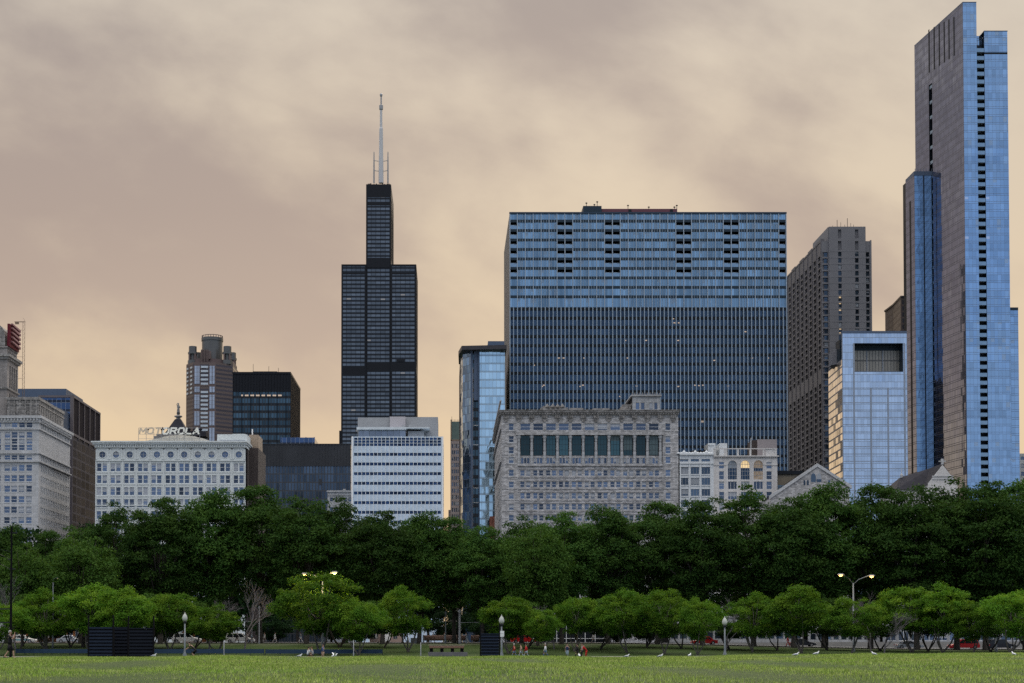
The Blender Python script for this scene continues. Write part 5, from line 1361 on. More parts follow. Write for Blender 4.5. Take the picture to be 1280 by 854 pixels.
# ================================================================== ground
def sm(t): t = np.clip(t, 0, 1); return t * t * (3 - 2 * t)
def gz(x, y):
    x = np.asarray(x, float); y = np.asarray(y, float)
    a = sm((x / np.maximum(y, 20) - .08) / .26)              # 0 to the south, 1 to the north
    E = 92 + 26 * a
    low = -1.05 + .30 * a; st = .52 - 1.06 * a
    z = low * sm((y - E) / 55)
    z = z + (st - low) * sm((y - 196) / 52)
    z = z * (1 - sm((y - 300) / 60)) + 0.0
    w = (1 - sm((y - 110) / 20)) * sm((y - 8) / 20)
    return z + w * (.06 * np.sin(x * .21 + 1.3) * np.sin(y * .13 + x * .05) + .045 * np.sin(x * .63 + y * .11))
def G(x, y): return float(gz(x, y))

mt, N, p = newmat('lawn')  # ground grass colour darkened to stand for the shade under the trees
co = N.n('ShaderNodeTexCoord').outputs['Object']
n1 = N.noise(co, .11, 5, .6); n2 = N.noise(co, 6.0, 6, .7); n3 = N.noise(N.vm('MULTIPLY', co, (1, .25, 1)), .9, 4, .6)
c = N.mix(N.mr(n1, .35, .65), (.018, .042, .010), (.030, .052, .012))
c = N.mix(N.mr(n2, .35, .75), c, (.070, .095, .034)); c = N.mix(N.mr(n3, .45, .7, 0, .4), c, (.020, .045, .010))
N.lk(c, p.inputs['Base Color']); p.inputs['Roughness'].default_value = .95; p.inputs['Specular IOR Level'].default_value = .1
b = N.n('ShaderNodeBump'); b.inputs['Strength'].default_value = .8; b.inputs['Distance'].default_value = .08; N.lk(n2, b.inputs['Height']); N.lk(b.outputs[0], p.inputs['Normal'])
plain('asphalt', (.10, .10, .105), .9, 0, .15, .5); plain('concrete_path', (.34, .33, .31), .9, 0, .12, .4); plain('kerb_stone', (.36, .35, .34), .9, 0, .1, .5)
plain('paint_white', (.62, .62, .60), .7, 0, .1, 1); plain('city_ground', (.16, .16, .16), .95, 0, .15, .05)

def sheet(name, x0, x1, ys, nx, mat, dz=0.0, xs=None):
    xs = np.linspace(x0, x1, nx) if xs is None else xs
    XX, YY = np.meshgrid(xs, ys); ZZ = gz(XX, YY) + dz
    v = np.stack([XX, YY, ZZ], -1).reshape(-1, 3); nx = len(xs); ny = len(ys)
    i = np.arange((ny - 1) * (nx - 1)); r, c = i // (nx - 1), i % (nx - 1); b = r * nx + c
    f = np.stack([b, b + 1, b + nx + 1, b + nx], 1)
    me = bpy.data.meshes.new(name); me.from_pydata(v.tolist(), [], f.tolist()); me.materials.append(MATS[mat])
    me.polygons.foreach_set('use_smooth', [True] * len(f))
    o = bpy.data.objects.new(name, me); COL.objects.link(o); return tag(o, kind='structure')
xs_ = np.concatenate([[-6000, -2500, -1200, -700, -450], np.linspace(-330, 330, 111), [450, 700, 1200, 2500, 6000]])
ys_ = np.concatenate([[-3000, -800, -200, -60], np.linspace(-10, 300, 125), np.linspace(306, 380, 12), [450, 700, 1500, 3000, 9000]])
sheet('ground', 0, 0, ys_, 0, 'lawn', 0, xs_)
sheet('pavement', -300, 300, np.array([292, 296, 300, 310, 320, 330, 340, 350, 362, 400, 460, 760]), 90, 'city_ground', .02)
sheet('road', -300, 300, np.linspace(257, 283, 14), 110, 'asphalt', .03)
sheet('near_pavement', -300, 300, np.linspace(252.5, 256.7, 4), 110, 'concrete_path', .14)
sheet('far_pavement', -300, 300, np.linspace(283.4, 292, 5), 110, 'concrete_path', .14)
sheet('path', -300, 300, np.linspace(192.2, 195.6, 4), 110, 'concrete_path', .02)
for nm, y0 in (('kerb', 256.7), ('kerb', 283.0)):
    mb = MB(); xs = np.linspace(-300, 300, 61)
    for a, b in zip(xs, xs[1:]):
        za, zb = G(a, y0), G(b, y0)
        mb.hexa([(a, y0, za - .1), (b, y0, zb - .1), (b, y0 + .35, zb - .1), (a, y0 + .35, za - .1), (a, y0, za + .16), (b, y0, zb + .16), (b, y0 + .35, zb + .16), (a, y0 + .35, za + .16)])
    tag(mb.build(nm, 'kerb_stone'), kind='structure')
mb = MB()
for k in range(100):
    x = -300 + k * 6.0; mb.quad((x, 269.9, G(x, 270) + .045), (x + 3, 269.9, G(x + 3, 270) + .045), (x + 3, 270.1, G(x + 3, 270) + .045), (x, 270.1, G(x, 270) + .045))
tag(mb.build('road_marking', 'paint_white'), kind='structure')

# grass blades on the near field
mt, N, p = newmat('blade')
gp = N.n('ShaderNodeNewGeometry'); pos = gp.outputs['Position']; ri = gp.outputs['Random Per Island']
n1 = N.noise(N.vm('MULTIPLY', pos, (.22, 1.3, 0)), .13, 5, .60); n2 = N.noise(N.vm('MULTIPLY', pos, (.6, 1.6, 0)), .75, 4, .6)
c = N.mix(N.mr(n1, .38, .62), (.21, .38, .028), (.35, .45, .075))
c = N.mix(N.m('MULTIPLY', N.mr(n2, .50, .66), .85), c, (.47, .50, .22)); c = N.mix(N.mr(N.noise(N.vm('MULTIPLY', pos, (.4, 1.2, 0)), .45, 3), .40, .56, .65, 0), c, (.14, .25, .022))
c = N.mix(N.mr(ri, 0.80, 1.0, 0, .9), c, (.42, .46, .17)); c = N.mix(N.mr(ri, 0.0, .35, .45, 0), c, (.07, .13, .018))
N.lk(c, p.inputs['Base Color']); p.inputs['Roughness'].default_value = .8; p.inputs['Specular IOR Level'].default_value = .15
N.lk(N.vm('NORMALIZE', N.vm('ADD', N.vm('SCALE', gp.outputs['Normal'], None, .45), (0, 0, 1))), p.inputs['Normal'])
rng = np.random.default_rng(5)
nb = 330000
yb = np.sqrt(rng.uniform(34 ** 2, 122 ** 2, nb)); xb = rng.uniform(-.315, .40, nb) * yb + rng.normal(0, 1.0, nb)
zb = gz(xb, yb); s_ = np.clip(yb / 60, .75, 1.5); hb = rng.uniform(.03, .085, nb) * (1 + .5 * (rng.random(nb) > .96)); wb = rng.uniform(.008, .016, nb) * s_
pt_ = np.sin(xb * .9 + 2 * np.sin(yb * .31)) * np.sin(yb * .55 + 1.5 * np.sin(xb * .23)); hb = hb * (1 + .9 * np.clip(pt_, 0, 1) ** 2) + .012
an = rng.uniform(0, PI, nb); tx, ty = rng.normal(0, .025, nb), rng.normal(0, .025, nb)
P0 = np.stack([xb - np.cos(an) * wb, yb - np.sin(an) * wb, zb - .01], 1); P1 = np.stack([xb + np.cos(an) * wb, yb + np.sin(an) * wb, zb - .01], 1); P2 = np.stack([xb + tx, yb + ty, zb + hb], 1)
def fast_mesh(name, verts, k, mat, smooth=False):
    """verts (n*k, 3), faces of k vertices each"""
    me = bpy.data.meshes.new(name); nv = len(verts); nf = nv // k
    me.vertices.add(nv); me.vertices.foreach_set('co', verts.astype(np.float32).ravel())
    me.loops.add(nv); me.loops.foreach_set('vertex_index', np.arange(nv, dtype=np.int32))
    me.polygons.add(nf); me.polygons.foreach_set('loop_start', np.arange(0, nv, k, dtype=np.int32))
    me.update(calc_edges=True); me.materials.append(MATS[mat]); me.validate(); return me
o = bpy.data.objects.new('grass', fast_mesh('grass', np.stack([P0, P1, P2], 1).reshape(-1, 3), 3, 'blade')); COL.objects.link(o)
tag(o, 'mown green park grass with paler dry patches', kind='stuff')

# ================================================================== trees
def leafmat(name, c0, c1, c2, trans=.35, drop=1.0):
    mt = bpy.data.materials.new(name); mt.use_nodes = True; t = mt.node_tree; t.nodes.clear(); N = NT(t)
    out = N.n('ShaderNodeOutputMaterial'); g = N.n('ShaderNodeNewGeometry'); inf = N.n('ShaderNodeObjectInfo')
    co = N.n('ShaderNodeTexCoord').outputs['Object']
    nz = N.noise(co, .45, 3, .6)
    c = N.mix(g.outputs['Random Per Island'], c0, c1); c = N.mix(N.mr(nz, .45, .7, 0, .8), c, c2)
    c = N.vm('SCALE', c, None, N.mr(inf.outputs['Random'], 0, 1, .62, 1.22))
    d = N.n('ShaderNodeBsdfPrincipled'); N.lk(c, d.inputs['Base Color']); d.inputs['Roughness'].default_value = .8; d.inputs['Specular IOR Level'].default_value = .07
    tr = N.n('ShaderNodeBsdfTranslucent'); N.lk(N.vm('MULTIPLY', c, (1.3, 1.25, .6)), tr.inputs[0])
    mx = N.n('ShaderNodeMixShader'); mx.inputs[0].default_value = trans; N.lk(d.outputs[0], mx.inputs[1]); N.lk(tr.outputs[0], mx.inputs[2]); N.lk(mx.outputs[0], out.inputs[0])
    MATS[name] = mt
leafmat('leaf_elm', (.022, .060, .014), (.040, .090, .018), (.062, .118, .022), .25)
leafmat('leaf_mid', (.036, .088, .018), (.055, .115, .020), (.08, .14, .026), .25)
leafmat('leaf_light', (.075, .135, .024), (.11, .18, .032), (.15, .20, .04), .35)
leafmat('leaf_bush', (.048, .128, .014), (.088, .198, .019), (.17, .27, .028), .34)
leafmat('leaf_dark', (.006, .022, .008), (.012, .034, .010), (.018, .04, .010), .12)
plain('bark', (.045, .040, .036), .9, 0, .25, 3); plain('bark_pale', (.11, .10, .09), .9, 0, .25, 3); plain('bark_grey', (.13, .12, .13), .9, 0, .2, 3)

def crown_mesh(name, seed, H, R, zlo, nclump, nleaf, leaf, mat, flat=.55, top=1.0, cr=(1.1, 2.1), lobes=(.78, 1.04)):
    """leaf sprays through an uneven crown; returns mesh and the clump centres (for limbs)"""
    r = np.random.default_rng(seed)
    cs = []
    zc, rz = (H * top + zlo) / 2, (H * top - zlo) / 2
    lob = [(r.uniform(0, 2 * PI), r.uniform(-.3, .9), r.uniform(*lobes)) for _ in range(10)]
    while len(cs) < nclump:
        d = r.normal(0, 1, 3); d /= np.linalg.norm(d); k = r.uniform(.35, 1.0) ** .45
        sc = 1.0
        for a, e, m_ in lob:
            q = np.array([math.cos(a) * math.cos(e), math.sin(a) * math.cos(e), math.sin(e)]); dt = max(0, float(d @ q)) ** 6; sc = sc * (1 - dt) + m_ * dt
        rr = R * (1.0 - .18 * max(0, d[2])) * (1 - .45 * max(0, -d[2]) ** 1.5)
        c = np.array([d[0] * rr * k * sc, d[1] * rr * k * sc, zc + d[2] * rz * k * min(1, sc)])
        cs.append(c)
    cs = np.array(cs); rad = r.uniform(cr[0], cr[1], nclump)
    rad *= np.where((cs[:, 2] > H * top - 1.8 * cr[1]), .8, 1)
    idx = r.choice(nclump, nclump * nleaf, p=rad ** 2 / (rad ** 2).sum())
    n = len(idx)
    d = r.normal(0, 1, (n, 3)); d /= np.linalg.norm(d, axis=1, keepdims=True)
    d[:, 2] = np.where(d[:, 2] < -.35, -d[:, 2] * .6, d[:, 2])
    k = r.uniform(.2, 1.25, n) ** .6
    pos = cs[idx] + d * (rad[idx] * k)[:, None] * np.array([1, 1, flat])
    nrm = d * .8 + np.array([0, 0, .45]) + r.normal(0, .7, (n, 3)); nrm /= np.linalg.norm(nrm, axis=1, keepdims=True)
    t = np.cross(nrm, r.normal(0, 1, (n, 3))); t /= np.linalg.norm(t, axis=1, keepdims=True) + 1e-9; b = np.cross(nrm, t)
    L = (leaf * r.uniform(.6, 1.35, n))[:, None]; W = L * r.uniform(.38, .6, (n, 1))
    q = np.stack([pos - t * L, pos - b * W + t * L * .1, pos + t * L, pos + b * W + t * L * .1], 1).reshape(-1, 3)
    return fast_mesh(name, q, 4, mat), cs
def limbs(mb, base, cs, H, z0, r0, n, seed, k=6, m=0):
    r = random.Random(seed)
    for c in r.sample(list(map(tuple, cs)), min(n, len(cs))):
        s = Vector((0, 0, z0 + r.uniform(0, .3) * H)) + base; e = Vector(c) + base
        mid = s.lerp(e, .5) + Vector((r.uniform(-.5, .5), r.uniform(-.5, .5), r.uniform(.2, 1.2)))
        mb.tube([s, mid, e], [r0 * .5, r0 * .3, r0 * .08], k, m)
def big_tree(kind, seed, H, R, zlo, mat='leaf_elm', ncl=190, nl=210, leaf=.215, bark='bark', flat=.72, cr=(1.1, 2.3)):
    o = bpy.data.objects.new(kind, None); COL.objects.link(o); o.empty_display_size = .5
    me, cs = crown_mesh('crown', seed, H, R, zlo, ncl, nl, leaf, mat, flat, cr=cr)
    c = bpy.data.objects.new('crown', me); COL.objects.link(c); c.parent = o
    mb = MB(); r = random.Random(seed); r0 = H * .017
    mb.tube([(0, 0, -.6), (0, 0, .3), (.1, 0, zlo * .6), (r.uniform(-.3, .3), .2, zlo + .2 * H), (r.uniform(-.6, .6), 0, H * .7)], [r0 * 1.5, r0 * 1.05, r0 * .9, r0 * .6, r0 * .15], 9)
    limbs(mb, Vector((0, 0, 0)), cs, H, zlo * .75, r0, 22, seed)
    local(mb, 'trunk', bark, o, True)
    return o
def small_tree(kind, seed, H, R, mat='leaf_bush', bark='bark_pale', zlo=2.2):
    o = bpy.data.objects.new(kind, None); COL.objects.link(o); o.empty_display_size = .5
    me, cs = crown_mesh('crown', seed, H, R, zlo, 92, 220, .13, mat, .8, cr=(.45, 1.35), lobes=(.62, 1.16))
    c = bpy.data.objects.new('crown', me); COL.objects.link(c); c.parent = o
    mb = MB(); r = random.Random(seed)
    for j in range(r.choice((2, 3, 3, 4))):
        a = r.uniform(0, 2 * PI); e = Vector((math.cos(a) * R * .45, math.sin(a) * R * .45, H * .5))
        mb.tube([(.12 * math.cos(a), .12 * math.sin(a), -.4), (.15 * math.cos(a), .15 * math.sin(a), .25), (e.x * .45 + r.uniform(-.15, .15), e.y * .45, zlo * .62), e], [.17, .12, .10, .04], 7)
    limbs(mb, Vector((0, 0, 0)), cs, H, zlo * .8, .14, 14, seed, 5)
    local(mb, 'trunk', bark, o, True)
    return o
def bare_tree(seed, H, spread):
    o = bpy.data.objects.new('bare_tree', None); COL.objects.link(o)
    mbT, mbC = MB(), MB(); r = random.Random(seed)
    def grow(p, d, L, rad, dep):
        q = p + d * L; mid = p.lerp(q, .5) + Vector((r.uniform(-1, 1), r.uniform(-1, 1), r.uniform(-.5, .5))) * L * .08
        (mbT if dep < 2 else mbC).tube([p, mid, q], [rad, rad * .85, rad * .68], 6 if dep < 2 else 4 if dep < 4 else 3, 0, False)
        if dep >= 6: return
        for _ in range(2 if dep < 1 else 3):
            nd = (d + Vector((r.uniform(-1, 1), r.uniform(-1, 1), r.uniform(-.35, .75))) * spread).normalized()
            grow(q if r.random() < .7 else mid, nd, L * r.uniform(.62, .85), rad * .62, dep + 1)
    grow(Vector((0, 0, -.3)), Vector((.12, 0, 1)).normalized(), H * .30, H * .014, 0)
    local(mbT, 'trunk', 'bark_grey', o, True); local(mbC, 'branches', 'bark_grey', o)
    return o
def place(o, x, y, s=1, sz=None, rz=None, label=None, cat='tree', group=None, z=None):
    o.location = (x, y, G(x, y) if z is None else z); o.scale = (s, s, sz if sz else s); o.rotation_euler.z = RND.uniform(0, 6.28) if rz is None else rz
    tag(o, label, cat, group); return o

BIG = [big_tree('shade_tree', 11 + i, 25, R_, zl) for i, (R_, zl) in enumerate(((7.4, 4.6), (6.6, 4.2), (8.0, 5.2), (7.0, 4.4), (6.2, 5.0)))]
used = set()
def use(lib, i):
    i %= len(lib)
    if (id(lib), i) in used: return copy_tree(lib[i])
    used.add((id(lib), i)); return lib[i]
behind = ['at the frame edge beside the dark lattice pole', 'under the stone hotel', 'under the dark office slab', 'beside the paler light green tree, under the white terracotta block', 'under the row of round windows',
 'under the brown drum topped tower', 'under the black office tower', 'under the charcoal ribbed block', 'below the small white stone block', 'below the ribbon window office', 'below the last ribbon windows, beside the slim pink tower',
 'below the blue glass tower with overhanging roof', 'below the dip in the treetops, beside the stone club block', 'under the corner of the grey stone block', 'under the middle of the grey stone colonnade',
 'under the end of the grey stone colonnade', 'under the narrow white building', 'under the arched cream building', 'before the low tan building', 'before the pale stone gable', 'under the concrete apartment tower', 'under the framed glass midrise',
 'before the small chapel gable', 'under the tall blue glass tower', 'below the annexe of the tall blue tower', 'beyond the frame edge street lamp', 'at the frame edge under the pale building']
front_row = [(-34, 650), (8, 652), (58, 660), (100, 654), (147, 628), (200, 612), (262, 606), (325, 603), (383, 616), (432, 622), (478, 630), (524, 635), (568, 643), (603, 652), (652, 645), (702, 631), (760, 627), (822, 622), (878, 617), (942, 606), (992, 612), (1030, 597), (1088, 600), (1146, 603), (1196, 598), (1232, 591), (1282, 592)]
k = 0
for i, (u, v) in enumerate(front_row):
    y = 242 + (i * 7 % 5) * 1.9; x = X(u, y); z = G(x, y); h = Z(v, y) - z
    lb = 'tall dark green shade tree ' + (behind[i] if i < len(behind) else 'in the row')
    place(use(BIG, i * 3 + 1), x, y, h / 25 * (.92 if u < 150 else 1.0), h / 25 * .985, None, lb, 'tree', 'tall shade trees along the street')
# second row, behind and between, filling the shade
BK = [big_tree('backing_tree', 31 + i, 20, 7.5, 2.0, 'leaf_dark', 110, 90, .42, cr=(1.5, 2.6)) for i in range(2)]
row2 = [(-60, 'beyond the frame edge'), (30, 'behind the police coloured car'), (118, 'behind the black slatted screens'), (205, 'behind the first white car'), (290, 'behind the second white car'), (372, 'behind the walkers in white'), (450, 'behind the yellow lit tree'),
        (535, 'behind the brown rail'), (608, 'behind the blue screen'), (690, 'above the dark glass pavilion'), (772, 'beside the dark glass pavilion'), (850, 'behind the red car'), (930, 'behind the lamp by the red car'), (1010, 'behind the double arm lamp'), (1090, 'behind the pale car'), (1170, 'behind the red estate car'), (1250, 'behind the last park lamp'), (1330, 'past the frame edge')]
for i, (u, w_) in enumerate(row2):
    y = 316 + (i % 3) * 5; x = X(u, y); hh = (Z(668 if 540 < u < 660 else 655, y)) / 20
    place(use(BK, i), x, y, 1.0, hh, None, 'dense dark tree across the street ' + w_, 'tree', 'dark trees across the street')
row3 = [(u, 278 + (i % 2) * 0) for i, u in enumerate(range(-20, 1340, 100))]
SH = [small_tree('dark_shrub', 71, 5.0, 4.4, 'leaf_dark', 'bark', .3)]
shr = [('below the orange brick wall', 55), ('beside the black slatted screens', 135), ('behind the white van', 205), ('between the two white cars', 268), ('behind the white shirted walkers', 340), ('below the yellow lit tree', 415), ('beside the pink stone doorway', 448),
       ('beside the grey street pole', 560), ('beside the blue screen', 612), ('at the end of the dark glass pavilion', 770), ('behind the low branches before the stone wall', 812)]
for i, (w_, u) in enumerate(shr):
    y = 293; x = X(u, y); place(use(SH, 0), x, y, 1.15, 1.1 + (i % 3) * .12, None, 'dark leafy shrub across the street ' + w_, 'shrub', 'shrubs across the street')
# light green tree by the white block and small park trees
LT = big_tree('light_green_tree', 51, 18, 5.6, 3.0, 'leaf_mid', 170, 190, .20)
x = X(104, 228); place(LT, x, 228, .95, (Z(662, 228) - G(x, 228)) / 18 , None, 'paler yellow green tree in front of the dark office slab')
LT2 = copy_tree(LT); x = X(28, 231); place(LT2, x, 231, .8, (Z(676, 231) - G(x, 231)) / 18, None, 'paler green tree beside the dark lattice pole under the stone hotel')
LT3 = copy_tree(LT); x = X(672, 233); place(LT3, x, 233, .9, (Z(646, 233) - G(x, 233)) / 18, None, 'mid green tree by the lower corner of the grey stone block')
SM_ = [small_tree('park_tree', 81 + i, 9.0, R_) for i, R_ in enumerate((4.4, 3.9, 4.8, 4.1, 3.6, 4.3, 4.0))]
MID = [small_tree('park_tree', 181 + i, 8.5, 4.6, 'leaf_mid', 'bark', 2.3) for i in range(2)]
park = [(-8, 745, 42, 'at the frame edge behind the man taking a photograph'), (60, 736, 44, 'behind the police coloured car'), (112, 728, 38, 'beside the first post of the black slatted screens'), (166, 727, 42, 'above the black slatted screens'), (212, 735, 38, 'above the lamp beside the cyclist'), (272, 757, 36, 'above the white car, smallest of the row'),
        (400, 714, 52, 'yellow lit by the street lamps above the seated pair'), (448, 744, 34, 'beside the yellow lit tree'), (510, 733, 38, 'before the pink stone doorway'), (636, 744, 36, 'above the acorn lamp with a sign'), (678, 757, 28, 'between the lamp with a sign and the walkers in red'), (718, 740, 30, 'above the pair in dark and red clothes'),
        (784, 737, 38, 'with a pale forked trunk'), (830, 734, 38, 'above two resting gulls'), (872, 742, 34, 'above the red car'), (941, 741, 36, 'beside the lamp by the red car'), (1002, 730, 38, 'in front of the two thick dark trunks'), (1064, 741, 40, 'under the double arm lamp'),
        (1140, 726, 46, 'behind the grey bare branches'), (1178, 731, 38, 'above the red estate car'), (1216, 752, 34, 'low, beside the grey pole'), (1262, 732, 38, 'above the last gull'), (1312, 740, 40, 'past the frame edge')]
for i, (u, v, hw, w_) in enumerate(park):
    y = 203 + (i * 5 % 7) * 2.2; x = X(u, y); z = G(x, y); h = (Z(v, y) - z)
    R_ = (4.4, 3.9, 4.8, 4.1, 3.6, 4.3, 4.0)[(i * 2) % 7]
    tr_ = place(use(SM_, i * 2), x, y, hw / 1900 * y / R_ * RND.uniform(.92, 1.12), h / 9.0 * .97, None, 'small bright green park tree ' + w_, 'tree', 'small park trees in front of the shade trees')
    tr_.rotation_euler.x = RND.uniform(-.10, .10); tr_.rotation_euler.y = RND.uniform(-.10, .10)
mid = [(25, 742, 'behind the lattice pole'), (88, 740, 'between the first two bright trees'), (140, 738, 'behind the black slatted screens'), (190, 742, 'just before the acorn lamp by the cyclist'), (243, 752, 'behind the acorn lamp by the cyclist'), (425, 745, 'between the yellow lit tree and its neighbour'), (480, 748, 'before the pink stone doorway'), (660, 752, 'beside the acorn lamp with a sign'),
       (750, 748, 'between two bright trees past the walkers in red'), (808, 745, 'behind two resting gulls'), (852, 748, 'behind the lone acorn lamp'), (912, 758, 'behind the lone lamp by the red car'), (972, 748, 'before the thick dark trunks'), (1034, 748, 'beside the double arm lamp'), (1100, 752, 'behind the grey bare branches'), (1160, 742, 'behind the widest park tree'), (1238, 752, 'beside the bare pale grey post'), (1286, 745, 'at the frame edge')]
for i, (u, v, w_) in enumerate(mid):
    y = 222 + (i * 3 % 4) * 2.0; x = X(u, y); h = Z(v, y) - G(x, y)
    place(use(MID, i), x, y, .95 + .1 * (i % 3), h / 8.5 * .97, None, 'darker mid green understorey tree ' + w_, 'tree', 'understorey trees between the rows')
BT_ = [bare_tree(5, 10.5, .62), bare_tree(9, 9, .7)]
for i, (u, v, y, w_) in enumerate(((312, 721, 214, 'tallest, above the second white car'), (268, 733, 217, 'low, beside the small tree above the white car'), (28, 716, 212, 'beside the dark lattice pole'), (700, 743, 222, 'behind the small trees above the walkers in red'), (914, 744, 219, 'beside the lamp by the red car'), (1112, 752, 205, 'in front of the wide park tree'), (1096, 737, 220, 'beside the double arm lamp'))):
    x = X(u, y); h = Z(v, y) - G(x, y); place(use(BT_, i), x - .8, y, .95, h / (10.5 if i % 2 == 0 else 9) * 1.0, i * 1.3, 'grey leafless tree ' + w_, 'bare tree', 'leafless trees')
# ================================================================== street furniture
plain('lamp_pole', (.17, .19, .21), .5, .2); plain('globe', (.40, .42, .40), .3, 0, .03, emit=(1, .95, .85), es=.03)
plain('lamp_glow', (1, .85, .5), .5, emit=(1.0, .50, .13), es=1.6); plain('screen_black', (.012, .015, .024), .7, 0, .1, spec=.1); plain('screen_blue', (.018, .026, .046), .7, 0, .1, spec=.1)
plain('banner_blue', (.022, .045, .085), .75, 0, .12, .3)
def park_lamp(u, y, vtop, label):
    x = X(u, y); z = G(x, y); h = Z(vtop, y) - z
    R = empty('park_lamp', (x, y, z), label, 'street lamp', 'acorn lamps along the park path')
    mb = MB(); mb.lathe((0, 0, 0), [(.30, -.2), (.30, .12), (.22, .3), (.24, .5), (.13, .75), (.10, 1.0), (.075, h - 1.15)], 12); local(mb, 'pole', 'lamp_pole', R, True)
    mb = MB(); mb.lathe((0, 0, h - 1.15), [(.08, 0), (.20, .06), (.20, .16), (.16, .24)], 12); local(mb, 'collar', 'metal_dark', R, True)
    mb = MB(); mb.lathe((0, 0, h - .91), [(.17, 0), (.27, .18), (.29, .36), (.22, .58), (.10, .76), (.05, .82), (.03, .92), (.005, .98)], 14); local(mb, 'globe', 'globe', R, True)
    return R
park_lamp(231, 166, 766, 'grey acorn lamp beside the cyclist and the white van')
pl = park_lamp(627, 162, 769, 'grey acorn lamp with a small white sign beside the blue screen')
mb = MB(); hz = Z(796, 162) - G(X(627, 162), 162); mb.box(-.26, .26, -.12, -.09, hz, hz + .62); mb.box(-.20, .20, -.125, -.121, hz + .33, hz + .36, 1); mb.box(-.20, .20, -.125, -.121, hz + .18, hz + .2, 1); local(mb, 'sign_plate', ['white_paint', 'frame_grey'], pl)
park_lamp(906, 165, 771, 'grey acorn lamp alone on the lawn beside the red car')
def arm_lamp(u, y, vtop, ul, vl, ur, vr, label, base=0, glow=1.0):
    x = X(u, y); z = G(x, y); R = empty('street_light', (x, y, z), label, 'street lamp', 'lit double arm street lights')
    zj = Z(vtop, y) - z
    mb = MB(); mb.lathe((0, 0, 0), [(.24, -.2), (.22, .5), (.15, .8), (.09, zj)], 10); local(mb, 'pole', 'lamp_pole', R, True)
    for uu, vv in ((ul, vl), (ur, vr)):
        ex, ez = X(uu, y) - x, Z(vv, y) - z; sg = 1 if ex > 0 else -1
        mb = MB(); mb.tube([(0, 0, zj - .2), (ex * .3, 0, zj + (ez - zj) * .5), (ex * .75, 0, ez - .05), (ex - sg * .35, 0, ez + .06)], .055, 6); a_ = local(mb, 'arm', 'lamp_pole', R, True)
        mb = MB(); mb.hexa([(ex - .45, -.16, ez + .0), (ex + .45, -.16, ez + .0), (ex + .45, .16, ez + .0), (ex - .45, .16, ez + .0), (ex - .3, -.09, ez + .17), (ex + .3, -.09, ez + .17), (ex + .3, .09, ez + .17), (ex - .3, .09, ez + .17)]); local(mb, 'lamp_head', 'metal_grey', R)
        mb = MB(); mb.lathe((ex, -.02, ez - .26), [(.06, 0), (.24, .07), (.32, .17), (.28, .27)], 12); local(mb, 'lamp_glass', 'lamp_glow', R, True)
        l = bpy.data.lights.new('lamp', 'POINT'); l.energy = 80 * glow; l.color = (1, .66, .24); l.shadow_soft_size = .3; lo = bpy.data.objects.new('lamp_light', l); COL.objects.link(lo); lo.parent = R; lo.location = (ex, -.1, ez - .45)
    return R
arm_lamp(403, 213, 723, 381, 717.5, 418, 715.5, 'lit double arm street light above the yellow green tree', glow=11.0)
arm_lamp(1067, 216, 729, 1051.5, 718.5, 1090, 720, 'lit double arm street light above the trees with both arms seen')
R = empty('street_light', (X(66, 225), 225, G(X(66, 225), 225)), 'single street light half hidden in the park trees behind the police coloured car', 'street lamp')
hh = Z(723, 225) - G(X(66, 225), 225)
mb = MB(); mb.lathe((0, 0, 0), [(.2, -.2), (.14, .8), (.08, hh - .3)], 8); mb.tube([(0, 0, hh - .3), (.2, 0, hh), (.6, 0, hh + .1)], .06, 6); local(mb, 'pole', 'lamp_pole', R, True)
mb = MB(); mb.box(.4, .95, -.12, .12, hh, hh + .16); local(mb, 'lamp_head', 'lamp_pole', R); mb = MB(); mb.lathe((.7, 0, hh - .12), [(.05, 0), (.14, .12)], 10); local(mb, 'lamp_glass', 'lit_warm', R)
def pole(u, y, vt, r, mat, label, head=True, name='pole', cat='pole', arm=None, vb=None):
    x = X(u, y); z = G(x, y); h = Z(vt, y) - z
    R = empty(name, (x, y, z), label, cat); mb = MB(); mb.lathe((0, 0, 0), [(r * 1.6, -.3), (r * 1.5, .4), (r, .6), (r * .85, h)], 10); local(mb, 'shaft', mat, R, True)
    if head: mb = MB(); mb.lathe((0, 0, h), [(r * .9, 0), (r * 1.6, .1), (r * 1.8, .35), (r * .7, .6), (.01, .7)], 8); local(mb, 'finial', mat, R, True)
    if arm: mb = MB(); mb.tube([(0, 0, h - arm[0]), (arm[1], 0, h - arm[0] + .05)], .05, 5); mb.box(arm[1] - .1, arm[1] + .5, -.12, .12, h - arm[0] - .02, h - arm[0] + .14); local(mb, 'arm', mat, R)
    return R
pole(574.5, 246, 767, .20, 'frame_grey', 'thick pale grey pole with a side arm behind the brown rail', True, arm=(1.5, 2.6))
pole(557, 248, 769, .10, 'lamp_pole', 'thin dark lamp post behind the brown rail, thinner of the two')
pole(572, 244, 770, .07, 'black', 'black post touching the thick pale grey pole')
pole(324, 246, 762, .10, 'frame_grey', 'slim pale post beside the walkers in white shirts')
pole(315, 250, 768, .05, 'frame_grey', 'thin post with a small lamp arm above the white car', False, arm=(1.2, -1.4))
pole(1245, 226, 782, .16, 'frame_grey', 'bare pale grey post between the park trees near the frame edge', False)
pole(1266, 232, 790, .08, 'black', 'short dark post beside the bare pale grey post')
for u, w_ in ((280, 'above the banner fence, beside the cyclist'), (365 + 77, 'behind the figures walking with a bird'), (526, 'before the brown rail')):
    pole(u, 192, 803 if u != 442 else 800, .05, 'frame_grey', 'thin pale sapling stake ' + w_, False, 'stake', 'stake')
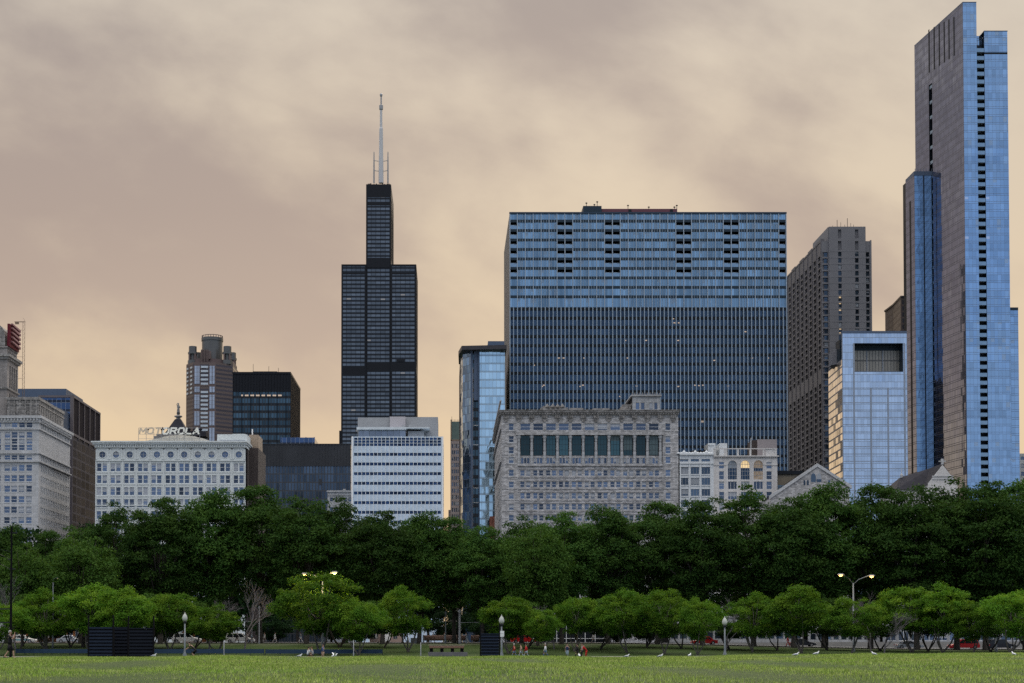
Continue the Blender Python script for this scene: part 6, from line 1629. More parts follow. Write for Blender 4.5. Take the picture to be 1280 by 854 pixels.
# tall dark lattice pole at the frame edge
y = 128; x = X(13.5, y); z = G(x, y); hp = Z(658, y) - z
R = empty('lattice_pole', (x, y, z), 'tall dark pole with short cross arms and stay wires at the frame edge', 'pole')
mb = MB(); mb.lathe((0, 0, 0), [(.18, -.2), (.12, .5), (.07, hp)], 8); local(mb, 'shaft', 'black', R)
for v, l0, l1 in ((667, -.15, .5), (712, -.2, .35), (762, -.95, .1), (779, -.95, .1), (700, -.3, .1)):
    mb = MB(); zz = Z(v, y) - z; mb.box(l0, l1, -.04, .04, zz, zz + .1); local(mb, 'cross_arm', 'metal_dark', R)
mb = MB()
for v in (690, 700, 712, 735): mb.tube([(0, 0, Z(v, y) - z), (-4, 0, Z(v - 14, y) - z + (v % 3))], .02, 4)
local(mb, 'stay_wire', 'metal_dark', R)
# black slatted screens
def screen(us, y, vt, vpost, label, mat, depth=None):
    x0 = X(us[0], y); z = G(x0, y); R = empty('slatted_screen', (x0, y, z), label, 'screen')
    zt_ = Z(vt, y) - z; zp = Z(vpost, y) - z
    for u in us:
        mb = MB(); xx = X(u, y) - x0; mb.box(xx - .06, xx + .06, -.06, .06, -.3, zp); local(mb, 'post', 'black', R)
    for a, b in zip(us, us[1:]):
        mb = MB(); xa, xb_ = X(a, y) - x0 + .07, X(b, y) - x0 - .07
        mb.box(xa, xb_, .02, .05, 0, zt_ - .1, 1)
        zz = .02
        while zz < zt_ - .1: mb.box(xa, xb_, -.04, .015, zz, zz + .17); zz += .30
        mb.box(xa, xb_, -.05, .06, zt_ - .09, zt_); local(mb, 'slat_panel', [mat, 'black'], R)
    return R
screen((110.5, 141.5), 136, 784, 769, 'black slatted site screen with two tall posts, nearer the man taking a photograph', 'screen_blue')
screen((160.5, 192), 136, 785, 770, 'black slatted site screen nearer the lamp beside the cyclist', 'screen_black')
R = screen((142.2, 160), 138.5, 784, 783, 'plain black panel joining the two slatted site screens', 'screen_black')
screen((600.5, 624.5), 150, 792, 780, 'dark blue slatted screen beside the acorn lamp with a sign', 'screen_blue')
# low blue banner fence
def banner(u0, u1, y, v0, v1, label):
    x0, x1 = X(u0, y), X(u1, y); zt_ = Z(v0, y); zb = Z(v1, y)
    R = empty('banner_fence', (x0, y, G(x0, y)), label, 'fence', 'blue banner fences along the path')
    n = 9; pts = np.linspace(x0, x1, n)
    mb = MB(); 
    for a, b in zip(pts, pts[1:]):
        m_ = (a + b) / 2; yo = .10
        for (p, yp), (q, yq) in (((a, 0), (m_, yo)), ((m_, yo), (b, 0))): mb.hexa([(p - x0, yp, zb - wloc(R).z), (q - x0, yq, zb - wloc(R).z), (q - x0, yq + .02, zb - wloc(R).z), (p - x0, yp + .02, zb - wloc(R).z), (p - x0, yp, zt_ - wloc(R).z), (q - x0, yq, zt_ - wloc(R).z), (q - x0, yq + .02, zt_ - wloc(R).z), (p - x0, yp + .02, zt_ - wloc(R).z)])
    local(mb, 'banner', 'banner_blue', R)
    for a in pts:
        mb = MB(); mb.box(a - x0 - .04, a - x0 + .04, .03, .1, G(a, y) - wloc(R).z - .2, zt_ - wloc(R).z + .06); local(mb, 'post', 'metal_dark', R)
banner(20, 110, 204, 811.5, 816.5, 'low blue banner fence between the man and the black slatted screens')
banner(192, 330, 204, 811.5, 816.8, 'low blue banner fence behind the cyclist')
banner(332, 478, 204, 811.8, 817, 'low blue banner fence behind the seated pair')
# stone bench, steps and round brown rail
plain('rail_brown', (.27, .16, .12), .8, 0, .1, 1); plain('bench_cream', (.27, .24, .17), .8, 0, .1, 1); plain('step_grey', (.12, .12, .125), .9, 0, .15, 1)
y = 250; R = empty('round_rail', (X(563, y), y, G(X(563, y), y)), 'long rounded red brown rail wall behind the stone bench', 'wall'); W_ = wloc(R); zr = Z(797.5, y) - W_.z
for u0, u1 in ((529, 583), (588.5, 599)):
    mb = MB(); mb.tube([(X(u0, y) - W_.x, 0, zr), (X(u1, y) - W_.x, 0, zr)], .46, 12); local(mb, 'rail', 'rail_brown', R, True)
for u in (529.3, 556, 583):
    mb = MB(); xx = X(u, y) - W_.x; mb.box(xx - .12, xx + .12, -.5, .5, -.3, zr + .5); local(mb, 'support', 'frame_grey', R)
y = 178; R = empty('stone_bench', (X(558, y), y, G(X(558, y), y)), 'low stone bench with a cream top and rounded brown edge', 'bench'); W_ = wloc(R)
mb = MB(); a, b = X(535.5, y) - W_.x, X(581, y) - W_.x; z1 = Z(806, y) - W_.z; mb.box(a, b, -.5, .6, z1 - .1, z1); local(mb, 'seat', 'bench_cream', R)
mb = MB(); mb.tube([(a + .1, -.3, z1 - .28), (b - .1, -.3, z1 - .28)], .17, 10); local(mb, 'edge', 'rail_brown', R, True)
for t_ in (.08, .37, .66, .92): mb = MB(); xx = a + (b - a) * t_; mb.box(xx - .2, xx + .2, -.2, .4, -.4, z1 - .11); local(mb, 'leg', 'black', R)
y = 170; R = empty('stone_steps', (X(560, y), y, G(X(560, y), y)), 'two grey stone steps in front of the cream topped bench', 'steps'); W_ = wloc(R)
for k_, (v, u0, u1) in enumerate(((815.3, 535, 584.5), (818.5, 535.5, 583))):
    mb = MB(); z1 = Z(v, y) - W_.z; mb.box(X(u0, y) - W_.x, X(u1, y) - W_.x, .6 - k_ * .6, 1.19 - k_ * .6, -1.2, z1); local(mb, 'step', 'step_grey', R)
y = 252; pole(511, y, 797, .05, 'frame_grey', 'short post of a grey notice board beside the brown rail', False)
R = empty('notice_board', (X(520, y), y, G(X(520, y), y)), 'plain pale grey notice board beside the brown rail', 'board'); W_ = wloc(R)
mb = MB(); mb.box(-.9, .9, -.04, .04, Z(805, y) - W_.z, Z(797.5, y) - W_.z); local(mb, 'board', 'frame_grey', R)
for s in (-.8, .8): mb = MB(); mb.box(s - .04, s + .04, .045, .1, -.2, Z(797.5, y) - W_.z); local(mb, 'leg', 'metal_dark', R)

# ================================================================== low buildings across the street
def low(name, u0, u1, y, vt, label, mats, ncol, rows, ww, glass=('win_dark', 'frame_grey'), style='m', depth=12):
    F = front(u0, u1, y, 800); z0 = G(F.A.x, y) - 1; zt_ = Z(vt, y); R = empty(name, ((F.A.x + F.B.x) / 2, y, z0 + 1), label, 'building')
    mb = MB(); mb.box(F.A.x, F.B.x, y + .4, y + depth, z0, zt_ - .1, 1); cols = spans(.3, F.L - .3, ncol, ww)
    rr = [(Z(b, y), Z(a, y)) for a, b in rows]; grid(mb, F, cols, rr, z0, zt_); mb.fb(F, -.1, F.L + .1, zt_, zt_ + .3, -.5, .3)
    mb.build('wall', mats, R); W = Windows(R, glass); W.grid(F, cols, rr, style=style); W.done(); return R, F
plain('rust_brick', (.30, .12, .05), .8, 0, .2, 1.5); plain('pink_stone', (.36, .27, .24), .8, 0, .1, 1)
low('brick_pavilion', 12, 104, 297, 776, 'low orange brick building under the trees behind the police coloured car', ['rust_brick', 'black'], 9, [(783, 799)], 1.1)
low('brick_pavilion', 228, 268, 297, 780, 'low orange brick building under the trees behind the white van', ['rust_brick', 'black'], 3, [(789, 799)], 1.4)
R, F = low('pink_stone_pavilion', 462, 502, 297, 777, 'small pink stone building with a white door under the trees', ['pink_stone', 'black'], 3, [(784, 799)], .8)
mb = MB(); mb.fb(F, F.s(479), F.s(488), Z(802, 297), Z(782, 297), .01, .1); mb.build('door', 'white_paint', R)
y = 300; R = empty('glass_pavilion', (X(698, y), y, G(X(698, y), y)), 'low black glass pavilion with thin white mullions behind the walkers in red', 'building')
F = front(634, 762, y, 800); mb = MB(); mb.box(F.A.x, F.B.x, y + .05, y + 12, -1, Z(768, y)); mb.build('glass_wall', 'slab_black', R)
mb = MB()
for u in (641, 647.5, 659, 671, 683, 695.5, 707.5, 719, 731, 743.5, 755): mb.fb(F, F.s(u), F.s(u) + .14, -.5, Z(769, y), 0, .15)
mb.fb(F, 0, F.L, Z(798.6, y), Z(797.9, y), .003, .14); mb.build('mullion', 'frame_white', R)
mb = MB(); mb.fb(F, -2, F.L + 2, Z(768, y), Z(764, y), -14, 1.5); mb.build('roof', 'frame_grey', R)
plain('wall_low', (.19, .19, .19), .85, 0, .1, .4)
for u0, u1, v0, w_ in ((634, 757, 805.3, 'along the glass pavilion'), (500, 600, 805.5, 'behind the brown rail'), (830, 1010, 803.5, 'behind the red car'), (1012, 1290, 802.5, 'behind the pale car and the red estate car')):
    y = 290.5; x0, x1 = X(u0, y), X(u1, y); mb = MB(); xs = np.linspace(x0, x1, 8)
    for a, b in zip(xs, xs[1:]): mb.box(a, b - .03, y, y + .5, min(G(a, y), G(b, y)) - .3, Z(v0, y))
    tag(mb.build('low_wall', 'wall_low'), 'low pale concrete wall ' + w_, 'wall')
low('stone_terrace_house', 836, 1004, 298, 772, 'pale stone terrace with dark windows under the trees behind the red car', ['limestone_grey', 'black'], 15, [(781, 799)], 1.5, style='s')
low('stone_terrace_house', 1010, 1100, 300, 772, 'grey stone terrace under the trees behind the thick dark trunks', ['limestone_grey', 'black'], 9, [(784, 800)], 1.1, style='s')
low('grey_shopfront', 1104, 1300, 299, 774, 'blue grey shopfront with wide panes under the trees behind the red estate car', ['frame_grey', 'black'], 12, [(783, 801)], 2.1, ('win_blue', 'frame_white'))

# ================================================================== vehicles
plain('tyre', (.015, .015, .015), .8); plain('rim', (.35, .35, .36), .35, .7); plain('car_glass', (.02, .025, .03), .08, .3, .05); plain('headlight', (.75, .75, .72), .2); plain('taillight', (.4, .02, .02), .3)
plain('car_white', (.62, .62, .60), .3, 0, .03); plain('car_red', (.42, .012, .014), .3, 0, .05); plain('car_teal', (.06, .30, .33), .35, 0, .05); plain('car_dark', (.02, .022, .03), .3); plain('car_silver', (.34, .36, .38), .3, .4, .05)
def car(u, y, paint, label, suv=False, face=1, cat='car', stripe=None, L=4.7, name='parked_car'):
    x = X(u, y); R = empty(name, (x, y, G(x, y) + .03), label, cat, rz=0 if face > 0 else PI)
    H = 1.75 if suv else 1.45; W_ = .9; b = .95 if suv else .85
    low_ = [(-L / 2, .35), (-L / 2 + .05, b - .05), (-L / 2 + .3, b), (L / 2 - 1.2, b), (L / 2 - .15, b - .22), (L / 2, .55), (L / 2 - .05, .28), (-L / 2 + .1, .25)]
    if suv: cab = [(-L / 2 + .12, b), (-L / 2 + .4, H - .04), (-L / 2 + .8, H), (L / 2 - 2.1, H - .03), (L / 2 - 1.25, b)]
    else: cab = [(-L / 2 + .7, b), (-L / 2 + 1.4, H - .05), (-L / 2 + 1.9, H), (L / 2 - 2.1, H - .06), (L / 2 - 1.2, b)]
    def ext(mb, pts, w0, w1, m=0, zs=None):
        n = len(pts); zb = min(p[1] for p in pts); zt_ = max(p[1] for p in pts)
        wf = lambda z: w0 + (w1 - w0) * (z - zb) / (zt_ - zb)
        Lp = [(px, -wf(z), z) for px, z in pts]; Rp = [(px, wf(z), z) for px, z in pts]
        mb.face(Lp, m); mb.face(Rp[::-1], m)
        for i in range(n): j = (i + 1) % n; mb.face([Lp[j], Lp[i], Rp[i], Rp[j]], m)
    mb = MB(); ext(mb, low_[::-1], W_, W_ * .97); ext(mb, cab[::-1], W_ * .95, W_ * .74); bo = local(mb, 'body', paint, R)
    md = bo.modifiers.new('bevel', 'BEVEL'); md.width = .05; md.segments = 2
    def inset(pts, k0, k1):
        out = []
        for t_ in (k0, k1): pass
    zb, zt_ = b + .06, H - .14
    def xr(z, side):  # cabin x at height z along front or rear slope
        if side > 0: (xa, za), (xb_, zb_) = cab[-1], cab[-2]
        else: (xa, za), (xb_, zb_) = cab[0], cab[1]
        return xa + (xb_ - xa) * (z - za) / (zb_ - za)
    wf = lambda z: W_ * .95 + (W_ * .74 - W_ * .95) * (z - b) / (H - b) + .006
    r0, r1, f0, f1 = xr(zb, -1) + .12, xr(zt_, -1) + .12, xr(zb, 1) - .15, xr(zt_, 1) - .15
    cuts = [0, .36, .70, 1.0]
    for s in (-1, 1):
        for a_, c_ in zip(cuts, cuts[1:]):
            A = [(r0 + (f0 - r0) * a_ + .04, zb), (r0 + (f0 - r0) * c_ - .04, zb), (r1 + (f1 - r1) * c_ - .04, zt_), (r1 + (f1 - r1) * a_ + .04, zt_)]
            mb = MB(); P_ = [(px, s * wf(z), z) for px, z in A]; mb.face(P_ if s < 0 else P_[::-1]); local(mb, 'side_window', 'car_glass', R)
    for side, nm in ((1, 'windscreen'), (-1, 'rear_window')):
        o_ = .012 * side; mb = MB(); xa, xb_ = xr(zb, side) + o_, xr(zt_, side) + o_
        P_ = [(xa, -wf(zb) + .1, zb), (xa, wf(zb) - .1, zb), (xb_, wf(zt_) - .08, zt_), (xb_, -wf(zt_) + .08, zt_)]; mb.face(P_ if side > 0 else P_[::-1]); local(mb, nm, 'car_glass', R)
    for sx in (-L / 2 + .85, L / 2 - .9):
        for s in (-1, 1):
            mb = MB(); mb.tube([(sx, s * (W_ - .20), .33), (sx, s * (W_ + .015), .33)], .33, 18); wh = local(mb, 'wheel', 'tyre', R, False)
            mb = MB(); mb.tube([(sx, s * (W_ + .016), .33), (sx, s * (W_ + .03), .33)], .19, 12); ri_ = bpy.data.objects.new('rim', mb.mesh('rim', 'rim')); COL.objects.link(ri_); ri_.parent = wh
    for s in (-1, 1):
        mb = MB(); mb.box(L / 2 - .22, L / 2 + .005, s * .62 - .17, s * .62 + .17, .56, .70); local(mb, 'headlight', 'headlight', R)
        mb = MB(); mb.box(-L / 2 - .01, -L / 2 + .1, s * .68 - .14, s * .68 + .14, .62, .82); local(mb, 'taillight', 'taillight', R)
        mb = MB(); mb.box(f0 - .25, f0 - .05, s * (W_ + .02) - .1, s * (W_ + .02) + .1, b + .02, b + .16); local(mb, 'mirror', paint, R)
    if stripe:
        mb = MB(); mb.box(-L * .2, L * .30, -W_ - .008, W_ + .008, .48, .66); local(mb, 'stripe', stripe, R)
        mb = MB(); mb.box(-.5, .0, -.45, .45, H - .01, H + .14); local(mb, 'light_bar', 'headlight', R)
    return R
car(27, 262, 'car_white', 'white car with a teal stripe and roof lights, partly behind the man taking a photograph', stripe='car_teal', L=5.0)
car(234, 262, 'car_white', 'white high roofed van behind the acorn lamp', suv=True, L=5.0)
car(300, 262, 'car_white', 'white estate car beside the walkers in white shirts', suv=True, L=5.0)
car(88, 275, 'car_silver', 'silver blue car far behind the black slatted screens')
car(148, 262, 'car_dark', 'dark car hidden behind the black slatted screens')
car(655, 264, 'car_red', 'red car behind the lamp with a sign, mostly hidden')
car(880, 262, 'car_red', 'bright red car beside the acorn lamp on the lawn', face=-1, L=4.5)
car(1136, 262, 'car_silver', 'pale silver car under the wide park trees', face=1)
car(1204, 262, 'car_red', 'dark red estate car under the park trees', suv=True, face=-1, L=5.2)
car(1252, 266, 'car_dark', 'dark car beside the bare pale grey post', suv=True)
car(1003, 275, 'car_dark', 'dark car between the thick dark trunks')

# ================================================================== people
for nm, c in (('skin', (.42, .26, .19)), ('skin_deep', (.16, .09, .06)), ('hair_dark', (.02, .015, .012)), ('hair_grey', (.30, .29, .28)), ('hair_brown', (.10, .06, .035)), ('cloth_black', (.012, .012, .015)), ('cloth_white', (.62, .62, .64)), ('cloth_red', (.42, .02, .02)), ('cloth_blue', (.06, .10, .24)),
              ('denim', (.10, .17, .27)), ('cloth_tan', (.40, .27, .20)), ('cloth_grey', (.25, .26, .28)), ('cloth_navy', (.02, .03, .08)), ('cloth_yellow', (.55, .42, .05)), ('denim_pale', (.28, .36, .42)), ('shoe', (.05, .05, .05))):
    plain(nm, c, .8, 0, .05, 4)
def skin_body(name, J, E, rad, root, mat, parent, sub=1):
    me = bpy.data.meshes.new(name); keys = list(J); ix = {k: i for i, k in enumerate(keys)}
    me.from_pydata([J[k] for k in keys], [(ix[a], ix[b]) for a, b in E], [])
    o = bpy.data.objects.new(name, me); COL.objects.link(o); o.parent = parent; me.materials.append(MATS[mat])
    me.attributes  # skin layer is added with the modifier
    md = o.modifiers.new('skin', 'SKIN')
    if not me.skin_vertices:
        import bmesh
        bm = bmesh.new(); bm.from_mesh(me); bm.verts.layers.skin.verify(); bm.to_mesh(me); bm.free()
    sv = me.skin_vertices[0].data
    for k in keys:
        r = rad[k]; sv[ix[k]].radius = r if isinstance(r, tuple) else (r, r); sv[ix[k]].use_root = (k == root)
    s2 = o.modifiers.new('sub', 'SUBSURF'); s2.levels = s2.render_levels = sub
    return o
def person(u, y, label, shirt, legs, hair='hair_dark', skin='skin', H=1.75, face=0.0, pose='walk', name='person', z=None, x=None, shorts=False, sleeves=True, group=None, phase=1, hands=False):
    """face: heading, 0 = towards the camera's right (+x), in radians"""
    x = X(u, y) if x is None else x; z = G(x, y) if z is None else z
    R = empty(name, (x, y, z), label, 'person', group, rz=face)
    h = H; J = {}
    hip = .52 * h; lean = 0.0
    fwd = {'walk': .17, 'stand': .03, 'photo': .13, 'sit': 0, 'bend': .05, 'cycle': 0}[pose] * h * phase
    if pose == 'cycle': hip = .60 * h; lean = .30 * h
    if pose == 'sit': hip = .30 * h; lean = .06 * h
    if pose == 'bend': lean = .18 * h
    if pose == 'walk': lean = .02 * h
    J['pelvis'] = (0, 0, hip); J['belly'] = (lean * .35, 0, hip + .10 * h); J['chest'] = (lean * .8, 0, hip + .22 * h)
    J['neck'] = (lean * 1.1, 0, hip + .31 * h); J['head0'] = (lean * 1.2 + .01, 0, hip + .36 * h); J['head1'] = (lean * 1.3 + .02, 0, hip + .42 * h); J['head2'] = (lean * 1.32 + .01, 0, hip + .455 * h)
    E = [('pelvis', 'belly'), ('belly', 'chest'), ('chest', 'neck'), ('neck', 'head0'), ('head0', 'head1'), ('head1', 'head2')]
    q = h / 1.75
    rad = dict(pelvis=(.125 * q, .10 * q), belly=(.12 * q, .09 * q), chest=(.14 * q, .10 * q), neck=.05 * q, head0=.065 * q, head1=.092 * q, head2=.06 * q)
    for s, n in ((-1, 'r'), (1, 'l')):
        f = fwd * s
        J['sh' + n] = (lean * 1.0, s * .105 * h, hip + .285 * h)
        if pose == 'photo':
            el = (.12 * h, s * .11 * h, hip + .19 * h); wr = (.17 * h, s * .05 * h, hip + .34 * h); hd = (.18 * h, s * .03 * h, hip + .385 * h)
        elif pose == 'cycle':
            el = (lean + .12 * h, s * .13 * h, hip + .13 * h); wr = (lean + .26 * h, s * .13 * h, hip + .04 * h); hd = (lean + .31 * h, s * .13 * h, hip + .03 * h)
        elif pose in ('sit', 'bend'):
            el = (lean + .04 * h, s * .13 * h, hip + .14 * h); wr = (lean + .17 * h, s * .08 * h, hip + .07 * h); hd = (lean + .22 * h, s * .07 * h, hip + .06 * h)
        else:
            el = (-f * .35, s * .135 * h, hip + .115 * h); wr = (-f * .55 + .06 * h, s * .13 * h, hip - .03 * h); hd = (-f * .6 + .09 * h, s * .125 * h, hip - .085 * h)
        J['el' + n], J['wr' + n], J['hd' + n] = el, wr, hd
        hx = .055 * h * s
        J['hp' + n] = (0, hx, hip - .03 * h)
        if pose == 'sit': kn = (.24 * h, hx * 1.5, hip + .0 * h); an = (.26 * h, hx * 1.5, .045 * h)
        elif pose == 'cycle': kn = (.16 * h + .06 * s, hx * 1.2, hip - .20 * h + .06 * s); an = (.04 * h + .08 * s, hx * 1.2, .16 * h + .10 * s)
        else: kn = (f * .55 + .03 * h, hx, .28 * h); an = (f * 1.0 - (.05 * h if f < 0 else 0), hx, .045 * h + (.04 * h if f < -.1 else 0))
        J['kn' + n], J['an' + n] = kn, an; J['to' + n] = (an[0] + .11 * h, hx * 1.3, an[2] - .022 * h)
        E += [('chest', 'sh' + n), ('sh' + n, 'el' + n), ('el' + n, 'wr' + n), ('wr' + n, 'hd' + n), ('pelvis', 'hp' + n), ('hp' + n, 'kn' + n), ('kn' + n, 'an' + n), ('an' + n, 'to' + n)]
        rad.update({'sh' + n: .062 * q, 'el' + n: .042 * q, 'wr' + n: .030 * q, 'hd' + n: (.038 * q, .022 * q), 'hp' + n: .085 * q, 'kn' + n: .056 * q, 'an' + n: .040 * q, 'to' + n: .038 * q})
        if hands:
            H_ = Vector(J['hd' + n]); dv = (H_ - Vector(J['wr' + n])).normalized(); sd_ = dv.orthogonal().normalized()
            for fi, (off, ln) in enumerate(((-.030, .065), (-.010, .080), (.010, .075), (.030, .055))):
                a_ = H_ + sd_ * off + dv * .02; b_ = a_ + dv * ln + Vector((-.02, 0, 0)); J[f'f{fi}{n}'] = tuple(a_); J[f'g{fi}{n}'] = tuple(b_)
                E += [('hd' + n, f'f{fi}{n}'), (f'f{fi}{n}', f'g{fi}{n}')]; rad[f'f{fi}{n}'] = .010; rad[f'g{fi}{n}'] = .008
            a_ = Vector(J['wr' + n]).lerp(H_, .5) + sd_ * .04; J['th' + n] = tuple(a_ + dv * .04); E += [('wr' + n, 'th' + n)]; rad['th' + n] = .010
    skin_body('body', J, E, rad, 'pelvis', skin, R)
    V = lambda k: Vector(J[k])
    mb = MB(); g = 1.16
    pts = [V('pelvis') - Vector((0, 0, .02)), V('belly'), V('chest'), V('chest').lerp(V('neck'), .65)]
    def flat_tube(pts, rads, k=12):
        i0 = len(mb.v); mb.tube(pts, [1] * len(pts), k); 
        for i, (p, (ra, rb)) in enumerate(zip(pts, rads)):
            for j in range(k):
                t_ = 2 * PI * j / k; mb.v[i0 + i * k + j] = (p.x + math.cos(t_) * rb, p.y + math.sin(t_) * ra, p.z)
    flat_tube(pts, [(.160 * q, .125 * q), (.155 * q, .12 * q), (.185 * q, .13 * q), (.11 * q, .09 * q)])
    for n in 'rl':
        end = V('wr' + n) if sleeves else V('sh' + n).lerp(V('el' + n), .75)
        mid = V('el' + n) if sleeves else V('sh' + n).lerp(V('el' + n), .4)
        mb.tube([V('chest').lerp(V('sh' + n), .6), V('sh' + n), mid, end], [.085 * q, .080 * q, .060 * q, .045 * q if sleeves else .058 * q], 8)
    local(mb, 'shirt', shirt, R, True)
    mb = MB(); i0 = 0
    flat_tube([V('hpr').lerp(V('hpl'), .5) - Vector((0, 0, .03)), V('pelvis') + Vector((0, 0, .04))], [(.15 * q, .12 * q), (.155 * q, .125 * q)])
    for n in 'rl':
        if shorts: mb.tube([V('hp' + n) + Vector((0, 0, .03)), V('hp' + n).lerp(V('kn' + n), .5), V('kn' + n).lerp(V('hp' + n), .08)], [.105 * q, .095 * q, .085 * q], 8)
        else: mb.tube([V('hp' + n) + Vector((0, 0, .03)), V('hp' + n).lerp(V('kn' + n), .5), V('kn' + n), V('an' + n)], [.105 * q, .09 * q, .07 * q, .058 * q], 8)
    local(mb, 'trousers' if not shorts else 'shorts', legs, R, True)
    mb = MB(); c = V('head1').lerp(V('head2'), .45) + Vector((-.022, 0, .012)); r = .108 * q
    for i in range(5):
        for j in range(10):
            t0, t1 = PI * .5 * i / 5, PI * .5 * (i + 1) / 5; a0, a1 = 2 * PI * j / 10, 2 * PI * (j + 1) / 10
            S = lambda t, a: (c.x + r * math.cos(t) * math.cos(a), c.y + r * .88 * math.cos(t) * math.sin(a), c.z + r * 1.0 * math.sin(t) - (.06 * q if math.cos(a) < 0 and t < .05 else 0))
            mb.face([S(t0, a0), S(t0, a1), S(t1, a1), S(t1, a0)])
    local(mb, 'hair', hair, R, True)
    for n in 'rl':
        mb = MB(); a = V('an' + n); b = V('to' + n); mb.hexa([(a.x - .07, a.y - .045, a.z - .075), (b.x + .05, a.y - .045, a.z - .075), (b.x + .05, a.y + .045, a.z - .075), (a.x - .07, a.y + .045, a.z - .075), (a.x - .06, a.y - .04, a.z + .0), (b.x + .02, a.y - .04, a.z - .025), (b.x + .02, a.y + .04, a.z - .025), (a.x - .06, a.y + .04, a.z + .0)]); local(mb, 'shoe', 'shoe', R)
    # face: nose, eyes, mouth
    mb = MB(); hx, hz_ = J['head1'][0], J['head1'][2] - .01; mb.tube([(hx + .085 * q, 0, hz_ + .01), (hx + .112 * q, 0, hz_ - .02)], [.008, .015], 6); local(mb, 'nose', skin, R)
    for s in (-1, 1): mb = MB(); mb.lathe((hx + .083 * q, s * .032, hz_ + .012), [(.002, -.008), (.009, 0), (.002, .008)], 6); local(mb, 'eye', 'hair_dark', R); mb = MB(); mb.tube([(hx, s * .088 * q, hz_ - .03), (hx, s * .098 * q, hz_ + .01), (hx + .01, s * .088 * q, hz_ + .025)], .010, 5); local(mb, 'ear', skin, R)
    return R
# the man photographing, nearest
pm = person(12.5, 96, 'man in black T-shirt and shorts walking while holding a camera to his face', 'cloth_black', 'cloth_black', 'hair_grey', H=1.78, face=0.0, pose='photo', shorts=True, sleeves=False, hands=True)
cm = empty('camera_body', (X(12.5, 96) + .345, 96, G(X(12.5, 96), 96) + 1.62), 'small black camera held up by the man in black', 'camera')
mb = MB(); mb.box(-.035, .035, -.07, .07, -.045, .045); mb.box(-.02, .02, -.03, .03, .045, .065); local(mb, 'body', 'black', cm); mb = MB(); mb.tube([(.036, 0, 0), (.11, 0, 0)], .036, 12); local(mb, 'lens', 'metal_dark', cm)
# cyclist and bicycle
yc = 158; xc = X(244.5, yc); zc_ = G(xc, yc)
person(0, yc, 'cyclist in dark clothes bent over the handlebars beside the acorn lamp', 'cloth_black', 'cloth_black', 'hair_dark', x=xc, z=zc_ + .06, pose='cycle', face=PI, sleeves=False, shorts=True)
B = empty('bicycle', (xc, yc, zc_), 'dark bicycle ridden along the path beside the acorn lamp', 'bicycle', rz=PI)
for wx in (-.50, .58):
    mb = MB(); mb.tube([(wx + .34 * math.cos(2 * PI * i / 24), 0, .36 + .34 * math.sin(2 * PI * i / 24)) for i in range(25)], .022, 6); w_ = local(mb, 'wheel', 'tyre', B)
    mb = MB()
    for i in range(8): a = PI * i / 8; mb.tube([(wx - .33 * math.cos(a), 0, .36 - .33 * math.sin(a)), (wx + .33 * math.cos(a), 0, .36 + .33 * math.sin(a))], .003, 3)
    s_ = bpy.data.objects.new('spokes', mb.mesh('spokes', 'rim')); COL.objects.link(s_); s_.parent = w_
mb = MB(); bb, st_, hd_ = (0.0, 0, .32), (-.14, 0, .88), (.44, 0, .86)
for a, b in ((bb, st_), (st_, hd_), (bb, hd_), (bb, (-.50, 0, .36)), ((-.12, 0, .8), (-.50, 0, .36)), (hd_, (.58, 0, .36)), (st_, (-.15, 0, .98)), (hd_, (.42, 0, 1.05))): mb.tube([a, b], .018, 6)
local(mb, 'frame', 'metal_dark', B); mb = MB(); mb.box(-.27, -.02, -.07, .07, .97, 1.02); local(mb, 'saddle', 'black', B); mb = MB(); mb.tube([(.50, -.26, 1.08), (.42, -.2, 1.06), (.42, .2, 1.06), (.50, .26, 1.08)], .015, 6); local(mb, 'handlebar', 'black', B)
PPL = [(384.5, 158, 'seated person in a white shirt at the grass edge', 'cloth_white', 'cloth_black', 'hair_dark', 'sit', 0.3), (391, 159, 'seated person in dark grey beside the one in white', 'cloth_grey', 'cloth_black', 'hair_brown', 'sit', 2.8),
 (404, 164, 'standing person in a patterned blue top beside the large gull', 'cloth_blue', 'cloth_tan', 'hair_dark', 'stand', 3.6),
 (643, 176, 'walker in a dark red top beside the lamp with a sign', 'cloth_red', 'denim', 'hair_grey', 'walk', 2.9), (651.5, 174, 'walker in a tan top, middle of the three by the lamp', 'cloth_tan', 'denim_pale', 'hair_dark', 'walk', 2.9), (658, 176, 'walker in a bright red top and pale jeans, last of three by the lamp', 'cloth_red', 'denim_pale', 'hair_dark', 'walk', 3.1),
 (682, 184, 'man in a white shirt and jeans walking alone', 'cloth_white', 'denim', 'hair_grey', 'walk', 3.2), (709, 184, 'person in a navy jacket and pale jeans standing alone', 'cloth_navy', 'denim_pale', 'hair_dark', 'stand', 4.4),
 (722, 176, 'tall person in black beside the one bent over in red', 'cloth_black', 'cloth_black', 'hair_dark', 'walk', 3.1), (733, 176, 'person in a red jacket bending forward', 'cloth_red', 'cloth_red', 'hair_dark', 'bend', 3.2),
 (727.5, 180, 'person in grey between the one in black and the one in red', 'cloth_grey', 'cloth_black', 'hair_brown', 'stand', 3.0)]
for u, y, lb, sh, lg, hr, po, fc in PPL: person(u, y, lb, sh, lg, hr, pose=po, face=fc, H=1.72, phase=1 if u % 2 else -1, z=None if po != 'sit' else G(X(u, y), y) + .1)
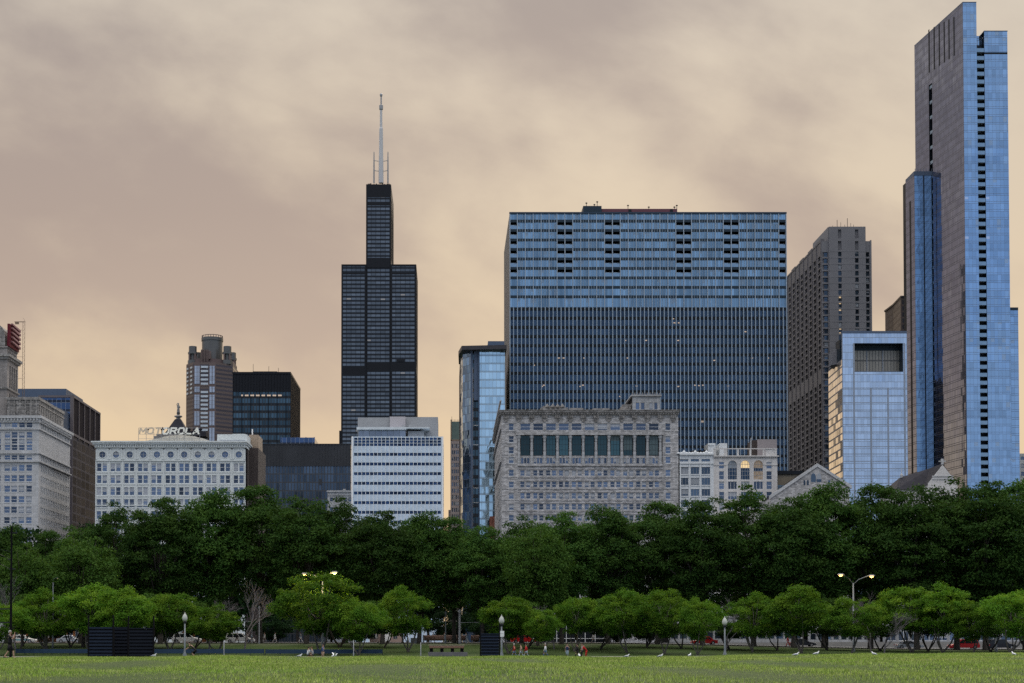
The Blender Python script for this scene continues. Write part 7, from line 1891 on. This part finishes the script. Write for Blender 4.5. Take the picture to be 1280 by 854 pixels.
FAR = [(60.5, 'walker in white beside the white car with a teal stripe', 'cloth_white', 'cloth_black'), (88.5, 'walker in blue beside the orange brick building', 'cloth_blue', 'denim'), (103, 'walker in grey just before the black slatted screens', 'cloth_grey', 'cloth_black'), (260.5, 'walker in white between the two white cars', 'cloth_white', 'cloth_grey'), (273, 'walker in tan between the two white cars', 'cloth_tan', 'cloth_black'),
 (296, 'walker in black passing the white estate car', 'cloth_black', 'cloth_black'), (309, 'walker in white beside the white estate car bonnet', 'cloth_white', 'denim'), (314.5, 'walker in pale blue beside the one in white', 'denim_pale', 'cloth_navy'), (331, 'walker in a white shirt, first of the pair under the slim post', 'cloth_white', 'cloth_grey'), (343.5, 'walker in a white shirt, alone past the slim post', 'cloth_white', 'cloth_white'), (376, 'walker in pale blue below the yellow lit tree', 'denim_pale', 'cloth_white'),
 (470, 'person in white before the pink stone building', 'cloth_white', 'cloth_grey'), (506, 'person in black beside the grey notice board', 'cloth_black', 'cloth_black'), (541, 'person in tan trousers and black coat before the brown rail', 'cloth_black', 'cloth_tan'), (556, 'person in white before the middle of the brown rail', 'cloth_white', 'cloth_black'), (574.5, 'person in black before the thick pale grey pole', 'cloth_black', 'cloth_black'), (583, 'person in a white coat at the end of the brown rail', 'cloth_white', 'cloth_white'),
 (672.5, 'walker in white before the glass pavilion', 'cloth_white', 'cloth_black'), (682.5, 'walker in mauve before the glass pavilion', 'cloth_grey', 'cloth_black'), (720, 'walker in yellow before the glass pavilion', 'cloth_yellow', 'cloth_black'), (742, 'walker in white at the far end of the glass pavilion', 'cloth_white', 'cloth_grey'), (820.5, 'walker in black striding before the pale low wall', 'cloth_black', 'cloth_black'), (985, 'walker in red beside the dark trunks', 'cloth_red', 'cloth_red')]
for i, (u, lb, sh, lg) in enumerate(FAR):
    y = 254.5 if u > 100 else 255; person(u, y, lb, sh, lg, pose='walk', face=0 if i % 2 else PI, H=1.72, z=G(X(u, y), y) + .14, group='people on the pavement')

# ================================================================== gulls
plain('gull_white', (.72, .73, .75), .7, 0, .03); plain('gull_grey', (.30, .33, .37), .7, 0, .05); plain('gull_beak', (.55, .35, .05), .5)
def gull(u, y, label, s=1.0, face=0.0, fly=False):
    x = X(u, y); z = G(x, y); R = empty('gull', (x, y, z + (0 if not fly else .35)), label, 'bird', None if fly else 'gulls on the grass', rz=face)
    J = dict(tail=(-.26, 0, .13), rump=(-.16, 0, .16), mid=(0, 0, .19), chest=(.12, 0, .20), neck=(.17, 0, .29), head=(.20, 0, .345), beak=(.275, 0, .335))
    E = [('tail', 'rump'), ('rump', 'mid'), ('mid', 'chest'), ('chest', 'neck'), ('neck', 'head'), ('head', 'beak')]
    rad = dict(tail=.015, rump=.05, mid=.085, chest=.08, neck=.045, head=.045, beak=.008)
    skin_body('body', J, E, rad, 'mid', 'gull_white', R)
    for sd_ in (-1, 1):
        mb = MB()
        if fly: mb.hexa([(-.06, sd_ * .05, .2), (.1, sd_ * .05, .2), (.1, sd_ * .06, .22), (-.06, sd_ * .06, .22), (-.10, sd_ * .62, .42), (-.02, sd_ * .60, .43), (-.02, sd_ * .60, .44), (-.10, sd_ * .62, .43)])
        else: mb.tube([(.10, sd_ * .07, .22), (-.05, sd_ * .085, .20), (-.28, sd_ * .03, .15)], [.035, .045, .01], 7)
        local(mb, 'wing', 'gull_grey' if not fly else 'gull_white', R, not fly)
        if not fly:
            mb = MB(); mb.tube([(.0, sd_ * .035, .13), (.0, sd_ * .035, 0.0), (.05, sd_ * .035, 0)], .008, 5); local(mb, 'leg', 'gull_beak', R)
    mb = MB(); mb.tube([(.245, 0, .337), (.30, 0, .328)], [.012, .004], 6); local(mb, 'beak', 'gull_beak', R)
    R.scale = (s, s, s); return R
gull(418, 128, 'large white gull with raised wings just above the grass beside the blue topped person', 1.05, .25, True)
for u, y, f, w_ in ((374, 93, 0, 'upright before the seated pair'), (192, 94, 0, 'resting below the last post of the slatted screens'), (724, 95, 1.6, 'at the feet of the person in black'), (783, 97, 0, 'below the forked pale trunk'), (825, 94, 0, 'between the forked trunk and the lone lamp'), (862, 96, 1.0, 'upright, nearest the lone acorn lamp'), (994.5, 99, 0, 'first of the pair under the thick dark trunks'), (1020, 100, .2, 'second of the pair, larger, under the double arm lamp'), (1092.5, 103, 2.2, 'standing alone past the double arm lamp'), (1267, 100, 1.8, 'standing tall near the frame edge')):
    gull(u, y, 'white gull on the grass ' + w_, .75 if u < 900 else .9, f)
